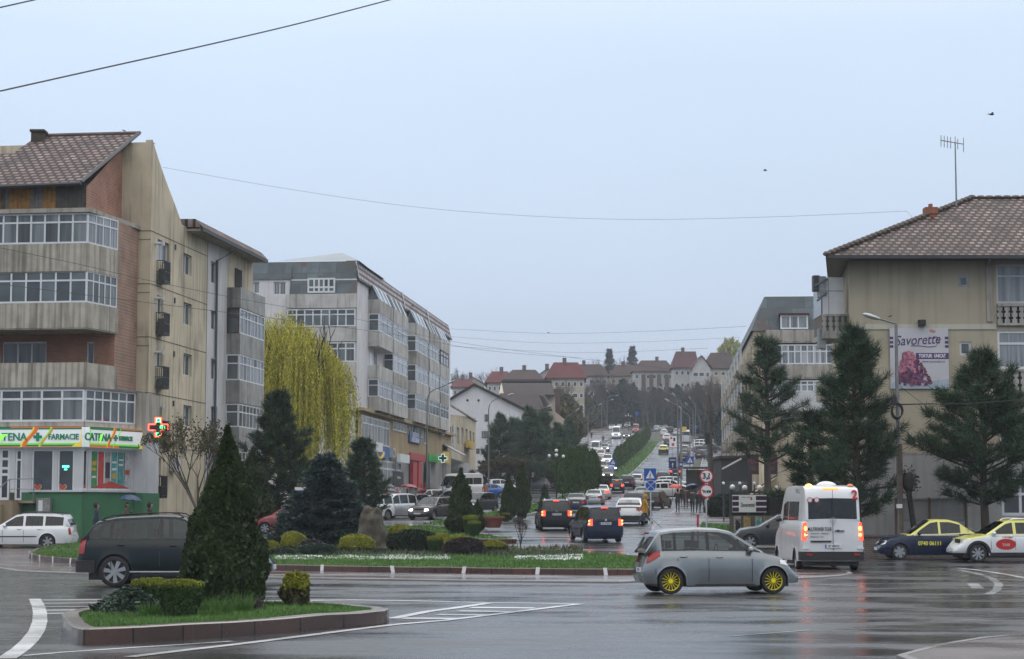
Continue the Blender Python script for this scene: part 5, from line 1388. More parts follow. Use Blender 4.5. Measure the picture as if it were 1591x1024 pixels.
M_NR=mat('red_neon',(.8,.05,.04),.3,.05,emit=(1,.06,.04),estr=6);M_NG=mat('green_led',(.1,.8,.3),.3,.05,emit=(.08,1,.3),estr=4)
def cross(a,w_):return[(-w_,-a),(w_,-a),(w_,-w_),(a,-w_),(a,w_),(w_,w_),(w_,a),(-w_,a),(-w_,w_),(-a,w_),(-a,-w_),(-w_,-w_)]
b=MB();b.prism([(cc.x+x,cyy,cc.z+z)for x,z in cross(a_,w2)],(0,.22,0));b.build('sign_body',M_BLK,XS)
b=MB();pts=[(cc.x+x,cyy-.03,cc.z+z)for x,z in cross(a_*.96,w2*.92)]
for i in range(12):b.tube([pts[i],pts[(i+1)%12]],.028,6)
b.build('red_neon_outline',M_NR,XS,smooth=True)
b=MB()
for zc in(.34,-.34):
 for k in range(10):
  t,t1=2*math.pi*k/10,2*math.pi*(k+1)/10;b.tube([(cc.x+.08*math.cos(t),cyy-.03,cc.z+zc+.08*math.sin(t)),(cc.x+.08*math.cos(t1),cyy-.03,cc.z+zc+.08*math.sin(t1))],.02,5)
 for t in(0,1,2,3):b.tube([(cc.x+.1*math.cos(t*math.pi/2+.8),cyy-.03,cc.z+zc+.1*math.sin(t*math.pi/2+.8)),(cc.x+.15*math.cos(t*math.pi/2+.8),cyy-.03,cc.z+zc+.15*math.sin(t*math.pi/2+.8))],.018,4)
b.build('green_rosettes',M_NG,XS)
text('ELI',.2,M_NG,XS,cc+Vector((.2,-.02,0)),Matrix(((1,0,0),(0,0,1),(0,-1,0))).transposed(),'led_letters',.01,bold=.006)
b=MB();b.tube([(cc.x,cyy+.2,cc.z),(cc.x-.1,95.2,cc.z)],.04,6);b.build('bracket',M_DKMETAL,XS)
#B: the white mansard block
M_SLATEB=patch_mat('patched_metal_roof',0)
M_BW=mat('aged_white_render',(.62,.61,.62),.85,.08,.35,streak=.36,streak_col=(.28,.26,.24),bump=.2,bscale=20)
M_BEIGE=mat('ochre_beige_render',(.38,.29,.17),.85,.12,.5,streak=.45,streak_col=(.15,.12,.08))
M_BP=mat('stained_balcony_render',(.48,.47,.45),.85,.15,.8,streak=.75,streak_col=(.10,.095,.08))
B=thing('apartment_building','white six-storey apartment block with grey metal mansard roof behind the yellow willow','building',(-16,160,2))
B0=Vector((X(552,154),154,0));Bfar=Vector((X(699,209),209,0));LBn=(Bfar-B0).length
WR=Wall(B0,Bfar-B0);dBB=Vector((WR.n.x,WR.n.y,0))
WL=Wall(B0,dBB)
zB=lambda y:WL.uz(551,y)[1]
z_eave,z_top=zB(433),zB(404)
n_=.95
lev=[(471.5,493),(520,543),(572,593),(620,641)];zlev=[(WR.uz(600,a,n_)[1],WR.uz(600,b_,n_)[1])for a,b_ in lev]
stacks=[(589,610),(612,634),(647,666),(668,683),(685,698)]
su=[(WR.uz(a,600,n_)[0],WR.uz(b_,600,n_)[0])for a,b_ in stacks]
holes=[]
for x0,x1,rr in((581,586,[(447,463),(495,515),(546,567),(597,617)]),(639,643.5,[(474,492),(520,537),(563,582),(608,627)])):
 for(y0,y1)in rr:holes.append(UZ(WR,x0,y0,x1,y1))
zs_low=zlev[3][1]
b=MB();holewall(b,WR,0,LBn,zs_low,z_eave,holes,.25);b.fr=WL
holesL=[UZ(WL,425,438,444,458),UZ(WL,385,438,403,456)]
holewall(b,WL,-16,0,1,z_eave,holesL,.2)
b.fr=WR;b.quad((LBn,0,1),(LBn,-14,1),(LBn,-14,z_eave),(LBn,0,z_eave));b.build('wall',M_BW,B)
b=MB(WR);b.add([(1,-1,1),(LBn-1,-1,1),(LBn-1,-13,1),(1,-13,1),(1,-1,z_eave-.1),(LBn-1,-1,z_eave-.1),(LBn-1,-13,z_eave-.1),(1,-13,z_eave-.1)],[(0,1,5,4),(1,2,6,5),(2,3,7,6),(3,0,4,7),(4,5,6,7)]);b.build('inner_mass',M_INT,B)
for h in holes+[]:window(WR,B,*h,-.2,1,(1,),gm=M_GL,sill=True)
for h in holesL:window(WL,B,*h,-.1,2,(1,),gm=M_GL2)
for si,(u0,u1)in enumerate(su):
 for i,(z1,z0)in enumerate(zlev):
  b=MB(WR);b.box(u0,u1,0,n_,z0,z1);b.build('balcony',M_BP if(si+i)%3 else M_CONC,B)
  if i==0:continue
  zt=zlev[i-1][1]
  gg=[M_GL2,M_GL3,M_GL4,M_GL3][(si*2+i)%4];fmx=M_MAROON if(si==4 and i==1)else M_UPVC
  if si==0 and i==2:b=MB(WR);b.box(u0+.6,u0+1.8,.01,.05,z1,zt-.5);b.build('balcony_door',M_UPVC,B);continue
  window(WR,B,u0+.02,u1-.02,z1+.01,zt-.01,n_-.03,3,(2,1),gm=gg,fm=fmx,name='balcony_glazing',fw=.09)
  Wf=Wall(WR(u0,0,0),WR.n);window(Wf,B,.03,n_-.05,z1+.01,zt-.01,-.0,1,(2,1),gm=M_GL4,fm=fmx,name='balcony_glazing',fw=.07)
 z1=zlev[0][0];b=MB(WR);b.add([(u0,n_-.05,z1),(u1,n_-.05,z1),(u1,.3,z1+1.25),(u0,.3,z1+1.25),(u0,0,z1),(u1,0,z1)],[(0,1,2,3),(0,3,4),(1,5,2)])
 ao=b.build('attic_window',M_SLATEB if si%2 else M_GL4,B,fix=False)
 b=MB(WR)
 for k in range(3):
  ua=u0+(u1-u0)*(.15+.33*k);wd=(u1-u0)*.08
  b.add([(ua,n_-.03,z1),(ua+wd,n_-.03,z1),(ua+wd,.34,z1+1.25),(ua,.34,z1+1.25)],[(0,1,2,3)])
 b.build('attic_frame',M_UPVC,ao,fix=False)
M_SCAL=brick_mat('scalloped_tiles',(.5,.49,.49),(.36,.34,.34),(.07,.035,.03),.8,.5,.13,WR.ang,.6,'xz',.5,.5,.2)
b=MB(WR);b.add([(0,.12,z_eave),(LBn,.12,z_eave),(LBn,-.22,z_top),(.0,-.22,z_top),(LBn,-13,z_top)],[(0,1,2,3)]);b.build('mansard_tiles',M_SCAL,B,fix=False)
b=MB(WR);b.box(-.1,LBn,.1,.2,z_eave-.12,z_eave+.04);b.build('gutter',M_GUTTER,B)
b=MB(WR)
for u in(LBn*.42,LBn*.7):b.add([(u,.16,z_eave),(u+.6,.16,z_eave),(u+.6,-.15,z_top+.1),(u,-.15,z_top+.1)],[(0,1,2,3)])
b.add([(.15,.16,z_eave),(.5,.16,z_eave),(.3,-.15,z_top+.1),(.0,-.15,z_top+.1)],[(0,1,2,3)]);b.build('white_flashing',M_LIGHTP,B,fix=False)
b=MB(WL);uL=WL.uz(452,457)[0];zc_=zB(457)
b.add([(-16,.1,z_eave),(uL,.1,z_eave),(uL-.3,-.0,z_top),(-16,-.6,z_top),(uL,.5,zc_),(0,.5,zc_),(0,-.7,z_top),(uL,-.7,z_top),(-16,-13,z_top),(0,-13,z_top)],[(0,1,7,3),(4,5,6,7),(1,4,7),(3,7,6,9,8)])
b.build('mansard_roof',patch_mat('patched_metal_roof_front',WL.ang),B,fix=False)
b=MB(WL);b.add([(0,.5,zc_),(0,0,zc_),(0,-1.0,z_top)],[(0,1,2)]);b.build('mansard_cheek',M_SLATEB,B,fix=False)
b=MB();q=[P(440,404.5,155),P(532,392,158),P(557,404.5,155),P(700,460,205)]
b.add([tuple(p)for p in(P(430,405.5,155.5),P(532,392.5,159),P(558,405,155.5))],[(0,1,2)]);b.add([tuple(p)for p in(P(532,392.5,159),P(558,405,155.5),WR(LBn,-1,z_top),WR(LBn*.5,-5,z_top+.8))],[(0,1,2,3)]);b.build('ridge_cap',mat('pale_sheet',(.26,.30,.32),.6,.15,.3),B,fix=False)
for i,(y0,y1,g)in enumerate(((457,479,(480,508)),(509,531,(532,563)),(563.5,586,(587,615)),(615,638,None))):
 z1,z0=zB(y0),zB(y1);b=MB(WL);b.box(uL-.3,.05,0,.5,z0,z1);b.build('balcony',M_BP,B)
 if g:window(WL,B,uL-.2,-.02,zB(g[1])+.01,zB(g[0])-.01,.45,8,(2.4,1),gm=[M_GL4,M_GL3,M_GL2][i],fm=M_UPVC,name='balcony_glazing',fw=.1)
u0,u1,z0,z1=UZ(WL,478,432,521,455,.45);window(WL,B,u0,u1,z0,z1,.52,5,(1,2),gm=M_GL3,fw=.14)
b=MB(WR);zsh=WR.uz(600,707)[1];b.quad((.2,.12,zsh),(LBn,.12,zsh),(LBn,.12,zs_low),(.2,.12,zs_low));b.box(.1,LBn,.1,.6,zs_low-.25,zs_low-.02);b.build('lower_wall',M_BEIGE,B)
b=MB(WR);b.quad((.2,.1,1),(LBn,.1,1),(LBn,.1,zsh),(.2,.1,zsh));b.build('shop_wall',mat('shop_wall_grey',(.25,.24,.23),.8,.2,.5),B)
for(x0,x1,y0,y1,c,rws)in((560,604,650,691,9,(3,1)),(609.5,631,653,671,4,(3,1)),(634,655,656,678,4,(3,1)),(657,663,652,690,2,(3,1))):
 u0,u1,z0,z1=UZ(WR,x0,y0,x1,y1,.12);window(WR,B,u0,u1,z0,z1,.2,c,rws,gm=M_GL2,fw=.12)
for(x0,x1,y0,y1,c,g)in((588,612,716,762,4,M_GL3),(614,622,718,765,2,M_GL4),(662,668,720,750,2,M_GL)):
 u0,u1,z0,z1=UZ(WR,x0,y0,x1,y1,.12);window(WR,B,u0,u1,z0,z1,.2,c,(3,1),gm=g,name='shop_window',fw=.14)
def board(W_,parent,x0,y0,x1,y1,m,n=.3,d=.12,name='sign_board',txt=None,tm=None,sz=.4,sx=1,top=False):
 u0,u1,z0,z1=UZ(W_,x0,y0,x1,y1,n);b=MB(W_);b.box(u0,u1,n-d,n,z0,z1)
 o=b.build(name,m,None if top else parent)
 if txt:
  for k,s_ in enumerate(txt.split('|')):
   nn=len(txt.split('|'));text(s_,sz,tm,o,Vector(W_((u0+u1)/2,n+.01,z1-(z1-z0)*(k+.5)/nn)),W_.rot(),'sign_lettering',.01,sx=sx,bold=.01)
 return o
def sm(n,c,e=0):return mat(n,c,.5,.06,emit=c if e else None,estr=e)
M_SBLUE,M_SRED,M_SGR,M_SYE=sm('shop_blue',(.04,.12,.32)),sm('shop_red',(.4,.03,.03)),sm('shop_green',(.06,.42,.1)),sm('shop_yellow',(.6,.42,.05))
o=board(WR,B,572,693,606,710,M_SBLUE,.5,name='shop_sign',txt='SHOP',tm=M_WHITE,sz=1.0,top=True)if 0 else board(WR,B,572,693,606,710,M_SBLUE,.5,name='shop_sign',top=True)
tag(o,'blue shop sign with a white panel and yellow smile under the tall glazing','sign')
u,z=WR.uz(589,700,.5);b=MB(WR);b.box(u-1.6,u+1.6,.51,.54,z-.1,z+.65);b.build('white_panel',M_WHITE,o)
b=MB(WR);pts=[(u+2.0*math.cos(t),.56,z+.1+.75*math.sin(t))for t in np.linspace(math.pi*1.08,math.pi*1.92,12)];b.tube(pts,.12,5);b.build('yellow_smile',M_SYE,o)
for px in(568,608):u,z=WR.uz(px,702,.2);ac_unit(WR,B,u,z-.5,.15,1.4)
o=board(WR,B,622,706,636.5,719,sm('pale_lightbox',(.5,.54,.56),.15),.9,.3,name='lightbox_sign',top=True);tag(o,'pale blank lightbox sign left of the red shop','sign')
o=board(WR,B,637.5,705,661,716,M_SRED,.5,name='shop_sign',txt='BOUTIQUE' if 0 else None,top=True);tag(o,'red shop fascia above two red pillars','sign')
for x0,x1 in((642,648),(650.5,656)):
 b_=board(WR,B,x0,718,x1,756,M_SRED,.5,.3,name='red_pillar',top=True);b_.parent=o
o=board(WR,B,637,672,654,688.5,M_SBLUE,.3,name='office_sign',txt='ASIGURARI|BIROU' if 0 else 'AGENTIA|ASIGURARI',tm=M_WHITE,sz=.62,sx=1.5,top=True);tag(o,'blue office sign with two white lines of text on the ochre wall','sign')
o=board(WR,B,667,706,683,718,M_SGR,.5,name='shop_sign',top=True);tag(o,'bright green pharmacy fascia beside the lamp post','sign')
o=board(WR,B,664,716,668.5,760,M_DKMETAL,.5,name='dark_shutter')
o.parent=B
cY=172;cc=P(688,712,cY);o=thing('pharmacy_cross','dark street cross with white glowing outline by the green fascia','sign',tuple(cc))
b=MB();b.prism([(cc.x+x,cY,cc.z+z)for x,z in cross(.36,.13)],(0,.15,0));b.build('sign_body',M_BLK,o)
b=MB();pts=[(cc.x+x,cY-.03,cc.z+z)for x,z in cross(.37,.135)]
for i in range(12):b.tube([pts[i],pts[(i+1)%12]],.03,5)
b.build('white_outline',mat('white_led',(.5,.8,.75),.3,.05,emit=(.6,.85,.8),estr=.6),o)
b=MB();b.tube([(cc.x,cY+.1,cc.z),(cc.x,cY+.1,gz(cY))],.05,6);b.build('pole',M_METAL,o)
#C: the low ochre annex
Cb=thing('office_building','low ochre two-storey annex with narrow windows beyond the white block','building',(-5,225,4))
WC=Wall((X(697,211),211,0),Vector((X(739,250)-X(697,211),39,0)));LC=Vector((X(739,250)-X(697,211),39)).length
zc0,zc1=WC.uz(698,644)[1],WC.uz(738,648)[1]
hs=[]
for x0,x1,y0,y1 in((693+5,701,663,690),(702.5,706.5,663,690),(710,713.5,664,690),(717,720,665,691),(723.5,726.5,666,691),(729.5,732,667,691),(734.5,737,668,692)):
 hs.append(UZ(WC,x0,y0,x1,y1))
hs[0]=(max(.3,hs[0][0]),hs[0][1],hs[0][2],hs[0][3])
b=MB();holewall(b,WC,0,LC,2,min(zc0,zc1)-.6,hs,.25);b.fr=WC
b.quad((0,0,min(zc0,zc1)-.6),(LC,0,min(zc0,zc1)-.6),(LC,0,zc1),(0,0,zc0));b.quad((0,-14,zc0),(LC,-14,zc1),(LC,0,zc1),(0,0,zc0))
b.quad((0,0,2),(0,-14,2),(0,-14,zc0),(0,0,zc0));b.quad((LC,0,2),(LC,-14,2),(LC,-14,zc1),(LC,0,zc1));b.build('wall',M_CREAM,Cb)
for h in hs:window(WC,Cb,*h,-.15,1,(2,1),gm=M_GL3)
b=MB(WC);b.box(0,LC,0,.25,zc1-.55,zc1-.4);b.build('cornice',M_CREAMD,Cb)
o=board(WC,Cb,705,660,707.5,696,M_LIGHTP,.5,.1,name='vertical_banner');
o=board(WC,Cb,729,686,737,697,M_SYE,.6,.4,name='yellow_sign',top=True);tag(o,'small yellow box sign at the end of the ochre annex','sign')
o=board(WR,B,689,702,698,719,M_SYE,1.6,.1,name='yellow_sign',top=True);tag(o,'yellow upright shop sign by the sloping awning','sign')
o=board(WC,Cb,698,716,731,741,M_GL3,.1,.05,name='shop_glazing')
u,z=WR.uz(686,722,.3);ac_unit(WR,B,u,z+3,.2,1.3)
b=MB(WR);u0=LBn-7;z=WR.uz(690,703,.3)[1];b.add([(u0,.2,z+.9),(u0+4,.2,z+.9),(u0+4,2.2,z-.2),(u0,2.2,z-.2),(u0,.2,z+.8),(u0+4,.2,z+.8),(u0+4,2.2,z-.3),(u0,2.2,z-.3)],[(0,1,2,3),(4,7,6,5),(3,2,6,7),(0,3,7,4),(1,5,6,2)]);b.build('awning',M_METAL,B)
#D/E: gabled white house and the large brown-roofed hall
D=thing('white_gabled_house','white rendered house with two round attic holes in its gable','house',(-4,262,6))
YD=262;pD=lambda x,y:P(x,y,YD)
gp=[pD(690,760),pD(818,760),pD(818,640),pD(737,599.5),pD(690,628)]
b=MB();b.add([tuple(p)for p in gp],[(0,1,2,3,4)])
b.quad(gp[1],gp[1]+Vector((0,24,0)),gp[2]+Vector((0,24,0)),gp[2]);b.quad(gp[0],gp[0]+Vector((0,24,0)),gp[4]+Vector((0,24,0)),gp[4]);b.build('wall',mat('clean_white_render',(.6,.6,.62),.8,.06,.3,streak=.12),D)
b=MB();ov=Vector((0,-.5,0))
for a,c in((3,2),(3,4)):
 A_,C_=gp[a]+ov+Vector((0,0,.05)),gp[c]+ov+Vector((0,0,.05));dd=(C_-A_).normalized()*.8
 b.prism([A_,C_+dd,C_+dd+Vector((0,24.5,0)),A_+Vector((0,24.5,0))],(0,0,.3))
b.build('roof',M_SLATE,D)
for px,py in((726.3,622),(743.5,622)):
 c_=pD(px,py);b=MB();b.lathe([(.16,0),(.16,.1)],(c_.x,c_.y-.06,c_.z),'y',14);b.build('round_vent',M_BLK,D)
for x0,x1,y0,y1 in((753,759,644,655),(748.5,759,670,681),(740,745,697,705)):
 a,c_=pD(x0,y1),pD(x1,y0);WD_=Wall((0,YD,0),(1,0,0));window(WD_,D,a.x,c_.x,a.z,c_.z,.05,2,(1,),fm=M_DKMETAL,gm=M_GL2,fw=.1)
E=thing('hall_building','large hall with stepped dark brown metal roofs behind the pine group','building',(6,285,8))
b=MB();Pn=lambda x,y,Y:P(x,y,Y)
def roofslope(b,x0,x1,ye,yr,Y0,dY,xr0=None,xr1=None):
 """a roof slope given by its eave line and ridge line in the picture, with real depth"""
 e0,e1=P(x0,ye,Y0),P(x1,ye,Y0);r0,r1=P(xr0 if xr0 else x0,yr,Y0+dY),P(xr1 if xr1 else x1,yr,Y0+dY)
 b.prism([e0,e1,r1,r0],(0,0,-.25));return e0,e1,r0,r1
e=roofslope(b,812,858,636,613,268,9,770,846);e2=roofslope(b,776,862,613,593.5,279,12,780,857)
b.build('roof',mat('brown_seam_roof',(.034,.026,.026),.95,.12,.4),E)
b=MB();b.prism([P(845,616,269),P(838,614,269),P(848,638,268),P(856,638,268)],(0,1,0));b.tube([P(779,593,280),P(857,593,280)],.2,5);b.build('roof_rib',M_SLATE,E)
b=MB();q=[P(x,y,270)for x,y in((770,636),(858,636),(884,657),(884,760),(770,760))]
b.add([tuple(p)for p in q],[(0,1,2,3,4)]);b.quad(q[2],q[3],q[3]+Vector((0,20,0)),q[2]+Vector((0,20,0)))
q=[P(x,y,280)for x,y in((775,613),(862,613),(866,760),(775,760))];b.quad(*q);b.quad(q[1],q[2],q[2]+Vector((0,22,0)),q[1]+Vector((0,22,0)));b.add([tuple(P(775,613,279.5)),tuple(P(779,594,286)),tuple(P(783,613,279.5))],[(0,1,2)])
b.build('wall',mat('peach_render',(.42,.36,.30),.8,.1),E)
b=MB();c_=P(865,625,290);b.box(c_.x-.5,c_.x+.5,290,291,c_.z-5,c_.z+2);b.build('chimney',M_BRICKD,E)
#far hillside houses
M_WFAR=mat('far_white_render',(.45,.44,.43),.85,.1,.2,streak=.25);M_CFAR=mat('far_cream_render',(.40,.36,.28),.85,.1,.2,streak=.25)
M_WINFAR=mat('far_window',(.04,.045,.05),.2,.2)
def house(x0,x1,ye,yr,Y,wm_,rm,label,xr0=None,xr1=None,nw=(5,3),depth=11,gable=False,name='hillside_house',chim=True,yb=None,side=None,ve=None):
 e0,e1=P(x0,ye,Y),P(x1,ye if ve is None else ve,Y)
 base=gz(Y)-3;o=thing(name,label,'house',((e0.x+e1.x)/2,Y,base+3))
 zt=min(e0.z,e1.z)
 b=MB();b.box(e0.x,e1.x,Y,Y+depth,base,zt)
 r0,r1=P(xr0 or(x0+(x1-x0)*.18),yr,Y+depth/2),P(xr1 or(x1-(x1-x0)*.18),yr,Y+depth/2)
 if gable:b.add([(e0.x,Y,zt),(e1.x,Y,zt),((e0.x+e1.x)/2,Y,P(x0,yr,Y).z)],[(0,1,2)])
 b.build('wall',wm_,o)
 b=MB();ov=.7
 c=[(e0.x-ov,Y-ov,zt),(e1.x+ov,Y-ov,zt),(e1.x+ov,Y+depth+ov,zt),(e0.x-ov,Y+depth+ov,zt)]
 if gable:
  zr=P(x0,yr,Y).z;xm=(e0.x+e1.x)/2;c+=[(xm,Y-ov,zr),(xm,Y+depth+ov,zr)];b.add(c,[(0,4,5,3),(1,2,5,4)])
 else:
  c+=[tuple(r0),tuple(r1)];b.add(c,[(0,1,5,4),(2,3,4,5),(0,4,3),(1,2,5)])
  b.box(c[0][0],c[1][0],c[0][1],c[0][1]+.2,zt-.25,zt)
 b.build('roof',rm,o,fix=False)
 cols_,rws=nw;H=2.9 if Y<530 else 3.6
 for j in range(rws):
  for i in range(cols_):
   u=e0.x+(e1.x-e0.x)*(i+.5)/cols_;wd=min(.75,(e1.x-e0.x)/cols_*.3);z=zt-1.0-H*j
   if random.random()<.3:wd*=1.5
   b=MB();b.box(u-wd,u+wd,Y-.08,Y-.02,z-1.25,z);f_=b.build('window',M_UPVC,o)
   b=MB();b.box(u-wd+.14,u+wd-.14,Y-.1,Y-.07,z-1.12,z-.13);b.build('pane',M_WINFAR,f_)
 if chim:
  c_=r0.lerp(r1,random.uniform(.2,.8));b=MB();b.box(c_.x-.5,c_.x+.5,c_.y-.9,c_.y-.1,c_.z-1.5,c_.z+1.1);b.build('chimney',M_BRICKD,o)
 return o
house(703,738,601,589,520,M_WFAR,M_FRED,'white house with red roof at the left end of the hillside row',nw=(4,2))
house(716,752,598,585,545,M_CFAR,M_FRED,'second red-roofed house on the hill, behind the leftmost one',nw=(4,2),gable=True)
house(757,796,594,577,500,M_WFAR,M_FRED,'white house with red roof and a dark chimney left of the brown-roofed one',nw=(5,2))
house(786,842,589.5,574.5,480,M_CFAR,M_FBROWN,'house with a broad brown roof and small gable above the hall',nw=(6,2))
house(832,870,588,572,505,M_WFAR,M_FRED,'red-roofed house between the brown roof and the tall roofs',nw=(4,2),gable=True)
house(850,908,587,563,490,M_CFAR,M_FRED,'large red-roofed house below the bare skyline trees',nw=(6,3))
house(884,944,584,566,560,M_WFAR,M_FBROWN,'brown-roofed house partly behind bare trees left of the apartment row',nw=(6,3))
house(948,998,584,567,600,M_CFAR,M_FBROWN,'cream end of the hillside apartment row with orange bands',nw=(5,5),name='hillside_apartments')
o=house(985,1046,577,560,585,M_WFAR,M_FBROWN,'long hillside apartment row with dark stair strips and brown roof',nw=(7,5),name='hillside_apartments')
for px in(1000,1012,1024,1036):
 a=P(px,590,584.6);b=MB();b.box(a.x-.6,a.x+.6,584.5,584.9,gz(585)-2,P(px,582,585).z);b.build('stair_strip',mat('dark_stair_strip',(.09,.06,.055),.8,.2),o)
house(1047,1082,571,546,570,M_WFAR,mat('maroon_roof',(.06,.022,.026),.95,.2,.3),'tall white house with maroon roof and narrow pink bands',nw=(4,6),name='hillside_apartments',xr0=1050,xr1=1081)
house(1076,1104,573,552,555,M_WFAR,M_FRED,'white house with bright red roof and a triangular dormer',nw=(3,6),name='hillside_apartments',gable=True,chim=False)
house(1096,1140,572,548,590,M_CFAR,M_FBROWN,'brown-roofed house right of the red dormer house',nw=(4,5),name='hillside_apartments')
#F: blue-roofed block on the right, further up
Fb=thing('apartment_building','cream apartment block with blue-grey metal mansard behind the right-hand pines','building',(24,150,2))
F0=Vector((X(1174,145),145,0));dFf=Vector((.075,.997,0));WFL=Wall(F0,dFf,-1);WFF=Wall(F0,(.997,-.075,0));zF=lambda y:WFF.uz(1230,y)[1]
LF=62;uR=13;zet,zmt=zF(514),zF(458)
b=MB();b.fr=WFF;b.quad((0,0,.5),(uR,0,.5),(uR,0,zet),(0,0,zet));b.fr=WFL
hl=[]
for k in range(9):
 for z in(zF(560),zF(606),zF(655)):hl.append((3+6.3*k,4.4+6.3*k,z,z+1.4))
holewall(b,WFL,0,LF,.5,zet,hl,.2);b.fr=WFL;b.quad((LF,0,.5),(LF,-14,.5),(LF,-14,zet),(LF,0,zet));b.build('wall',M_CREAM,Fb)
for i,h in enumerate(hl):window(WFL,Fb,*h,-.12,1,(1,),gm=M_GL3)
b=MB(WFL);b.add([(1,-1,.5),(LF-1,-1,.5),(LF-1,-13,.5),(1,-13,.5),(1,-1,zet),(LF-1,-1,zet),(LF-1,-13,zet),(1,-13,zet)],[(0,1,5,4),(1,2,6,5),(2,3,7,6),(3,0,4,7),(4,5,6,7)]);b.build('inner_mass',M_INT,Fb)
M_SLF=patch_mat('blue_metal_roof',0)
b=MB(WFF);b.add([(-.2,.2,zet),(uR,.2,zet),(uR,-1.2,zmt),(.9,-1.2,zmt),(.9,-60,zmt),(uR,-60,zmt),(-.2,-62,zet)],[(0,1,2,3),(3,2,5,4),(0,3,4,6)]);b.build('mansard_roof',M_SLF,Fb,fix=False)
for y0,y1 in((514,534),(567,590),(609,640)):
 z1,z0=zF(y0),zF(y1);b=MB(WFF);b.box(.9,uR,0,.8,z0,z1);o=b.build('balcony',M_CONC if y0<600 else M_LIGHTP,Fb)
 if y0<600:
  b=MB(WFF)
  for k in range(14):b.box(1.1+.85*k,1.75+.85*k,.79,.84,z0+.12,z1-.12)
  b.build('parapet_panels',M_CREAMD,o)
for y0,y1,c in((535,566,9),(591,609,9)):
 u0,u1,z0,z1=UZ(WFF,1203,y0,1296,y1,.7);window(WFF,Fb,u0,u1,z0,z1,.7,c,(2,1),gm=M_GL2,fw=.1,name='balcony_glazing')
u0,u1,z0,z1=UZ(WFF,1212,490,1255,512,.1);window(WFF,Fb,u0,u1,z0,z1,.45,3,(1,),gm=M_GL2,fw=.12);b=MB(WFF);b.box(u0-.1,u1+.1,-.4,.6,z1,z1+.12);b.build('red_hood',M_FRED,Fb)
for k in range(8):
 for z in(zF(566),zF(612),zF(660)):
  b=MB(WFL);b.box(5.2+6.3*k,8.2+6.3*k,0,.8,z-.6,z+.4);b.build('balcony',M_CREAMD,Fb)
  window(WFL,Fb,5.25+6.3*k,8.15+6.3*k,z+.41,z+1.8,.75,3,(1,),gm=M_GL3,name='balcony_glazing')
b=MB(WFF);b.box(.2,1.0,1.0,1.8,.5,zF(640));b.box(8,8.5,.8,1.3,.5,zF(640));b.build('column',M_CREAM,Fb)
FS=thing('florist_sign','dark shop sign with dim red letters behind the tall open pine','sign',WFF(1.3,3,zF(722)))
u0,u1,z0,z1=UZ(WFF,1162,706,1208,737,1.5);b=MB(WFF);b.box(u0,u1,1.3,1.5,z0,z1);bo=b.build('sign_board',mat('florist_black',(.022,.014,.016),.5,.1),FS)
M_DR=mat('dim_red_letters',(.16,.03,.03),.5,.05)
text('FLORARIA',.62,M_DR,bo,Vector(WFF((u0+u1)/2,1.51,z0+(z1-z0)*.68)),WFF.rot(),'sign_lettering',.02,sx=.8,bold=.012);text('BELLE FLEUR',.38,M_DR,bo,Vector(WFF((u0+u1)/2,1.51,z0+(z1-z0)*.28)),WFF.rot(),'sign_lettering',.02,sx=.8,bold=.01)
b=MB();s0,s1=P(1150,790,122),P(1205,735,122)
b.prism([P(1140,800,122),P(1150,781,122),P(1206,742,122),P(1206,757,122),P(1170,800,122)],(0,2.2,0));o=b.build('outdoor_stairs',mat('ochre_stair_side',(.34,.27,.15),.8,.15));tag(o,'ochre stair flank rising to the florist shop','stairs')
b=MB();b.tube([P(1140,783,121.9),P(1208,738,121.9)],.05,6);x_=b.build('stair_rail',M_DKMETAL);x_.parent=o
K=thing('kiosk','dark grey flat-roofed kiosk with a glass terrace rail beside the pavement','kiosk',(17,150,1.8))
YK=150;a,c=P(1121,755,YK),P(1168,708,YK);b=MB();b.box(a.x,c.x,YK,YK+9,1,c.z-.2);b.build('wall',mat('kiosk_grey',(.045,.047,.052),.6,.1,1),K)
b=MB();b.box(a.x-.2,c.x+.2,YK-.4,YK+9.2,c.z-.2,c.z);b.build('roof',M_DKMETAL,K)
b=MB()
for k in range(7):
 x=a.x+(c.x-a.x)*k/6;b.tube([(x,YK-.2,c.z),(x,YK-.2,c.z+1.0)],.04,5)
b.tube([(a.x,YK-.2,c.z+1),(c.x,YK-.2,c.z+1)],.05,5);b.build('terrace_rail',M_METAL,K)
b=MB();b.box(a.x+.3,c.x-.3,YK-.04,YK-.02,2.2,4.2);b.build('window',M_GL3,K)
b=MB();b.tube([P(1122,729,YK-1.5),P(1152,713,YK-1.2)],.08,6);b.build('awning_arm',M_LIGHTP,K)
SH=thing('bus_shelter','dark glazed bus shelter by the kerb below the lamp posts','shelter',(11,185,2.8));YS=187;a,c=P(1068,762,YS),P(1097,728,YS);zz=gz(YS)+.13
for x in(a.x,c.x):
 b=MB();b.box(x-.05,x+.05,YS,YS+.1,zz,c.z);b.build('post',M_DKMETAL,SH)
b=MB();b.box(a.x-.3,c.x+.2,YS-.6,YS+1.6,c.z,c.z+.14);b.build('roof',M_DKMETAL,SH)
b=MB();b.box(a.x,c.x,YS+1.3,YS+1.34,zz+.2,c.z-.1);b.build('glass_panel',M_GL4,SH)
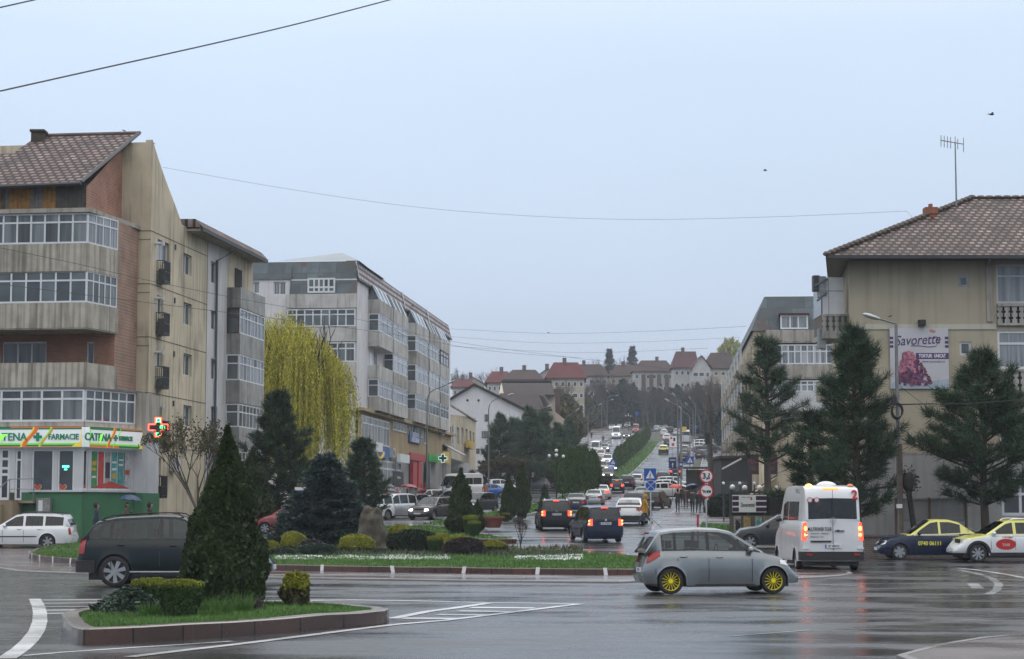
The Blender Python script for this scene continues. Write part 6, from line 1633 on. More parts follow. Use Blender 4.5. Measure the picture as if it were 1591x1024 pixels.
#R: the block on the right
M_CREAMR=mat('cream_rough_render',(.40,.355,.265),.9,.1,.5,streak=.28,streak_col=(.17,.15,.12),bump=.6,bscale=18)
Rb=thing('apartment_building','cream apartment block with hipped tiled roof and a large cake banner','building',(20,88,.3))
Y0=84;WQ=Wall((X(1325,Y0),Y0,0),(1,.0,0));zR=lambda y:WQ.uz(1440,y)[1];UR=10.5
hR=[UZ(WQ,1489,428,1505,446),UZ(WQ,1491,531,1509,552),UZ(WQ,1548,411,1640,471),UZ(WQ,1550,514,1640,573),UZ(WQ,1553,640,1640,690)]
zpl=zR(703)
b=MB();holewall(b,WQ,0,UR,zpl,zR(398),hR,.15);xb_=X(1297,98)-X(1325,84);b.fr=WQ;b.quad((0,0,zpl),(xb_,-14,zpl),(xb_,-14,zR(398)),(0,0,zR(398)));b.build('wall',M_CREAMR,Rb)
b=MB();hd=UZ(WQ,1556,740,1640,801);holewall(b,WQ,-.02,UR,0,zpl,[hd],.15,n=.02);b.fr=WQ;b.quad((-.02,.02,0),(xb_,-14,0),(xb_,-14,zpl),(-.02,.02,zpl));b.build('ground_floor_wall',mat('pale_grey_render',(.33,.33,.325),.85,.12,.4,streak=.35,streak_col=(.14,.135,.12),bump=.3),Rb)
b=MB(WQ);z1,z0=zR(504),zR(512);b.box(0,UR,0,.03,zpl-.1,zpl+.0);b.build('plinth_band',M_CREAMD,Rb);b=MB(WQ);b.box(0,hR[3][0]-.05,0,.05,z0,z1);b.build('cornice',mat('pale_band',(.5,.47,.4),.8,.1,.5,streak=.2),Rb)
for x in(1543,):u=WQ.uz(x,500)[0];b=MB(WQ);b.box(u-.28,u-.02,0,.07,zR(500),zR(402));b.build('pilaster',M_CREAMD,Rb)
b=MB(WQ);u=WQ.uz(1533,400)[0];b.tube([(u,.5,zR(396)),(u,.5,zR(404)),(u,.1,zR(412))],.08,7);b.build('rain_pipe',M_METAL,Rb)
window(WQ,Rb,*hR[0],-.02,1,(1,),gm=M_GL4,fm=M_METAL,fw=.1);window(WQ,Rb,*hR[1],-.05,1,(1,),gm=M_GL3,fw=.09,fm=M_LIGHTP)
window(WQ,Rb,*hR[2],-.04,2,(2.6,1),gm=M_GL2,fm=M_LIGHTP,fw=.08);window(WQ,Rb,*hR[3],-.04,2,(2.2,1),gm=M_GL2,fw=.1);window(WQ,Rb,*hR[4],-.04,2,(1,),gm=M_GL3)
window(WQ,Rb,*hd,-.04,3,(1,.8),gm=M_GL,fw=.12)
for y0,y1 in((473,506),(574,612)):
 u0=hR[2][0];z1,z0=zR(y0),zR(y1);b=MB(WQ)
 b.box(u0,UR,.02,.16,z1-.1,z1);b.box(u0,UR,.02,.16,z0,z0+.1);u=u0+.1
 while u<UR:
  zm=(z0+z1)/2
  for s0,s1,w_ in((0,.25,.11),(.25,.38,.06),(.38,.62,.12),(.62,.75,.06),(.75,1,.11)):b.box(u-w_,u+w_,.05,.11,z0+.1+(z1-z0-.2)*s0,z0+.1+(z1-z0-.2)*s1)
  u+=.32
 b.build('balustrade',M_CONC,Rb);b=MB(WQ);b.box(u0,UR,.0,.03,z0,z1);b.build('painted_shade',M_INT,Rb)  # solid dark sheet behind the balusters, its colour standing in for shade
YB=84.6;WX=Wall((X(1282,YB),YB,0),(1,.0,0));ub=WX.uz(1324,500)[0]
z1,z0=WX.uz(1300,488)[1],WX.uz(1300,518)[1];b=MB(WX);b.box(0,ub,-.1,0,z1-.1,z1);b.box(0,ub,-.1,0,z0,z0+.12);b.box(0,ub,-2.5,0,z0-.22,z0);u=.1
while u<ub:
 for s0,s1,w_ in((0,.25,.09),(.25,.38,.05),(.38,.62,.1),(.62,.75,.05),(.75,1,.09)):b.box(u-w_,u+w_,-.08,-.03,z0+.1+(z1-z0-.2)*s0,z0+.1+(z1-z0-.2)*s1)
 u+=.27
b.build('balustrade',M_CONC,Rb);b=MB(WX);b.box(.02,ub,-.2,-.12,z0,z1);b.box(.02,.12,-2.4,-.2,z0,z1);b.build('painted_shade',mat('olive_shade_panel',(.12,.11,.085),.8,.2),Rb)  # olive-dark sheet coloured as the shade behind the left balcony's balusters
b=MB(WX);b.box(.06,ub-.32,-.3,-.22,z1,WX.uz(1300,430)[1]);fo=b.build('white_balcony_panel',mat('white_panel',(.55,.55,.56),.4,.05),Rb)
b=MB(WX);b.box(.9*.35,.9*.35+.03,-.22,-.215,z1,WX.uz(1300,432)[1]);b.box(.06,ub-.32,-.22,-.215,WX.uz(1300,452)[1],WX.uz(1300,452)[1]+.04);b.build('panel_joint',M_METAL,fo)
b=MB(WX);b.box(.0,.12,-2.4,-.25,z1,WX.uz(1300,430)[1]);b.build('side_glazing',M_GL3,Rb)
b=MB(WX);b.box(-.3,-.02,-.9,-.4,WX.uz(1290,450)[1],WX.uz(1290,426)[1]);b.build('hanging_crate',M_DKMETAL,Rb)
for(x0,y0,x1,y1)in((1266,444,1285,434),(1270,467,1284,455)):b=MB();b.tube([P(x0,y0,84.2),P(x1,y1,84.8)],.05,5);b.build('bracket',M_METAL,Rb)
for x0,y0 in((1277,510),(1277,430)):
 p=P(x0,y0,85);b=MB();b.box(p.x-.15,p.x+.15,84.8,85.5,p.z-.9,p.z);b.build('air_conditioner',M_METAL,Rb)
z1,z0=WX.uz(1300,590)[1],WX.uz(1300,620)[1];b=MB(WX);b.box(0,ub,-2,0,z0,z1);b.build('balcony',M_CREAMD,Rb)
ye=82.7;e0,e1=P(1285,396,ye),P(1690,391,ye);r0,r1=P(1510,308,89.3),P(1700,307,89.3)
ze=e0.z;bk=96
b=MB();b.add([(e0.x,ye,ze),(e1.x,ye,ze),tuple(r1),tuple(r0),(X(1288,bk,400),bk,ze),(e1.x,bk,ze)],[(0,1,2,3),(0,3,4),(3,2,5,4)]);b.build('roof',M_TILER,Rb,fix=False)
b=MB();b.add([(e0.x+.05,ye+.05,ze-.08),(e1.x,ye+.05,ze-.08),(e1.x,bk,ze-.08),(X(1289,bk,400),bk,ze-.08)],[(0,1,2,3)]);b.box(e0.x,e1.x,ye-.1,ye+.04,ze-.16,ze-.01);b.prism([(e0.x-.06,ye,ze-.16),(e0.x+.06,ye,ze-.16),(X(1289,bk,400),bk,ze-.16),(X(1287,bk,400),bk,ze-.16)],(0,0,.15));b.build('eaves',M_GUTTER,Rb)
b=MB();a,c=Vector((e0.x,ye,ze)),Vector(r0)
for k in range(34):p=a.lerp(c,k/33);b.ell((p.x,p.y,p.z+.05),(.2,.2,.12),7,4)
for k in range(14):p=c.lerp(Vector(r1),k/14);b.ell((p.x,p.y,p.z+.04),(.25,.16,.1),7,4)
b.build('hip_tiles',mat('mossy_hip_tiles',(.12,.10,.085),.9,.3,2),Rb,smooth=True)
b=MB();p=P(1446,338,87.2);b.box(p.x-.24,p.x+.24,87,87.5,p.z-.4,p.z+.45);b.box(p.x-.29,p.x+.29,86.95,87.55,p.z+.15,p.z+.45);b.box(p.x-.08,p.x+.08,87.1,87.3,p.z+.45,p.z+.62);b.build('chimney',mat('orange_brick_chimney',(.25,.1,.06),.9,.25,4),Rb)
AN=thing('roof_aerial','tall television aerial with seven rods on the right-hand tiled roof','aerial',tuple(P(1486,318,87.5)))
b=MB();b.tube([P(1486,320,87.5),P(1484,222,87.5)],[.045,.03],6);b.build('mast',M_METAL,AN)
b=MB();b.tube([P(1461,218,87.5),P(1497,224,87.5)],.025,5)
for k,(x,h)in enumerate(((1462,18),(1467,18),(1472,18),(1477,18),(1484,22),(1488,16),(1497,22))):
 b.tube([P(x,219+k-h/2,87.5),P(x,219+k+h/2,87.5)],.018,5)
b.build('rods',M_METAL,AN)
b=MB(WQ);u,z=WQ.uz(1430,503);b.box(u-.12,u+.16,.05,.4,z-.12,z+.14);b.build('floodlight',M_BLK,Rb)
u0,u1,z0,z1=UZ(WQ,1383,510,1474,604,.1)
BN=thing('shop_banner','large printed banner with a tiered flower cake and the word Savorette','banner',WQ((u0+u1)/2,.1,z0))
b=MB(WQ);b.box(u0,u1,.07,.1,z0,z1);bo=b.build('banner_cloth',mat('banner_white',(.50,.49,.52),.5,.08,.8),BN)
M_VIO=mat('banner_violet',(.07,.035,.13),.5,.1);M_PINK=mat('banner_pink',(.42,.16,.22),.6,.4,30);M_PLUM=mat('banner_plum',(.16,.05,.11),.6,.5,30);M_ORG=mat('banner_orange',(.5,.17,.06),.5,.1)
W_,H_=u1-u0,z1-z0;bx=lambda f:u0+W_*f;bz=lambda f:z0+H_*f
b=MB(WQ)
for fx in(0,.94):
 for fz in(.86,.79,.72):b.box(bx(fx),bx(fx+.06),.1,.104,bz(fz-.045),bz(fz))
b.box(bx(.44),bx(1),.1,.105,bz(.49),bz(.59));b.build('violet_bars',M_VIO,bo)
text('TORTURI  UNICAT',.21,M_WHITE,bo,Vector(WQ(bx(.72),.107,bz(.54))),WQ.rot(),'banner_lettering',.002,sx=.66,bold=.006)
text('Savorette',.62,M_VIO,bo,Vector(WQ(bx(.47),.105,bz(.80))),WQ.rot()@Matrix.Rotation(R(3),3,'Z'),'banner_lettering',.002,sx=.82,shear=.3,bold=.006)
text('www.savorette.ro',.17,M_VIO,bo,Vector(WQ(bx(.74),.105,bz(.45))),WQ.rot(),'banner_lettering',.002,sx=.8)
b=MB(WQ);pts=[(bx(.36),.11,bz(.71)),(bx(.5),.11,bz(.71)),(bx(.65),.11,bz(.69)),(bx(.78),.11,bz(.70)),(bx(.84),.11,bz(.78)),(bx(.8),.11,bz(.86)),(bx(.74),.11,bz(.85))];b.tube(pts,.016,5);b.build('banner_flourish',M_VIO,bo)
b=MB(WQ)
for a_ in(0,-.6,.6,1.2):
 c_,s_=math.sin(a_*.7),math.cos(a_*.7);x,z=bx(.72)+c_*.06,bz(.9)+s_*.06
 b.add([(x,.106,z),(x+c_*.1+s_*.03,.106,z+s_*.1-c_*.03),(x+c_*.2,.106,z+s_*.2),(x+c_*.1-s_*.03,.106,z+s_*.1+c_*.03)],[(0,1,2,3)])
b.build('orange_petals',M_ORG,bo,fix=False)
b=MB(WQ);b.mi=0
b.add([(bx(.0),.1015,bz(.0)),(bx(1),.1015,bz(0)),(bx(1),.1015,bz(.16)),(bx(.75),.1015,bz(.13)),(bx(.0),.1015,bz(.1))],[(0,1,2,3,4)])
b.mi=1
for(x0,x1,za,zb2)in((.2,.4,.44,.56),(.16,.48,.3,.45),(.1,.56,.1,.31)):b.box(bx(x0),bx(x1),.1,.104,bz(za),bz(zb2))
b.build('cake_tiers',[mat('banner_cloth_blue',(.33,.4,.47),.5,.2,2),mat('cake_violet',(.13,.07,.17),.5,.15)],bo,fix=False)
rr=random.Random(5);bp,bq=MB(WQ),MB(WQ)
for k in range(330):
 t=rr.random();zc=.06+.58*t;xc=.27-.0*t;wd=(.36*(1-t)**.8+.06)if t<.75 else.12
 x=.3+rr.uniform(-1,1)*wd*.8+.1*(1-t);z=zc
 if z>.6:continue
 q=bp if(t>.38 and x<.42)else bq;s_=rr.uniform(.018,.034)
 a0=rr.uniform(0,6);r_=[s_*rr.uniform(.6,1.2)for _ in range(6)];dn=.106+rr.random()*.03
 q.add([(bx(x)+r_[i]*W_*math.cos(a0+i*1.047),dn,bz(z)+r_[i]*H_*math.sin(a0+i*1.047))for i in range(6)],[(0,1,2,3,4,5)])
M_PINK2=mat('petal_pink',(.42,.15,.21),.6,.3,20,island=.5);M_PLUM2=mat('petal_plum',(.15,.045,.10),.6,.3,20,island=.7)
bp.build('pink_flowers',M_PINK2,bo,fix=False);bq.build('plum_flowers',M_PLUM2,bo,fix=False)
NF=thing('notice_board','long empty grey notice frame standing before the pale ground-floor wall','notice board',WQ(3,.8,.3))
WN=Wall((0,82.6,0),(1,0,0));u0,u1,z0,z1=UZ(WN,1392,774,1501,822);um=WN.uz(1444,800)[0]
b=MB(WN);b.box(u0,u1,-.03,0,z0+.4,z1-.02);b.build('panel',mat('notice_grey',(.28,.28,.275),.7,.12,.6,streak=.3),NF)
for u in(u0,um,u1):b=MB(WN);b.box(u-.05,u+.05,-.05,.05,0,z1+.03);b.build('post',mat('rusty_post',(.13,.085,.06),.7,.3),NF)
b=MB(WN);b.box(u0,u1,-.02,.04,z1-.07,z1-.0);b.box(u0,u1,-.02,.04,z0+.32,z0+.42);b.build('rail',M_METAL,NF)
b=MB();xw0,xw1=X(1340,77.6),26;b.box(xw0,xw1,77.6,77.9,0,.9);BW=b.build('garden_wall',brick_mat('wall_brick',(.13,.085,.07),(.09,.06,.055),(.16,.15,.14),.22,.08,.012,0,var=.3));tag(BW,'low dark brick wall behind the two taxis','wall')
b=MB();b.box(xw0-.04,xw1,77.54,77.96,.9,.98);o=b.build('coping',M_BRICKD);o.parent=BW
#vegetation
def leafm(name,col,isl=.45,var=.35,scale=1.2,rough=.65):return mat(name,col,rough,var,scale,island=isl,detail=3)
M_THUJA=leafm('thuja_foliage',(.030,.052,.014),.55);M_PINE=leafm('pine_needles',(.026,.058,.024),.55);M_PINEF=leafm('green_pine_needles',(.055,.10,.055),.5);M_SPRUCE=leafm('spruce_needles',(.03,.055,.05),.5)
M_YEW=leafm('dark_foliage',(.018,.034,.016),.5);M_YELL=leafm('golden_foliage',(.27,.275,.03),.45);M_YTOP=leafm('golden_shoots',(.2,.23,.025),.4)
M_BOX=leafm('box_foliage',(.035,.07,.018),.5);M_WILL=leafm('willow_catkins',(.46,.42,.045),.35,.25);M_WILLD=leafm('willow_leaves',(.24,.25,.04),.4)
M_BARK=mat('bark',(.06,.048,.038),.9,.3,3,streak=.3);M_BARKG=mat('grey_bark',(.085,.075,.065),.9,.3,3);M_TWIG=mat('twigs',(.075,.055,.048),.9,.3,2)
M_OLIVE=leafm('olive_haze_foliage',(.08,.075,.03),.5);M_CONF=leafm('far_conifer',(.018,.038,.03),.5,.4,.25);M_HEDGE=leafm('hedge_leaves',(.055,.105,.028),.5)
M_DARKSH=leafm('purple_grey_shrub',(.055,.045,.045),.5);M_JUNI=leafm('blue_juniper',(.05,.08,.055),.45);M_ROCK=mat('standing_stone',(.075,.065,.05),.85,.45,1.6,streak=.4,bump=1.0,bscale=6)
M_STONEW=mat('white_gravel',(.62,.63,.64),.6,.15,5,island=.25)
def quads(C,A,B):
 V=np.empty((len(C),4,3));V[:,0]=C-A-B;V[:,1]=C+A-B;V[:,2]=C+A+B;V[:,3]=C-A+B
 return V.reshape(-1,3)
def tris(C,A,T):
 V=np.empty((len(C),3,3));V[:,0]=C-A;V[:,1]=C+A;V[:,2]=C+T
 return V.reshape(-1,3)
def unit(v):return v/np.maximum(1e-9,np.linalg.norm(v,axis=1,keepdims=True))
def rdir(n):return unit(rng.normal(size=(n,3)))
def nz3(Pn,s,seed=0):return np.array([mnoise.noise(Vector((p[0]*s+seed,p[1]*s,p[2]*s)))for p in Pn])
def cone_crown(h,w,n,size,prof,bump=.22,flat=0):
 """points spread through the outer shell of a turned crown; returns quads. prof(t): relative radius"""
 t=rng.random(int(n*1.6));pr=np.array([prof(x)for x in t]);keep=rng.random(len(t))<(pr+.12)/1.12;t=t[keep][:n];pr=pr[keep][:n];n=len(t)
 a=rng.uniform(0,2*np.pi,n);R0=pr*w/2
 d=np.stack([np.cos(a),np.sin(a),np.zeros(n)],1)
 pos=d*R0[:,None];pos[:,2]=t*h
 bmp=1+bump*nz3(pos,2.2/max(.6,w*.5),5)*1.6+bump*.6*nz3(pos,6/max(.6,w*.5),9)
 rr=R0*bmp*(1-.28*rng.random(n)**2);pos=d*rr[:,None];pos[:,2]=t*h+rng.normal(0,size*.6,n)
 up=unit(d*.45+np.array([0,0,1])+rng.normal(0,.35,(n,3)));tan=unit(np.cross(up,d+rng.normal(0,.5,(n,3))))
 s=size*rng.uniform(.6,1.3,n)[:,None]
 return quads(pos,tan*s*.55,up*s)
def core(h,w,prof,k=.72,n=10,m=9):
 b=MB();b.lathe([(max(.005,prof(i/m)*w/2*k),h*i/m*.97)for i in range(m+1)],(0,0,0),'z',n);return b
def addcore(V,b):
 q=[]
 for f in b.f:
  if len(f)==4:q+=[b.v[i]for i in f]
 return np.concatenate([V,np.array(q)])
def trunkmesh(name,h,r,m,parent,lean=(0,0),z0=-.1):
 b=MB();pts=[(lean[0]*t+random.uniform(-.03,.03)*h*.2,lean[1]*t,z0+(h-z0)*t)for t in np.linspace(0,1,6)]
 b.tube(pts,[r*(1-.55*t)for t in np.linspace(0,1,6)],8);o=b.build(name,m,None,smooth=True);o.parent=parent;return o
def finish(V,name,m,parent,k=4,mi=None):
 o=rawmesh(name,V,k,m,None,mi);o.parent=parent;return o
TREES={}
def proto(key,fn):
 """the first of a kind is built, the next ones are copies of it with their parts"""
 if key in TREES:
  c=copy_tree(TREES[key]);NEW_KIDS.clear();return c
 o=fn();note_kids(o);TREES[key]=o;return o
def put(o,name,label,cat,px,Y=None,py=None,h=1,w=None,rz=None,group=None,z=None,lift=0):
 """scale a unit-height plant to h metres; w: width factor relative to h"""
 if Y is None:p=G(px,py)
 else:p=Vector((X(px,Y),Y,gz(Y)))
 o.name=name;tag(o,label,cat,group);o.location=(p.x,p.y,(p.z if z is None else z)+lift)
 o.scale=(h*(w or 1),h*(w or 1),h);o.rotation_euler=(0,0,random.uniform(0,6.28)if rz is None else rz)
 return o
def hpx(py0,py1,Y):return ZZ(py0,Y)-ZZ(py1,Y)
def thuja_prof(t):return(min(1,(t/.1)**.5*.8+.1)if t<.1 else(.9+.1*min(1,(t-.1)/.15))if t<.25 else max(.03,(1-(t-.25)/.75)**.85))
def mk_thuja(n=7000,size=.028,w=.42,m=None,prof=thuja_prof,seed=0):
 def f():
  o=thing('thuja','','tree');V=cone_crown(.97,w,n,size,prof,.42);V[:,2]+=.03
  cb=core(.93,w,prof);V2=addcore(V,cb);finish(V2,'crown',m or M_THUJA,o);trunkmesh('trunk',.5,.014,M_BARK,o);return o
 return f
def mk_spruce(n_w=16,needles=26,m=None,droop=.25,w=.6,size=.03,base=.04,dens=1.0):
 """conifer with whorled branches; unit height"""
 def f():
  o=thing('spruce','','tree');C,T=[],[]
  tb=MB();tb.tube([(0,0,-.02),(0,0,.5),(0,0,.98)],[.02,.012,.003],6)
  for k in range(n_w):
   t=base+(1-base)*(k/n_w)**.9;L=w/2*(1-t)**.85*1.05+.015;nb=int(12-6*t)
   for j in range(nb):
    a=random.uniform(0,6.28);l=L*random.uniform(.82,1.08);z=t+random.uniform(-.015,.015)
    d=Vector((math.cos(a),math.sin(a),0));prev=Vector((0,0,z));st_=max(3,int(l/.022))
    pts=[]
    for s in range(st_+1):
     q=s/st_;p=Vector((0,0,z))+d*l*q+Vector((0,0,-droop*l*q+.18*l*q*q*q));pts.append(p)
    tb.tube([pts[0],pts[st_//2],pts[-1]],[.004,.003,.001],3,caps=False)
    for s in range(1,st_+1):
     q=s/st_;side=Vector((-d.y,d.x,0));wd=l*.42*(1-q*.75)
     for e in range(int(4*dens)+1):
      off=random.uniform(-1,1)*wd;C.append(pts[s]+side*off+Vector((0,0,-abs(off)*.25))+d*(-abs(off)*.2));T.append(d*.8+side*(off/max(wd,.001))*.7)
  C=np.array(C);T=unit(np.array(T));N=len(C);C=np.repeat(C,needles//4,0)+rng.normal(0,.006,(N*(needles//4),3));T=np.repeat(T,needles//4,0)
  D=unit(T+rng.normal(0,.55,T.shape));A=unit(np.cross(D,rdir(len(D))))
  s=size*rng.uniform(.6,1.3,len(D))[:,None]
  finish(tris(C,A*s*.16,D*s),'crown',m or M_SPRUCE,o,3);t_=tb.build('trunk',M_BARK,None);t_.parent=o;return o
 return f
def mk_pine(seed=1,w=.75,base=.22,n_br=75,tuft=.055,needles=44,m=None,lean=0,top=.25,sparse=0,wide=.03):
 """black pine: clumps of stiff needle tufts at the branch ends; unit height"""
 def f():
  rr=random.Random(seed);o=thing('pine','','tree');C,T=[],[];WS={}
  tb=MB();tr=[Vector((lean*t+rr.uniform(-.008,.008),rr.uniform(-.008,.008),-.02+t*1.0))for t in np.linspace(0,1,8)]
  tb.tube(tr,[.026*(1-.85*t)for t in np.linspace(0,1,8)],8)
  def at(t):k=min(6,int(t*7));return tr[k].lerp(tr[k+1],t*7-k)
  nper=7;nwh=max(3,n_br//nper)
  for k in range(n_br):
   wh=k//nper;t=base+(1-base)*((wh+.35)/nwh)**.95+rr.uniform(-.012,.012);t=min(t,.985)
   if wh not in WS:WS[wh]=rr.uniform(.72,1.12)
   pr=(min(1,.55+(t-base)/.2*.45))if t<base+.2 else(1-(t-base-.2)/(.8-base+.02))**.75*(1-top)+top*(1-t)**.5
   l=w/2*max(.06,pr)*rr.uniform(.5,1.15)*WS[wh];a=k*2.4+rr.uniform(-.5,.5);el=rr.uniform(-.05,.3)+t*.35
   d=Vector((math.cos(a)*math.cos(el),math.sin(a)*math.cos(el),math.sin(el)));p0=at(t);pts=[p0+d*l*q+Vector((0,0,.12*l*q*q))for q in(0,.35,.7,1)]
   tb.tube(pts,[.007*(1-t*.5),.005,.003,.002],4,caps=False)
   side=Vector((-d.y,d.x,0)).normalized()
   nt_=max(3,int(l/.03))
   for s in range(nt_):
    q=.38+.62*(s+1)/nt_;off=rr.uniform(-1,1)*l*.3*(1.25-q)
    if rr.random()<sparse:continue
    p=p0+d*l*q+Vector((0,0,.12*l*q*q))+side*off+Vector((0,0,rr.uniform(-.006,.022)))
    C.append(p);T.append(d+side*off*6+Vector((0,0,.55)))
   C.append(pts[-1]);T.append(d+Vector((0,0,.6)))
  C.append(tr[-1]);T.append(Vector((0,0,1)))
  C=np.array(C);T=unit(np.array(T));N=len(C);sz=np.repeat(rng.uniform(.75,1.25,N),needles)[:,None]
  C=np.repeat(C,needles,0)+rng.normal(0,tuft*.16,(N*needles,3));T=np.repeat(T,needles,0)
  C=C+T*tuft*rng.uniform(-.35,.35,(len(C),1));D=unit(T*.9+rdir(len(T))*.95);A=unit(np.cross(D,rdir(len(D))))
  s=tuft*sz*rng.uniform(.6,1.1,len(D))[:,None]
  finish(tris(C,A*s*wide*1.6,D*s),'crown',m or M_PINE,o,3);t_=tb.build('trunk',M_BARK,None,smooth=True);t_.parent=o;return o
 return f
def mk_bare(seed=1,depth=6,m=None,spread=.5,th=.02,trunk=.28,up=.25,leafm_=None,nleaf=0):
 def f():
  rr=random.Random(seed);o=thing('bare_tree','','tree');b=MB();tw=MB();ends=[]
  def grow(p,d,l,r,k):
   q=p+d*l;(b if k<3 else tw).tube([p,p.lerp(q,.5)+Vector((rr.uniform(-.04,.04)*l,)*3),q],[r,r*.8,r*.62],5 if k<3 else 3,caps=False)
   if k>=depth:ends.append(q);return
   for _ in range(rr.choice((2,3))if k else 4):
    nd=(d+Vector((rr.uniform(-1,1),rr.uniform(-1,1),rr.uniform(-.4,.8)))*spread+Vector((0,0,up*.4))).normalized();grow(q,nd,l*rr.uniform(.62,.85),r*.62,k+1)
  grow(Vector((0,0,-.02)),Vector((rr.uniform(-.08,.08),rr.uniform(-.08,.08),1)).normalized(),trunk,th,0)
  zmax=max(v[2]for v in tw.v);
  for q in(b,tw):q.v=[(x/zmax,y/zmax,z/zmax)for x,y,z in q.v]
  t_=b.build('trunk',m or M_BARKG,None,fix=False);t_.parent=o;c_=tw.build('crown',m or M_TWIG,None,fix=False);c_.parent=o
  if leafm_:
   E=np.array([tuple(e)for e in ends])/zmax;E=np.repeat(E,nleaf,0)+rng.normal(0,.02,(len(E)*nleaf,3));n=len(E)
   finish(quads(E,rdir(n)*.008,rdir(n)*.008),'leaves',leafm_,o)
  return o
 return f
def mk_blob(n=2600,size=.05,m=None,w=1.0,prof=None,trunk=None,bump=.3,name='shrub',cat='shrub',ytop=None,zmin=0):
 prof=prof or(lambda t:math.sqrt(max(0.0,1-(abs(t-.42)/.6)**2.2)))
 def f():
  o=thing(name,'',cat);V=cone_crown(1-zmin,w,n,size,prof,bump);V[:,2]+=zmin;k0=len(V)//4
  tt=rng.random(k0//4);a=rng.uniform(0,6.28,len(tt));rr_=np.sqrt(rng.random(len(tt)))*w/2*.8
  top=np.stack([rr_*np.cos(a),rr_*np.sin(a),np.array([max([t for t in np.linspace(0,1,21)if prof(t)*w/2>=q]or[0])for q in rr_])*(1-zmin)*.97+zmin+rng.normal(0,size*.4,len(tt))],1)
  V=np.concatenate([V,quads(top,rdir(len(tt))*size*.6,rdir(len(tt))*size)]);cb=core(.94-zmin,w,prof,.8)
  cb.v=[(x,y,z+zmin)for x,y,z in cb.v]
  V=addcore(V,cb);ms,mi=m,None
  if ytop:
   zc=V.reshape(-1,4,3)[:,:,2].mean(1);mi=(zc+rng.normal(0,.04,len(zc))>ytop[1]).astype(int);ms=[m,ytop[0]]
  finish(V,'foliage',ms,o,4,mi)
  if trunk:trunkmesh('trunk',trunk,.03,M_BARK,o)
  return o
 return f
drum=lambda t:.62+.38*min(1,t*1.6)if t<.93 else.9*(1-(t-.93)/.07)**.5+.08
#the small island in front
put(mk_thuja(60000,.0135,.38)(),'thuja','tall dense thuja on the small island nearest the viewer','tree',352,34.9,h=3.42,rz=1)
put(mk_thuja(9000,.026,.42)(),'thuja','lower thuja growing into the left side of the tallest thuja','tree',322,35.3,h=2.35,rz=2)
o=put(mk_blob(22000,.026,M_BOX,1.15,drum,.25,.1,ytop=(M_YTOP,.86))(),'clipped_shrub','clipped drum shrub with bright yellow-green top, middle of the small island','shrub',283,31.6,h=.62,lift=.2,rz=0)
put(mk_blob(14000,.03,M_BOX,1.25,drum,.25,.14,ytop=(M_YTOP,.8))(),'clipped_shrub','flat-topped shrub with yellow shoots in front of the dark off-roader','shrub',238,34.3,h=.55,lift=.2)
put(mk_blob(5000,.06,M_OLIVE,.72,lambda t:.35+.65*math.sin(min(1,t*1.1)*2.6)**.7 if t<.95 else.3,.3,.4,ytop=(M_YELL,.6))(),'small_bush','small brownish bush alone at the right part of the small island','shrub',461,35.2,h=.62,lift=.18)
o=put(mk_blob(9000,.06,M_JUNI,1.8,lambda t:max(.05,1-t)**.6,None,.5)(),'creeping_juniper','low sprawling juniper left of the drum shrub','shrub',205,33.2,h=.42,lift=.18,w=3.0)
o.scale=(1.0,.55,.42)
for k,(px,Y,h)in enumerate(((318,33.2,.3),(345,32.6,.36),(378,33.1,.42),(236,31.9,.3),(395,34.0,.3),(330,31.7,.2))):
 n=260;a=rng.uniform(0,6.28,n);rad=rng.random(n)*.16;Cn=np.stack([rad*np.cos(a),rad*np.sin(a),np.zeros(n)],1)
 D=unit(np.stack([np.cos(a)*.35,np.sin(a)*.35,np.ones(n)],1)+rng.normal(0,.18,(n,3)))*h*rng.uniform(.5,1.1,(n,1))
 g_=thing('grass_tuft',['tall grass tuft right of the drum shrub','tall grass tuft before the big thuja trunk','tallest grass tuft, right below the big thuja','grass tuft behind the drum shrub','grass tuft at the right foot of the big thuja','short grass tuft at the front of the small island'][k],'plant',(X(px,Y),Y,.2),'grass tufts on the small island')
 finish(tris(Cn,unit(np.cross(D,rdir(n)))*.007,D),'blades',M_GRASS if k!=4 else M_DARKSH,g_,3)
SPR=put(mk_spruce(24,44,M_SPRUCE,.12,.84,.045,.03,1.4)(),'blue_spruce','broad blue-green spruce on the roundabout island left of the standing stone','tree',506,80.5,w=1.3,h=hpx(688,842,80.5),z=.25,rz=0)
RK=MB();pr=[(575,552),(557,778),(551,800)]
n=14;rings=[]
for i,(t,w_,d_)in enumerate(((0,1.0,.7),(.25,.95,.65),(.5,.9,.55),(.75,.78,.45),(.9,.6,.35),(1.0,.25,.15))):
 rings.append([(math.cos(2*math.pi*k/n)*w_*.62*(1+.16*mnoise.noise(Vector((k*.7,t*3,1)))),math.sin(2*math.pi*k/n)*d_*.5*(1+.25*mnoise.noise(Vector((k*.9,t*3,4)))),t*1.9-.1+.06*mnoise.noise(Vector((k,t,7))))for k in range(n)])
vs=[v for r_ in rings for v in r_];fs=[(i*n+k,i*n+(k+1)%n,(i+1)*n+(k+1)%n,(i+1)*n+k)for i in range(5)for k in range(n)]+[tuple(5*n+k for k in range(n))]
RK.add(vs,fs);ro=RK.build('standing_stone',M_ROCK,None,smooth=True,angle=60);md=ro.modifiers.new('s','SUBSURF');md.levels=md.render_levels=2
tx=bpy.data.textures.new('rock','CLOUDS');tx.noise_scale=.35;dm=ro.modifiers.new('d','DISPLACE');dm.texture=tx;dm.strength=.4
ro.location=(X(578,78.5),78.5,.3);tag(ro,'tall rough brown standing stone in the shrub bed','stone')
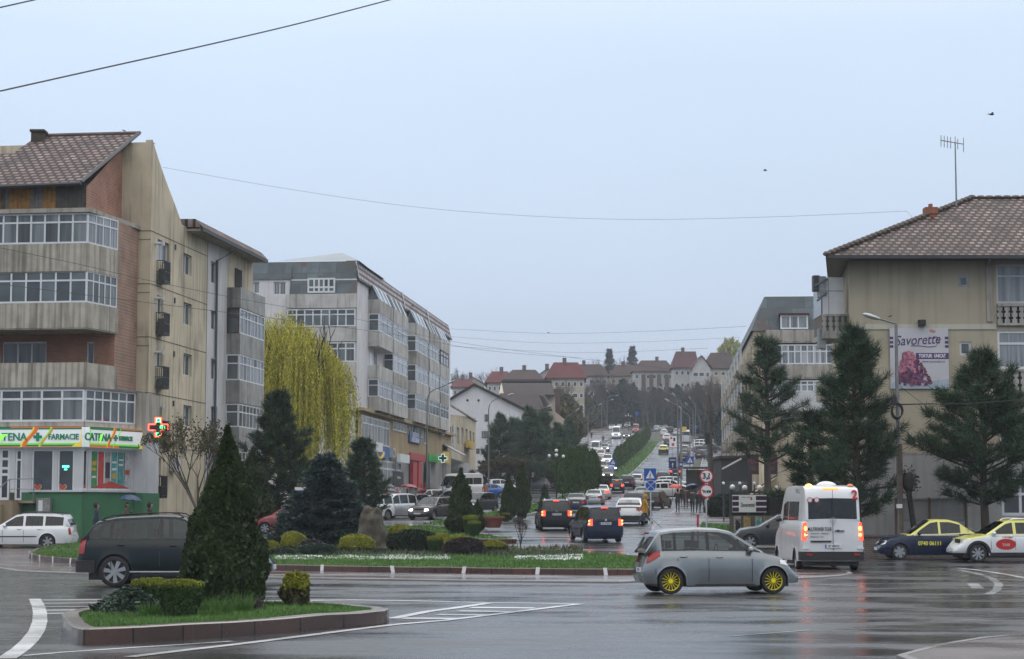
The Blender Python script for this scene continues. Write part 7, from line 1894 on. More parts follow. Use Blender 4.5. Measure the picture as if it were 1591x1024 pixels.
SH_=[(456,77,1.2,.9,'y','golden rounded shrub left of the spruce foot'),(421,78,.7,.55,'y','golden low shrub next to the red car'),(554,76,1.35,.82,'y','large golden dome shrub in front of the standing stone'),(569,80.5,.62,.85,'yb','small squared golden shrub by the standing stone'),(494,73.5,1.6,.5,'j','low blue juniper between the two golden shrubs'),(486,76,1.3,.62,'p','brown-purple low shrub at the spruce foot'),(539,81.5,1.1,1.0,'p','reddish dark bush between the spruce and the stone'),(643,76.5,1.95,1.0,'d','broad dark evergreen shrub right of the stone'),(622,81,1.3,1.15,'y','golden-topped clipped hedge behind the broad dark shrub'),(606,79.5,.5,.8,'d','narrow dark shrub touching the stone'),(676,75.5,.72,.76,'b','clipped golden-green cube shrub in the middle of the bed'),(683,82,.85,.8,'yb','small golden clipped shrub behind the cube shrub'),(714,79,1.4,.75,'y','golden shrub behind the purple-grey shrub'),(722,74,1.8,.72,'p','spreading purple-grey shrub in the bed'),(766,76,1.1,.58,'g','dark green dome shrub with golden tips at the right'),(702,80,.9,.45,'p','low greyish shrub at the back of the bed'),(392,77,1.3,.7,'d','dark low shrub behind the big thuja'),(438,73,1.3,.35,'j','flat juniper patch left of the bed'),(592,75,.7,.3,'j','small grey-green cushion below the stone')]
BM=dict(y=(M_BOX,(M_YELL,.38),None),yb=(M_BOX,(M_YELL,.5),drum),b=(M_BOX,(M_YTOP,.8),drum),j=(M_JUNI,None,None),p=(M_DARKSH,None,None),d=(M_YEW,None,None),g=(M_BOX,(M_YELL,.6),None))
for px,Y,w_,h_,k_,lab in SH_:
 m_,yt,pf=BM[k_];o=proto('sh'+k_,mk_blob(14000,.02,m_,1.0,pf,None,.2 if pf is None else.08,ytop=yt))
 put(o,'clipped_shrub' if pf else 'shrub',lab,'shrub',px,Y,h=h_,z=.2);o.scale=(w_,w_*.85,h_)
o=put(mk_bare(5,6,mat('red_brown_twigs',(.055,.03,.028),.8,.3),.62,.014,.12,.3,M_DARKSH,6)(),'leafless_shrub','leafless reddish shrub standing in the white gravel','shrub',808,74.5,h=1.5,z=.2,w=.62)
def scatter_stones(name,pts_fn,n,s,label=None):
 V=[];Fc=MB()
 for _ in range(n):
  x,y=pts_fn();a,r_=random.uniform(0,6.28),s*random.uniform(.5,1.3);z=gz(y)+.2;q=[(x+r_*math.cos(a+k*1.57)*random.uniform(.7,1.2),y+r_*math.sin(a+k*1.57)*random.uniform(.7,1.2))for k in range(4)]
  Fc.add([(q[0][0],q[0][1],z),(q[1][0],q[1][1],z),(q[2][0],q[2][1],z),(q[3][0],q[3][1],z),(x,y,z+r_*.9)],[(0,1,4),(1,2,4),(2,3,4),(3,0,4)])
 o=Fc.build(name,M_STONEW,fix=False);o['kind']='stuff';return o
def bed(x0,x1,ya,yb):
 def f():
  while True:
   px=random.uniform(x0,x1);Y=random.uniform(ya,yb);x=X(px,Y)
   if mnoise.noise(Vector((x*.8,Y*.8,2)))>-.12:return x,Y
 return f
scatter_stones('white_gravel',bed(428,700,69.0,73.5),2600,.05);scatter_stones('white_gravel',bed(800,905,68.5,74.5),2600,.05);scatter_stones('white_gravel',bed(575,640,73,78),400,.05)
def ground_cover(name,x0,x1,ya,yb,n,hgt,m):
 px=rng.uniform(x0,x1,n);Y=rng.uniform(ya,yb,n);x=(px-CX)/3013*Y;c=np.stack([x,Y,np.interp(Y,PY,PZ)+.2],1)
 keep=np.array([mnoise.noise(Vector((a*1.1,b_*1.1,8)))for a,b_ in zip(x,Y)])>-.1;c=c[keep];n=len(c)
 D=unit(rng.normal(0,.5,(n,3))+np.array([0,0,1]))*hgt*rng.uniform(.4,1.3,(n,1));o=rawmesh(name,tris(c,unit(np.cross(D,rdir(n)))*.03,D),3,m);o['kind']='stuff'
ground_cover('low_planting',425,910,72,76.5,5500,.17,M_JUNI);ground_cover('low_planting',425,905,73,80,7000,.18,M_OLIVE)
#median trees and shrubs
def tj(px,Y,ptop,label,w=None,py=None,key='tj',z=None,cat='tree',lift=.15):
 o=proto(key,mk_thuja(9000,.03,.44));return put(o,'thuja',label,cat,px,Y,h=ZZ(ptop,Y)-gz(Y)-lift,w=w,lift=lift)
tj(716,95,731,'pointed thuja at the tip of the median, in front of the dark hatchback',.95);tj(742,98,777,'small thuja right of the pointed one on the median tip')
tj(790,122,737,'left one of the pair of tall thujas on the median lawn',.74);tj(812,126,720,'right and taller one of the pair of thujas on the median lawn',.66);tj(846,150,754,'small conical thuja beside the globe lamp post',.9);tj(939,248,742,'small dark cone tree at the median opening')
for px,Y,h_,w_,lab in((731,93,.95,.75,'clipped drum shrub behind the smallest one on the median tip'),(737,91,.75,.62,'smallest clipped drum shrub on the median tip'),(786,116,.5,.55,'tiny round bush by the left thuja of the pair')):
 o=proto('shb',None);put(o,'clipped_shrub',lab,'shrub',px,Y,h=h_,lift=.17);o.scale=(w_,w_,h_)
lol=lambda t:math.sin(min(1,t*.98+.02)*math.pi)**.45*.95+.02
def mk_lolli(n,size):return mk_blob(n,size,M_HEDGE,.62,lambda t:min(1,.55+t*1.2)if t<.35 else max(.03,(1-(t-.35)/.65))**.5,.5,.28,name='clipped_tree',cat='tree',zmin=.28)
for k,(px,Y,pt,w_)in enumerate(((874,172,696,.57),(888,178,701,.57),(899,184,699,.57),(910,190,699,.57),(921,196,702,.57))):
 o=proto('lol',mk_lolli(7000,.035));put(o,'clipped_tree',['tallest clipped tree in front of the globe lamp','second clipped tree of the near median group','third clipped tree of the near median group','fourth clipped tree of the near median group','last clipped tree of the near median group'][k],'tree',px,Y,h=ZZ(pt,Y)-gz(Y),w=w_,group='clipped median trees near the roundabout')
for k in range(12):
 Y=286+k*10;x=Xm(Y)-2.2;o=proto('lol',None);put(o,'clipped_tree','dark clipped tree in the dense uphill row along the median lawn','tree',CX+x/Y*3013,Y,h=4.2-.04*k+random.uniform(-.3,.3),w=.56,group='clipped trees in the uphill median row')
for px,Y,h_ in((930,236,1.1),(947,240,1.3)):
 o=proto('shd',None);put(o,'shrub','low dark bush %s of the far crossing sign'%('left' if px<940 else 'right'),'shrub',px,Y,h=h_,lift=.1);o.scale=(3,2.4,h_)
put(mk_pine(3,.66,.12,112,.055,54,sparse=.25)(),'black_pine','dark pine between the pharmacy block and the willow','tree',432,106,h=ZZ(612,106)-gz(106),w=1.0)
put(mk_pine(8,.62,.05,110,.06,40,top=.4)(),'black_pine','shorter dark pine behind the spruce top, right of the willow','tree',566,108,h=ZZ(684,108)-gz(108),w=1.15)
put(mk_pine(9,.6,.05,60,.07,40,top=.4)(),'black_pine','narrow dark pine at the willow foot','tree',552,118,h=ZZ(690,118)-gz(118),w=.7)
tj(392,100,700,'dark conifer behind the tallest thuja',1.1,key='tj')
put(mk_bare(12,7,None,.55,.014,.16,.3,M_OLIVE,3)(),'bare_tree','young bare tree before the pharmacy block wall','tree',308,91,h=ZZ(650,91)-gz(91),w=.85)
def mk_willow():
 rr=random.Random(4);o=thing('weeping_willow','','tree');b=MB();tips=[]
 def grow(p,d,l,r,k):
  q=p+d*l;b.tube([p,p.lerp(q,.5)+Vector((rr.uniform(-.1,.1),rr.uniform(-.1,.1),.05)),q],[r,r*.82,r*.66],7,caps=False)
  tips.append((q,k))
  if k>=5:return
  for _ in range(3 if k<3 else 2):
   nd=(d*.9+Vector((rr.uniform(-1,1),rr.uniform(-1,1),rr.uniform(-.1,.75)))*.62).normalized();grow(q,nd,l*rr.uniform(.62,.86),r*.62,k+1)
 grow(Vector((0,0,-.2)),Vector((.05,0,1)),3.4,.38,0)
 H=15.6;zmax=max(t.z for t,k in tips);sc_=(H-.6)/zmax
 b.v=[(x*sc_*.82,y*sc_*.82,z*sc_)for x,y,z in b.v];t_=b.build('trunk',M_BARK,None,smooth=True);t_.parent=o
 C,D=[],[]
 pts=[(Vector((t.x*sc_*.82,t.y*sc_*.82,t.z*sc_)),k)for t,k in tips if k>=2 and t.z*sc_>6]
 for i in range(3400):
  p,k=rr.choice(pts);p=p+Vector((rr.uniform(-.9,.9),rr.uniform(-.9,.9),rr.uniform(-.2,.7)))
  zt_=15.8-.42*abs(p.x+2.6)**1.35*(1 if p.x>-2.6 else 1.6)+1.0*mnoise.noise(Vector((p.x*.7,p.y*.7,0)))
  if p.z>zt_:p.z=zt_-rr.random()*.6
  if mnoise.noise(Vector((p.x*.55,p.y*.55,9)))<-.32 or p.z<5:continue
  out=Vector((p.x,p.y,0));out=out.normalized()*rr.uniform(.2,1.3)if out.length>.1 else Vector((.3,0,0))
  L=rr.uniform(3,7.5)*(1.35 if out.length>.7 else 1);L=min(L,p.z-3.2*rr.random()-.8);n=int(L/.085);sx,sy=rr.uniform(-.25,.25),rr.uniform(-.25,.25)
  for j in range(n):
   q=j/n;hor=1-(1-q)**2.5
   C.append((p.x+out.x*hor+sx*q,p.y+out.y*hor+sy*q,p.z+.35*math.sin(q*2.2)*(1-q)-L*q));
 C=np.array(C);n=len(C);C+=rng.normal(0,.035,C.shape)
 D=unit(rng.normal(0,.35,(n,3))+np.array([0,0,-1]));A=unit(np.cross(D,rdir(n)))
 mi=(rng.random(n)<.33).astype(int)
 finish(quads(C,A*.022,D*.075),'drooping_branches',[M_WILL,M_WILLD],o,4,mi);return o
wo=mk_willow();wo.name='weeping_willow';tag(wo,'large weeping willow with bright yellow drooping branches','tree');YW=134;wo.location=(X(474,YW),YW,gz(YW));hh=(ZZ(476,YW)-gz(YW))/15.6
wo.scale=(hh*.9,hh*.9,hh)
#middle distance pines, left
for k,(px,Y,pt,w_,s_)in enumerate(((778,232,646,.8,1),(800,238,652,.85,8),(824,229,636,.78,1),(846,235,642,.75,8),(868,241,660,.85,1),(762,240,692,.8,8),(884,247,655,.75,1))):
 o=proto('fp%d'%s_,mk_pine(20+s_,.74,.14,84,.07,40,top=.35,wide=.04,sparse=.15,m=M_PINEF));put(o,'pine',['leftmost pine before the white gabled house','pine right of the leftmost one before the gabled house','tallest pine of the group in front of the hall','pine with rounded top right of the tallest in the hall group','pine at the right of the hall group','low pine at the foot of the white gabled house','rightmost pine of the hall group near the lamp post'][k],'tree',px,Y,h=ZZ(pt,Y)-gz(Y),w=w_,group='pines in front of the hall')
for k,(px,Y,pt)in enumerate(((772,226,706),(798,227,710),(753,228,718))):
 o=proto('ol',mk_bare(31,7,M_TWIG,.7,.02,.14,.2,M_OLIVE,8));put(o,'olive_brown_tree',['small brownish tree below the pines, middle one','small brownish tree below the pines, right one','small brownish tree below the pines, left one'][k],'tree',px,Y,h=ZZ(pt,Y)-gz(Y),w=1.3)
HC_=[(905,552,612,'c'),(925,556,610,'c'),(940,552,602,'c'),(874,400,626,'o'),(866,300,620,'o'),(892,520,598,'o'),(955,540,600,'c'),(968,545,598,'c'),(985,550,604,'c'),(1002,540,610,'c'),(1016,535,602,'c'),(1030,538,598,'c'),(1042,542,604,'c'),(1056,548,600,'c'),(1068,552,606,'c'),(1084,480,604,'c'),(1094,470,612,'c'),(1110,430,628,'c'),(1124,400,638,'c'),(1132,390,630,'c'),(1020,545,640,'c'),(992,548,635,'c'),(970,550,636,'c'),(945,545,640,'c'),(930,540,636,'c'),(915,549,630,'c'),(1074,520,640,'c'),(1050,530,640,'c'),(897,540,615,'c'),(1100,500,640,'c'),(1005,560,645,'c'),(960,556,648,'c')]
hw=['beside the hill lamps','below the cream apartments','below the long apartment row','left of the maroon roof','below the red dormer house','at the head of the road','behind the parked cars at the crest','next to the concrete pole']
for k,(px,Y,pt,kind)in enumerate(HC_):
 if kind=='c':o=proto('fc%d'%(k%3),mk_blob(5200,.035,M_CONF,(.42,.5,.6)[k%3],(thuja_prof,lambda t:max(.03,math.sin(min(1,t*.9+.1)*3.1))**.7,lambda t:max(.03,(1-t)**.6*(.75+.25*math.sin(t*19))))[k%3],None,.7,name='conifer',cat='tree'));lab='dark conifer on the hill among the mass of evergreens below the apartment rows'
 else:o=proto('fo',mk_blob(5200,.04,M_OLIVE,.75,None,.3,.5,name='olive_tree',cat='tree'));lab='olive-brown budding tree on the slope right of the hall'
 put(o,'conifer' if kind=='c' else 'budding_tree',lab,'tree',px+random.uniform(-3,3),Y,h=ZZ(pt+random.uniform(-9,14),Y)-gz(Y)+1,w=random.uniform(.7,1.7),lift=-1,group='evergreens on the hill' if kind=='c' else 'budding trees by the hall')
BT=[(1008,520,596),(1018,515,600),(1032,512,604),(1090,450,590),(1104,430,584),(1116,420,592),(1128,400,588),(905,545,585),(918,548,590),(893,540,590),(1000,525,600),(1046,510,612),(870,430,592),(882,440,586),(930,540,578),(942,535,584),(956,545,580),(972,540,586),(1062,500,596),(1076,480,590),(1100,460,580),(1122,440,586)]
for k,(px,Y,pt)in enumerate(BT):
 o=proto('bt%d'%(k%3),mk_bare(40+k%3,7,None,.5,.022,.22,.35));put(o,'bare_tree','bare grey tree among the trees on the hill','tree',px,Y,h=ZZ(pt,Y)-gz(Y),w=.8,group='bare trees on the hill')
SK=[(703,640,569,'b'),(766,600,569,'b'),(787,610,575,'b'),(925,640,553,'b'),(965,645,551,'b'),(1120,640,540,'b'),(1138,620,528,'w'),(948,630,541,'f'),(984,640,537,'f'),(720,640,580,'b'),(1072,650,552,'b')]
for k,(px,Y,pt,kd)in enumerate(SK):
 lab=['bare tree on the skyline at the far left of the hill','round bare tree on the skyline above the red roofs','smaller bare tree right of the round one on the skyline','bare tree left of the two skyline firs','bare tree between the two skyline firs','bare tree on the skyline above the brown-roofed house','yellow budding tree on the skyline by the blue-roofed block','left and broader one of the two skyline firs','right one of the two skyline firs','low bare tree on the skyline behind the white gable','bare tree above the maroon roof'][k]
 if kd=='f':o=proto('fir',mk_spruce(26,16,M_CONF,.25,.36,.03,.05,1.0))
 elif kd=='w':o=proto('wy',mk_blob(2500,.03,M_WILLD,.8,None,.4,.6,name='t',cat='tree'))
 else:o=proto('bt%d'%(k%3),None)
 put(o,{'f':'fir_tree','w':'budding_tree','b':'bare_tree'}[kd],lab,'tree',px,Y,h=ZZ(pt,Y)-gz(Y),w={'f':.9,'w':.5,'b':.9}[kd])
fo_=MB()
#right: pines by the cream block
put(mk_pine(51,.50,.32,84,.05,50,top=.3,sparse=.3,wide=.022)(),'open_pine','tall open pine with a bare trunk in front of the florist','tree',1193,118,h=ZZ(528,118)-gz(118),w=.95)
put(mk_pine(52,.58,.16,126,.052,60,top=.3,sparse=.3,wide=.022)(),'black_pine','big black pine left of the lamp post, behind the minibus','tree',1330,79.5,h=ZZ(512,79.5)-.3,w=.93,z=.3,rz=.6)
put(mk_pine(53,.74,.24,112,.056,60,top=.25,sparse=.3,wide=.022)(),'black_pine','broad black pine at the right, behind the crossover taxi','tree',1531,79.3,h=ZZ(552,79.3)-.3,w=.98,z=.3,rz=2.2)
put(mk_pine(54,.5,.2,56,.07,44,top=.35,sparse=.3)(),'black_pine','lower dark pine left of the big one, over the fence','tree',1262,88,h=ZZ(640,88)-.3,w=1.3,z=.3)
b=MB();s0=P(1424,812,79);b.tube([(s0.x,79,.3),P(1414,778,79),P(1410,755,79)],[.13,.11,.13],8);b.ell(tuple(P(1411,750,79)),(.24,.22,.4),8,6)
so_=thing('cut_back_tree','dark leaning cut-back tree stump between lamp post and board','tree',(s0.x,79,.3));t_=b.build('trunk',mat('dark_bark',(.02,.018,.016),.95,.4,5),so_,smooth=True)
Cn=np.array([tuple(P(1411+rng.normal(0,7),748+rng.normal(0,9),79))for _ in range(420)]);n=len(Cn);finish(quads(Cn,rdir(n)*.035,rdir(n)*.05)-np.array([s0.x,79,.3]),'shoots',M_YEW,so_)
for px,Y,h_,w_,lab in((1128,130,1.6,3,'dark hedge block left of the fence sign'),(1152,135,1.7,3.4,'dark hedge block before the kiosk'),(1570,80,1.0,1.6,'dry yellow-brown bush at the right wall foot'),(1497,80.5,.9,1.4,'dry bush left of the right-hand pine trunk')):
 o=proto('shd' if Y>100 else 'shy',None);put(o,'hedge' if Y>100 else 'shrub',lab,'shrub',px,Y,h=h_,z=gz(Y)if Y>100 else.3);o.scale=(w_,w_*.6,h_)
M_POLE=mat('grey_pole',(.17,.175,.18),.55,.15,4);M_CPOLE=mat('concrete_pole',(.085,.08,.07),.9,.25,3);M_LENS=mat('lamp_housing',(.42,.44,.46),.35,.06)
M_GLOBE=mat('milk_glass_globe',(.65,.66,.68),.25,.04);M_RIMR=mat('sign_red',(.5,.02,.03),.4,.05);M_SIGNB=mat('sign_blue',(.01,.075,.36),.4,.05);M_WIRE=mat('wire',(.03,.03,.033),.6,.1)
NEW_KIDS.clear()
def street_lamp(px,Y,ptop,hx,hy,label,r=.085,arm_rise=0,dy=-.4,curve=True):
 g0=gz(Y);x=X(px,Y);zt=ZZ(ptop,Y);root=thing('street_lamp',label,'street lamp',(x,Y,g0),'street lamps along the boulevard')
 h=P(hx,hy,Y+dy);b=MB()
 if curve:
  k=1 if h.x>x else-1;rr_=min(1.4,abs(h.x-x)*.6)
  pts=[(x,Y,g0-.1),(x,Y,(g0+zt)/2),(x,Y,zt-rr_)]+[(x+k*rr_*(1-math.cos(t)),Y,zt-rr_+rr_*math.sin(t))for t in(.4,.8,1.2,1.5)]
  b.tube(pts,[r,r*.85,r*.7]+[r*.55]*4,8)
 else:b.tube([(x,Y,g0-.1),(x,Y,(g0+zt)/2),(x,Y,zt)],[r,r*.85,r*.65],8);pts=[(x,Y,zt)]
 b.build('pole',M_POLE,root,smooth=True);b=MB();b.tube([pts[-1],tuple(h)],r*.45,6);b.build('arm',M_POLE,root,smooth=True)
 d=(h-Vector(pts[-1])).normalized();b=MB();L=.75;n=12
 for i in range(n):
  t=i/(n-1);
 prof=[(.02,0),(.09,.04),(.14,.2),(.17,.45),(.13,.66),(.03,.76)]
 a=math.atan2(d.z,math.hypot(d.x,d.y))
 rings=[]
 for r_,q in prof:rings.append([tuple(h+d*q+Vector((-d.y,d.x,0)).normalized()*r_*math.cos(t)*1.05+Vector((0,0,1))*r_*.62*math.sin(t))for t in np.linspace(0,2*math.pi,n,endpoint=False)])
 vs=[v for q in rings for v in q];b.add(vs,[(i*n+k,i*n+(k+1)%n,(i+1)*n+(k+1)%n,(i+1)*n+k)for i in range(5)for k in range(n)]+[tuple(range(n))[::-1],tuple(5*n+k for k in range(n))])
 b.build('lamp_head',M_LENS,root,smooth=True);return root
sl1=street_lamp(1397.5,79,503,1368,496,'tall lamp post with cable coil in front of the cake banner',.1,dy=0,curve=False)
b=MB();q=P(1393,640,78.8);pts=[(q.x+.22*math.cos(t),78.8,q.z+.3*math.sin(t))for t in np.linspace(0,2*math.pi,14)]
for k in range(3):b.tube([(x+.02*k,y-.02*k,z+.03*k)for x,y,z in pts],.03,5)
b.box(q.x-.16,q.x+.02,78.8,79,q.z+.3,q.z+.62);b.build('cable_coil',M_BLK,sl1)
b=MB();q=P(1397,787,78.88);b.box(q.x-.11,q.x+.13,78.87,78.9,q.z-.07,q.z+.1);b.build('pole_label',M_PLATE,sl1)
b=MB();q=P(1399,800,79);b.tube([(q.x,79,.2),(P(1397.5,690,79))],.115,8);b.build('lower_sleeve',mat('rusty_sleeve',(.10,.075,.055),.8,.35,4),sl1,smooth=True)
b=MB();q=P(1398,629,79);b.tube([q+Vector((-.5,0,0)),q+Vector((1.4,0,.05))],.03,5);b.build('wire_bracket',M_DKMETAL,sl1)
for a in((663,180,603,697,596,'lamp post in front of the white mansard block, head to the right'),(759,205,619,788,615,'lamp post in front of the white gabled house'),(830,250,635,850,632,'lamp post rising out of the pine group'),(877,285,645,894,639,'lamp post right of the hall with its head over the pines'),(914,385,632,930,629,'lamp post by the left kerb of the uphill road'),(935.5,480,623,949,621.5,'left one of the two close lamp posts at the hill head'),(944,510,615,956,614.5,'right and taller one of the two close lamp posts at the hill head'),(1054,190,612,1031,606,'nearest lamp post of the right kerb with the highest head'),(1058.5,215,628,1040,624,'second lamp post of the right kerb'),(1060,240,622,1049,616.5,'third lamp post of the right kerb with a small head'),(1072.8,290,642,1059,636,'right kerb lamp post with the lowest head'),(1078,330,634,1068,629.5,'right kerb lamp post before the bare trees'),(1081.6,360,625,1073,620.5,'furthest lamp post of the right kerb')):
 street_lamp(*a)
cp_=thing('utility_pole','thick dark concrete pole with cable coil beside the pavement','utility pole',(X(1103,150),150,gz(150)));x=X(1103,150)
b=MB();b.tube([(x+.12,150,gz(150)-.1),(x,150,P(1103,614,150).z)],[.24,.16],8);b.build('pole',M_CPOLE,cp_,smooth=True)
z=P(1103,639,150).z;b=MB();b.box(x-.6,x+.6,149.8,149.92,z-.06,z+.06);b.build('cross_arm',M_CPOLE,cp_);b=MB();b.tube([(x+.3+.25*math.cos(t),149.7,z-.6+.4*math.sin(t))for t in np.linspace(0,6.28,12)],.04,5);b.box(x-.35,x-.1,149.6,149.85,P(0,690,150).z,P(0,672,150).z);b.build('cable_coil',M_BLK,cp_)
def globe_lamp(px,Y,h,label,n=3):
 x=X(px,Y);g0=gz(Y)+.15;r_=thing('globe_lamp',label,'street lamp',(x,Y,g0));b=MB();b.tube([(x,Y,g0),(x,Y,g0+1),(x,Y,g0+h)],[.09,.055,.045],8)
 for s in(-1,1):b.tube([(x,Y,g0+h-.9),(x+s*.35,Y,g0+h-.75),(x+s*.6,Y,g0+h-.5)],.03,5)
 b.build('post',M_BLK,r_,smooth=True)
 for dx,dz in((-.6,-.3),(0,-.25),(.6,-.35),(0,.15)):b=MB();b.ell((x+dx,Y-(0 if dz>0 or dx else.35),g0+h+dz),(.15,.15,.15),12,8);b.build('globe',M_GLOBE,r_,smooth=True)
globe_lamp(864.5,165,4.6,'black post with four white globes on the median');globe_lamp(977,470,4.5,'small globe lamp post at the head of the hill')
def disc(b,c,r_,y0,y1,n=28):
 b.prism([(c.x+r_*math.cos(t),y0,c.z+r_*math.sin(t))for t in np.linspace(0,2*math.pi,n,endpoint=False)],(0,y1-y0,0))
def signpost(name,label,px,Y,ptop,r_=.035,m=None,cat='sign'):
 x=X(px,Y);g0=gz(Y)+.1;o=thing(name,label,cat,(x,Y,g0));b=MB();b.tube([(x,Y,g0-.1),(x,Y,ZZ(ptop,Y))],r_,8);b.build('pole',m or M_METAL,o,smooth=True);return o
RF=Matrix(((1,0,0),(0,0,1),(0,-1,0))).transposed()
def walker(b,c,s,y):
 """the striding figure of a crossing sign"""
 f=lambda*p:[(c.x+q[0]*s,y,c.z+q[1]*s)for q in p]
 for poly in(((-.05,.62),(.08,.62),(.1,.15),(-.08,.15)),((-.08,.18),(.02,.18),(-.22,-.42),(-.34,-.38)),((0,.18),(.1,.18),(.3,-.4),(.2,-.45)),((.05,.55),(.1,.45),(.3,.22),(.24,.18)),((-.03,.55),(-.08,.45),(-.28,.24),(-.22,.18))):b.prism(f(*poly),(0,-.006,0))
 b.prism([(c.x+(.02+.09*math.cos(t))*s,y,c.z+(.73+.09*math.sin(t))*s)for t in np.linspace(0,6.28,10,endpoint=False)],(0,-.006,0))
def crossing_sign(o,px,py,Y,s):
 c=P(px,py,Y);b=MB();b.box(c.x-s,c.x+s,Y-.06,Y-.04,c.z-s,c.z+s);pl_=b.build('sign_plate',M_SIGNB,o)
 b=MB();b.prism([(c.x-s*.72,Y-.062,c.z-s*.62),(c.x+s*.72,Y-.062,c.z-s*.62),(c.x,Y-.062,c.z+s*.72)],(0,-.006,0));b.build('white_triangle',M_WHITE,pl_)
 b=MB();walker(b,c+Vector((0,0,-s*.3)),s*.72,Y-.07);b.build('walking_figure',M_DARK,pl_)
o=signpost('crossing_sign','blue crossing sign above a round no-stopping sign by the pavement tip',1011,105,727,m=M_LIGHTP);crossing_sign(o,1010,737.5,105,.33)
c=P(1011,754.5,105);b=MB();disc(b,c,.31,104.96,104.94);rd=b.build('round_plate',M_RIMR if 0 else M_SIGNB,o);b=MB()
for k in range(28):
 a0,a1=2*math.pi*k/28,2*math.pi*(k+1)/28;b.quad(*[(c.x+q*math.cos(t),104.93,c.z+q*math.sin(t))for q,t in((.27,a0),(.31,a0),(.31,a1),(.27,a1))])
for s in(-1,1):b.prism([(c.x-.2*s-.03,104.935,c.z-.2),(c.x-.2*s+.03,104.935,c.z-.2),(c.x+.2*s+.03,104.935,c.z+.2),(c.x+.2*s-.03,104.935,c.z+.2)],(0,-.008,0))
b.build('cross_bars',mat('pale_sign_line',(.4,.45,.6),.4,.05),rd,fix=False)
o=signpost('restriction_sign','pair of round red-rimmed signs, weight limit above horse cart',1097.5,88,729,m=M_LIGHTP)
for k,py in enumerate((740,763)):
 c=P(1097.5,py,88);b=MB();disc(b,c,.315,87.95,87.93);rd=b.build('red_disc',M_RIMR,o);b=MB();disc(b,c,.25,87.93,87.922);b.build('white_face',M_WHITE,rd)
 if k==0:
  text('3,',.36,M_DARK,rd,(c.x-.07,87.915,c.z),RF,'sign_figures',bold=.012);text('5',.22,M_DARK,rd,(c.x+.1,87.915,c.z-.06),RF,'sign_figures',bold=.01);text('t',.16,M_DARK,rd,(c.x+.12,87.915,c.z+.1),RF,'sign_figures',bold=.01)
 else:
  b=MB();y=87.92;f=lambda pts:b.prism([(c.x+u,y,c.z+v)for u,v in pts],(0,-.006,0))
  f(((.0,-.02),(.2,-.02),(.2,.03),(.0,.03)));f(((-.17,-.02),(-.06,-.03),(-.04,.02),(-.15,.04)));f(((-.2,.0),(-.15,.03),(-.17,.08),(-.22,.04)));
  for u in(-.15,-.12,-.08,-.06):f(((u,-.1),(u+.015,-.1),(u+.02,-.02),(u,-.02)))
  for u in(.04,.15):b.prism([(c.x+u+.045*math.cos(t),y,c.z-.05+.045*math.sin(t))for t in np.linspace(0,6.28,12,endpoint=False)],(0,-.008,0))
  f(((-.05,0),(.02,0),(.02,.01),(-.05,.01)));b.build('horse_cart_figure',M_DARK,rd)
def plate(o,x0,y0,x1,y1,Y,m,name='sign_plate'):
 a,c=P(x0,y1,Y),P(x1,y0,Y);b=MB();b.box(a.x,c.x,Y-.08,Y-.04,a.z,c.z);return b.build(name,m,o),(a+c)/2,c.x-a.x,c.z-a.z
o=signpost('direction_sign','dark blue direction sign with an upward arrow by the lamp posts',1045,198,711);p_,c,w_,h_=plate(o,1039,710.5,1051,728,198,mat('dark_sign_blue',(.01,.035,.16),.4,.05))
text('Centru',.26,M_WHITE,p_,(c.x,197.9,c.z+.3),RF,'sign_lettering',bold=.01,sx=.75);b=MB();b.prism([(c.x-.04,197.91,c.z-.45),(c.x+.04,197.91,c.z-.45),(c.x+.04,197.91,c.z-.15),(c.x-.04,197.91,c.z-.15)],(0,-.01,0));b.prism([(c.x-.13,197.91,c.z-.18),(c.x+.13,197.91,c.z-.18),(c.x,197.91,c.z+.02)],(0,-.01,0));b.build('arrow',M_WHITE,p_)
o=signpost('bus_stop_sign','light blue bus stop sign beside the shelter roof',1058,200,717);p_,c,w_,h_=plate(o,1055,717.5,1061,726,200,M_SIGNB);b=MB();b.box(c.x-.13,c.x+.13,199.9,199.92,c.z-.1,c.z+.1);b.build('bus_symbol',M_WHITE,p_)
o=signpost('crossing_sign','blue crossing sign between the direction sign and the kiosk',1072,215,709);crossing_sign(o,1072,715,215,.42)
o=signpost('crossing_sign','blue crossing sign in the oncoming lane half way up',952.5,236,714);crossing_sign(o,952.5,718,236,.34)
o=signpost('advertising_board','white street board with two red squares half way up the hill',1045.5,285,678,cat='board');p_,c,w_,h_=plate(o,1040,678,1051,695,285,M_WHITE,'board_panel')
b=MB();b.box(c.x-.2,c.x+.2,284.9,284.92,c.z-.6,c.z-.2);b.box(c.x-.4,c.x-.1,284.9,284.92,c.z+.4,c.z+.7);b.build('red_squares',M_RIMR,p_);b=MB();b.box(c.x+.05,c.x+.35,284.9,284.92,c.z+.1,c.z+.6);b.build('dark_square',M_DARK,p_)
o=signpost('yellow_board','yellow board above the white box van',1063,375,663,cat='board');plate(o,1059.5,663,1066.7,670,375,M_SYE,'board_panel')
for px,py,Y,lab in((989.5,642.5,480,'tiny blue sign before the hill evergreens'),(1081,663.5,400,'small blue crossing sign high on the right pavement'),(1057,656,420,'tiny blue sign between the far lamp posts')):
 o=signpost('blue_sign',lab,px,Y,py-3);plate(o,px-2.4,py-3,px+2.4,py+3,Y,M_SIGNB)
o=signpost('red_white_barrier','short red and white barrier post behind the weight limit sign',1084,92,800,.05,M_RIMR,'barrier')
FN=thing('lattice_fence','dark lattice fence with globe lamps beside the corner lawn','fence',(X(1170,97),97,gz(97)));WFc=Wall((X(1134,97),97,0),(1,.12,0));g0=gz(97)
uf=X(1225,97)-X(1134,97);zt=P(0,765,97).z;b=MB(WFc)
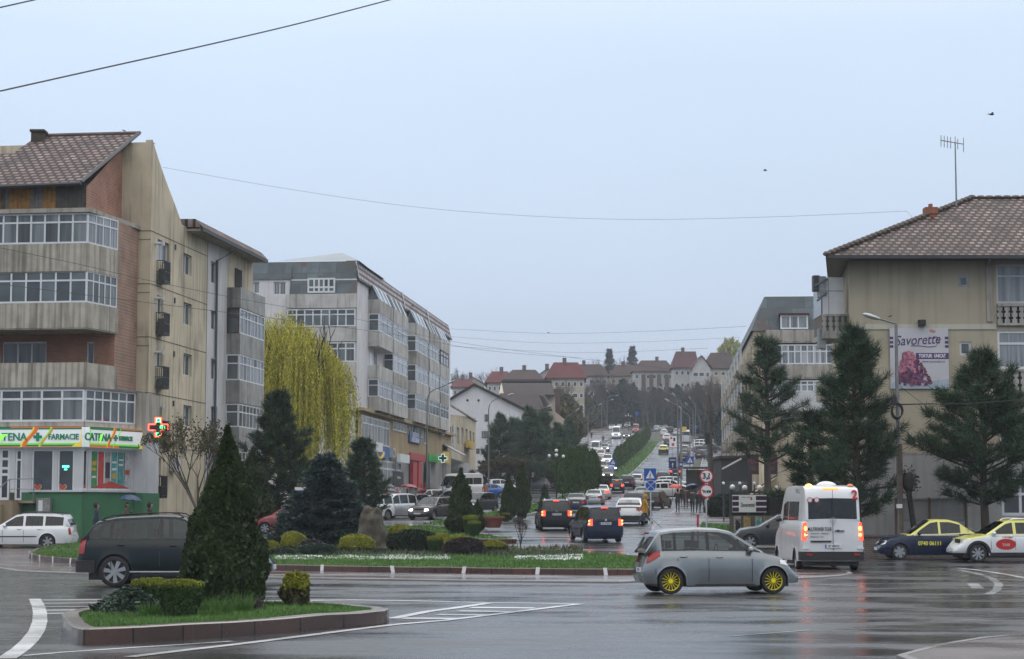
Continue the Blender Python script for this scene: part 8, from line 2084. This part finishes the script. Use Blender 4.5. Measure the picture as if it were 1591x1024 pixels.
for k in range(int(uf/.1)):
 u=1.7+k*.1
 if u>uf:break
 b.tube([(u,-.05,g0+1.0),(min(u+.4,uf),-.05,zt)],.014,4,caps=False);b.tube([(u,-.05,zt),(min(u+.4,uf),-.05,g0+1.0)],.014,4,caps=False)
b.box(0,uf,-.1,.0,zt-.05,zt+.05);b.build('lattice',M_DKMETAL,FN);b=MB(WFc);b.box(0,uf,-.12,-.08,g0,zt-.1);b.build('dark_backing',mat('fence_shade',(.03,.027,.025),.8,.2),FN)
for k,u in enumerate((.05,.95,1.8,uf)):b=MB(WFc);b.box(u-.05,u+.05,-.12,.03,g0,zt+.12);b.build('fence_post',M_DKMETAL,FN)
for k,(px,py)in enumerate(((1124,751),(1138,757),(1149.5,751),(1157,758),(1172,751),(1180,758),(1206,757))):
 Y=99 if k%2 else 118;c=P(px,py,Y);o=thing('globe_light',['globe light left end of the hedge','globe light at the left end of the fence','globe light above the fence sign, left','globe light above the fence sign, middle','globe light above the fence sign, right','globe light at the right end of the fence sign','globe light nearest the open pine trunk'][k],'lamp',(c.x,Y,gz(Y)))
 b=MB();b.tube([(c.x,Y,gz(Y)),(c.x,Y,c.z-.1)],.05,6);b.build('post',M_DKMETAL,o);b=MB();b.ell(tuple(c),(.1,.1,.1)if Y>100 else(.14,.14,.14),12,8);b.build('globe',M_GLOBE,o,smooth=True)
SP=thing('shop_fence_sign','white cake shop sign with violet bars hung on the lattice fence','sign',WFc(.9,.1,g0+1));u0,u1,z0,z1=UZ(WFc,1138,769,1191,796,.1)
b=MB(WFc);b.box(u0,u1,.04,.08,z0,z1);bo=b.build('sign_board',M_WHITE,SP);W_,H_=u1-u0,z1-z0;b=MB(WFc)
for fx0,fx1 in((0,.19),(.69,1)):
 for k in range(3):b.box(u0+W_*fx0,u0+W_*fx1,.08,.085,z0+H_*(.04+.33*k),z0+H_*(.28+.33*k))
b.build('violet_bars',mat('dark_violet',(.04,.02,.055),.5,.1),bo)
text('Savoretté',.3,M_DARK,bo,Vector(WFc(u0+W_*.44,.09,z0+H_*.42)),WFc.rot(),'sign_lettering',.003,sx=.62,shear=.3,bold=.004);text('atelier - cofetarie',.09,M_DARK,bo,Vector(WFc(u0+W_*.42,.09,z0+H_*.87)),WFc.rot(),'sign_lettering',.002,sx=.8)
b=MB(WFc);b.ell((u0+W_*.56,.09,z0+H_*.78),(.05,.01,.07),8,5);b.build('red_flower',M_RIMR,bo)
PW=thing('painted_wall','low wall of painted panels under the fence sign','wall',WFc(.9,.3,g0));b=MB(WFc);b.box(0,2.2,.12,.3,g0-.1,g0+1.0);b.build('wall',mat('earth_wall',(.10,.08,.065),.9,.3,3),PW)
for k,(u,c1)in enumerate(((.12,(.3,.27,.28)),(.62,(.32,.23,.1)),(1.2,(.22,.3,.29)),(1.62,(.2,.17,.1)),(1.95,(.28,.2,.17)))):
 b=MB(WFc);b.box(u,u+.36,.3,.33,g0+.05,g0+.95);pn=b.build('painted_panel',mat('panel_%d'%k,c1,.8,.5,7),PW);b=MB(WFc)
 if k==1:
  for j in range(4):z=g0+.2+.2*j;b.add([(u+.05,.334,z),(u+.18,.334,z+.1),(u+.31,.334,z),(u+.31,.334,z+.06),(u+.18,.334,z+.16),(u+.05,.334,z+.06)],[(0,1,4,5),(1,2,3,4)])
 else:
  zz=g0+.5;b.add([(u+.18+.13*math.cos(t)*(1+.3*math.cos(3*t)),.334,zz+.28*math.sin(t))for t in np.linspace(0,6.28,14,endpoint=False)],[tuple(range(14))])
 b.build('painted_shape',[M_DARK,mat('mustard',(.3,.2,.03),.7,.2),mat('turquoise',(.07,.25,.24),.7,.2),M_SYE,M_WHITE][k],pn,fix=False)
for px,Y,s_,lab in((766,104,.62,'large terracotta pot on the median edge'),(747,107,.5,'smaller terracotta pot left of the large pot')):
 x=X(px,Y);z=gz(Y)+.15;b=MB();b.lathe([(s_*.62,0),(s_*.8,s_*.55),(s_*.92,s_*.8),(s_,s_*.8),(s_,s_),(s_*.85,s_),(s_*.8,s_*.85)],(x,Y,z),'z',20);o=b.build('flower_pot',mat('terracotta',(.2,.07,.05),.7,.15,3),smooth=True);tag(o,lab,'flower pot')
o=thing('information_board','blue and white striped board half hidden left of the spruce','board',(X(467,100),100,gz(100)));p_,c,w_,h_=plate(o,458,757,476,786,100,M_WHITE,'board_panel');b=MB()
for k in range(6):b.box(c.x-w_/2+.03,c.x+w_/2-.03,99.9,99.92,c.z-h_/2+.04+k*.14,c.z-h_/2+.1+k*.14)
b.build('blue_lines',M_SIGNB,p_);b=MB();b.tube([(c.x,100,gz(100)),(c.x,100,c.z)],.04,5);b.build('pole',M_METAL,o)
o=board(WR,None,612,733,627,757,M_BLK,3,.1,name='poster_board',top=True);tag(o,'black poster board standing before the shop windows','board')
text('Mica Brutarie',.3,M_WHITE,o,Vector(WR(WR.uz(619.5,742,3)[0],3.02,WR.uz(619.5,742,3)[1])),WR.rot(),'lettering',.002)
o=thing('trolley_rack','red wire rack in front of the red shop','rack',(X(655,160),160,gz(160)));a,c=P(648,772,160),P(661,752,160);b=MB()
for k in range(5):z=a.z+(c.z-a.z)*k/4;b.box(a.x,c.x,160,160.04,z-.02,z+.02);b.box(a.x,c.x,160.5,160.54,z-.02,z+.02)
for x in(a.x,(a.x+c.x)/2,c.x):b.box(x-.02,x+.02,160,160.5,a.z,c.z)if 0 else b.tube([(x,160,a.z-.8),(x,160,c.z)],.025,4)
b.build('wire_frame',M_RIMR,o)
def wire(pts,r_,label):
 b=MB();q=[P(*p)for p in pts];s=[]
 for i in range(len(q)-1):
  p0,p1,p2,p3=q[max(0,i-1)],q[i],q[i+1],q[min(len(q)-1,i+2)]
  for k in range(6):
   t=k/6;s.append(.5*((2*p1)+(p2-p0)*t+(2*p0-5*p1+4*p2-p3)*t*t+(3*p1-p0-3*p2+p3)*t**3))
 s.append(q[-1]);b.tube(s,r_,5,caps=False);o=b.build('overhead_wire',M_WIRE,fix=False);tag(o,label,'wire');return o
wire([(-20,146,22),(150,108,24),(330,68,26),(470,35,28),(620,-4,30)],.010,'thick wire crossing the upper left sky')
wire([(-15,15,22),(70,-4,23)],.009,'short wire in the top left corner of the sky')
wire([(253,260,96),(450,294,94),(640,321,92),(830,336,90),(1000,341,89),(1200,337,88),(1408,328,87.6)],.007,'long sagging wire between the left gable and the right roof');wire([(1408,328,87.6),(1422,341,87)],.006,'short end of the long wire dropping to the right roof')
wire([(-10,383,84),(129,412,86),(227,435,90),(403,470,100),(560,497,125),(700,530,150),(860,552,180),(1054,575,190)],.011,'upper wire passing in front of the pharmacy block')
wire([(-10,440,84),(130,458,86),(227,470,90),(403,492,100),(600,518,125),(760,545,150),(900,556,180)],.012,'lower wire passing in front of the pharmacy block')
wire([(700,511,209),(850,518,200),(1000,515,180),(1160,507,150)],.012,'highest thin wire above the hill');wire([(700,523,209),(850,533,230),(1000,531,230),(1150,524,200)],.012,'second thin wire above the hill')
wire([(700,538,209),(900,548,240),(1100,541,200)],.013,'third thin wire above the hill');wire([(1120,661,130),(1250,647,100),(1397,628,79)],.014,'wire sagging from the tall lamp post to the left pines');wire([(1130,641,130),(1260,640,100),(1397,633,79)],.012,'thin wire beside the sagging one at the tall lamp post')
wire([(1398,628,79),(1500,627,76),(1605,620,74)],.014,'wire running right from the tall lamp post');wire([(1398,600,79),(1440,632,82),(1480,660,83.9)],.01,'thin wire down to the cream wall')
wire([(762,701,205),(800,697,225),(829,680,250)],.02,'drooping cable between the left lamp posts');wire([(1003,655,300),(1053,668,190)],.02,'cable over the uphill road')
def bird(c,s,label,perched=False,a=0):
 b=MB();b.ell((0,0,0),(.5*s,.16*s,.15*s),10,6);b.ell((.48*s,0,.08*s),(.15*s,.12*s,.12*s),8,5);b.add([(.6*s,-.03*s,.08*s),(.6*s,.03*s,.08*s),(.75*s,0,.05*s)],[(0,1,2)]);b.add([(-.45*s,-.06*s,0),(-.45*s,.06*s,0),(-.85*s,.14*s,-.02*s),(-.85*s,-.14*s,-.02*s)],[(0,1,2,3)])
 for k in(-1,1):
  if perched:b.ell((-.08*s,k*.13*s,.02*s),(.42*s,.05*s,.12*s),8,4)
  else:b.add([(.25*s,k*.1*s,.05*s),(-.2*s,k*.1*s,.05*s),(-.2*s,k*.6*s,.32*s),(-.35*s,k*1.15*s,.2*s),(.2*s,k*.6*s,.34*s)],[(0,1,2,4),(2,3,4)])
 if perched:
  for k in(-1,1):b.tube([(0,k*.06*s,-.1*s),(.03*s,k*.06*s,-.35*s)],.02*s,4)
 o=b.build('bird',M_BLK,smooth=True);o.location=c;o.rotation_euler=(0,-.3 if perched else 0,a);tag(o,label,'bird')
bird(P(1540,178,60),.17,'dark bird flying at the upper right',a=.3);bird(P(1189,265,80),.15,'small bird flying in mid sky',a=3.0);bird(P(852,517,120),.13,'tiny bird above the hall roofs',a=.5)
bird(P(193,203,97),.2,'bird sitting on the left tiled roof ridge',True,2.8);bird(P(1383,495,79)+Vector((0,0,.1)),.17,'small bird sitting on the arm of the tall lamp post',True,.2)
#people
M_SKIN=mat('skin',(.35,.2,.14),.6,.05);M_HAIR=mat('dark_hair',(.02,.015,.012),.7,.1);M_JEANS=mat('jeans',(.03,.045,.08),.8,.2,6);M_BLKC=mat('black_coat',(.018,.018,.022),.8,.2,6);M_NAVYC=mat('navy_plaid_coat',(.02,.025,.05),.8,.4,14)
M_YELC=mat('mustard_hoodie',(.42,.22,.015),.8,.15,6);M_REDC=mat('red_coat',(.32,.02,.03),.8,.15,6);M_SHOE=mat('shoes',(.03,.03,.03),.6,.1);M_BROWNC=mat('brown_coat',(.09,.05,.035),.8,.2)
POSES={}
def make_body(pose):
 """joints of a 1.72 m figure facing +x; (x, y, z, radius, kind)"""
 st_=dict(stand=(.06,-.05,.0,.0),walk=(.36,-.34,-.22,.25),hold=(.12,-.14,0,.1))[pose];J=[];E=[]
 def j(x,y,z,r,k,par=None):
  J.append((x,y,z,r,k));
  if par is not None:E.append((par,len(J)-1))
  return len(J)-1
 pel=j(0,0,.93,.15,'t');sp=j(0,0,1.12,.135,'t',pel);ch=j(.02,0,1.32,.155,'t',sp);nk=j(.02,0,1.47,.06,'s',ch);hd=j(.04,0,1.58,.085,'s',nk);hd2=j(.03,0,1.68,.085,'h',hd);j(.03,0,1.74,.05,'h',hd2);j(.135,0,1.575,.018,'s',hd)
 for s,f in((1,st_[0]),(-1,st_[1])):
  hp=j(.0,s*.09,.88,.1,'l',pel);kn=j(f*.5+.04,s*.09,.5,.065,'l',hp);an=j(f-(.12 if f<-.2 else 0),s*.09,.1 if f>=-.2 else.18,.042,'l',kn);j(f+.16-(.12 if f<-.2 else 0),s*.1,.035 if f>=-.2 else.06,.036,'f',an)
  sh=j(.01,s*.19,1.4,.075,'t',ch);up=(pose=='hold' and s==1);sw=-f*.5
  if up:el=j(.1,.24,1.15,.05,'t',sh);wr=j(.27,.17,1.28,.034,'t',el);ha=j(.3,.16,1.34,.03,'s',wr);dr=(.01,0,.05)
  else:el=j(sw*.5,s*.27,1.14,.052,'t',sh);wr=j(sw+.08,s*.27,.92,.036,'t',el);ha=j(sw+.1,s*.27,.85,.03,'s',wr);dr=(.01,0,-.05)
  for q in range(4):a=j(J[ha][0]+(q-1.5)*.018,J[ha][1]+s*.005,J[ha][2]+dr[2]*(.75+.1*(q in(1,2))),.0095,'s',ha);j(J[a][0]+.012,J[a][1]-s*.014,J[a][2]+dr[2]*.55,.008,'s',a)
  j(J[ha][0]+.035,J[ha][1]-s*.02,J[ha][2]+dr[2]*.35,.0105,'s',ha)
 me=bpy.data.meshes.new('person_skeleton');me.from_pydata([q[:3]for q in J],E,[]);o=bpy.data.objects.new('tmp_person',me);COL.objects.link(o)
 md=o.modifiers.new('Skin','SKIN');md.use_smooth_shade=True;sv=me.skin_vertices[0].data
 for k,q in enumerate(J):sv[k].radius=(q[3]*(.8 if q[4]=='t' and q[3]>.1 else 1),q[3])
 sv[0].use_root=True;s2=o.modifiers.new('Sub','SUBSURF');s2.levels=s2.render_levels=1
 dg=bpy.context.evaluated_depsgraph_get();m2=bpy.data.meshes.new_from_object(o.evaluated_get(dg));bpy.data.objects.remove(o)
 K=dict(t=1,l=2,f=3,s=0,h=4);JP=np.array([q[:3]for q in J]);m2.materials.clear()
 for m_ in(M_SKIN,M_BLKC,M_JEANS,M_SHOE,M_HAIR):m2.materials.append(m_)
 for f in m2.polygons:
  c=f.center;k=int(np.argmin(((JP-np.array(c))**2).sum(1)/np.array([max(.03,q[3])for q in J])**.6));f.material_index=K[J[k][4]]
  if J[k][4]=='s' and 1.5<c.z and c.x<.02:f.material_index=4
  if.72<c.z<.95 and f.material_index==2 and abs(c.y)<.2 and pose!='x':f.material_index=1
  f.use_smooth=True
 return m2
def person(px,py,head_,coat,trousers,pose,label,hair=None,Y=None,s=1.0,bag=None):
 if pose not in POSES:POSES[pose]=make_body(pose)
 p=G(px,py)if Y is None else Vector((X(px,Y),Y,gz(Y)))
 o=bpy.data.objects.new('person',POSES[pose]);COL.objects.link(o);z=p.z+.13 if Y is None else p.z+.1
 for i,m_ in((1,coat),(2,trousers),(4,hair or M_HAIR)):o.material_slots[i].link='OBJECT';o.material_slots[i].material=m_
 o.location=(p.x,p.y,z);o.rotation_euler=(0,0,R(head_));o.scale=(s,)*3;tag(o,label,'person')
 hem=MB();hem.lathe([(.175,0),(.17,.12),(.15,.3)],(0.0,0,.74),'z',12,caps=False);h_=hem.build('coat_skirt',coat,None,smooth=True);h_.parent=o;h_.scale=(.9,1.1,1)
 if hair in(M_YELC,M_BLKC):hb=MB();hb.ell((.0,0,1.63),(.115,.115,.15),12,8);q=hb.build('hood',hair,None,smooth=True);q.parent=o;q.location=(-.03,0,0)
 return o,z
def umbrella(o,z,m,label,tilt=(0,.12),r_=.5):
 u=thing('umbrella',label,'umbrella',o.location);u.rotation_euler=o.rotation_euler;b=MB();n=16;pr=[(.01,0),(.18,-.025),(.34,-.08),(.45,-.16),(.5,-.23)];rings=[]
 for rr_,h in pr:rings.append([(.3*0+rr_*r_*2*math.cos(2*math.pi*k/n),rr_*r_*2*math.sin(2*math.pi*k/n),h-(.035 if k%2 and rr_>.4 else 0))for k in range(n)])
 b.add([v for q in rings for v in q],[(i*n+k,i*n+(k+1)%n,(i+1)*n+(k+1)%n,(i+1)*n+k)for i in range(4)for k in range(n)]);c=b.build('canopy',m,None,smooth=True,fix=False);c.parent=u;c.location=(.24,.12,2.08);c.rotation_euler=(tilt[0],tilt[1],0)
 b=MB();b.tube([(.3,.16,1.28),(.24,.12,2.12)],.012,6);b.tube([(.3,.16,1.28),(.31,.16,1.2),(.35,.16,1.19)],.015,6);c=b.build('shaft',M_METAL,None);c.parent=u;return u
M_UR,M_UB,M_UN,M_UM=mat('umbrella_red',(.42,.04,.03),.45,.1),mat('umbrella_black',(.02,.02,.025),.45,.1),mat('umbrella_navy',(.03,.06,.13),.45,.15),mat('umbrella_maroon',(.2,.02,.05),.45,.1)
person(1002,821,188,M_YELC,M_JEANS,'walk','person in a mustard yellow hoodie and jeans striding left over the kerb',M_YELC,s=1.0)
o,z=person(1053,799,85,M_BLKC,M_JEANS,'hold','person in black jacket and jeans under an orange-red umbrella');umbrella(o,z,M_UR,'orange-red umbrella held over the pavement',(.1,-.15))
o,z=person(1076,799,80,M_BLKC,M_BLKC,'hold','dark-dressed person under a navy umbrella in the pavement group');umbrella(o,z,M_UN,'navy umbrella tilted left in the pavement group',(-.2,.3))
person(1085,801,268,M_BLKC,M_JEANS,'walk','person in black walking beside the navy umbrella',M_BLKC);person(1091,797,95,M_NAVYC,M_BLKC,'walk','person in navy behind the weight limit sign');person(1108,790,270,M_BLKC,M_BLKC,'walk','tall person in black carrying a bag right of the round signs')
person(1066,792,90,M_BROWNC,M_BLKC,'stand','person in brown behind the orange-red umbrella');person(1061,788,100,M_BLKC,M_BLKC,'stand','person in black standing at the parked white car');person(1113,781,85,M_BLKC,M_JEANS,'walk','person in black further up, right of the round signs',M_BLKC)
b=MB();bp_=G(1113,790);b.box(-.18,.18,-.06,.06,0,.3);b.tube([(-.08,0,.3),(0,0,.45),(.08,0,.3)],.012,5);o=b.build('shopping_bag',M_BLKC);o.location=(bp_.x,bp_.y-.1,bp_.z+.5);tag(o,'dark bag carried by the tall person in black','bag')
o,z=person(1116,741,85,M_REDC,M_BLKC,'hold','person in dark red under a red umbrella up the pavement');umbrella(o,z,M_UR,'small red umbrella further up the pavement');o,z=person(1107,742,85,M_BLKC,M_BLKC,'hold','person in black under a black umbrella up the pavement');umbrella(o,z,M_UB,'black umbrella left of the small red one')
person(919,683,265,M_BLKC,M_BLKC,'walk','dark figure on the left hill pavement');person(937,690,265,M_NAVYC,M_BLKC,'walk','dark figure at the left kerb of the uphill road')
person(150,0,5,M_NAVYC,M_BLKC,'stand','person in dark plaid jacket and beret before the green wall',Y=87.5,s=1.0,hair=M_BLKC);o,z=person(196,0,20,M_BROWNC,M_BLKC,'hold','person in brown under a blue umbrella before the green wall',Y=88.5);umbrella(o,z,M_UN,'blue umbrella in front of the pharmacy corner');person(233,0,0,M_BLKC,M_BLKC,'stand','person in dark jacket and cap at the cream wall corner',Y=88.5,hair=M_BLKC)
o,z=person(600,0,20,M_REDC,M_BLKC,'hold','person in black under a black umbrella at the shops',Y=150);umbrella(o,z,M_UB,'black umbrella behind the silver people carrier',r_=.6);person(618,0,200,M_REDC,M_BLKC,'stand','person in a bright red coat between two umbrellas',Y=151,s=1.02,hair=M_REDC)
o,z=person(632,0,20,M_BLKC,M_BLKC,'hold','person in black under the maroon umbrella',Y=150);umbrella(o,z,M_UM,'wide maroon umbrella in front of the red shop',r_=.72);person(697,0,270,M_BLKC,M_BLKC,'stand','dark person at the shop row behind the white minibus',Y=192);person(754,0,270,mat('orange_coat',(.35,.14,.03),.8,.1),M_BLKC,'stand','person in orange beside the blue hatchback',Y=190)
#haze
HAZE_D=.00028
b=MB();b.box(-880,980,-60,2300,-1.2,95);hz=b.build('haze',None if 0 else mat('haze_tmp',(1,1,1)));hz['kind']='stuff'
hm=bpy.data.materials.new('haze_air');hm.use_nodes=True;t=hm.node_tree;t.nodes.clear();oo=t.nodes.new('ShaderNodeOutputMaterial');pv=t.nodes.new('ShaderNodeVolumePrincipled')
pv.inputs['Color'].default_value=(.82,.88,.96,1);pv.inputs['Density'].default_value=HAZE_D;t.links.new(pv.outputs[0],oo.inputs['Volume']);hz.data.materials.clear();hz.data.materials.append(hm)
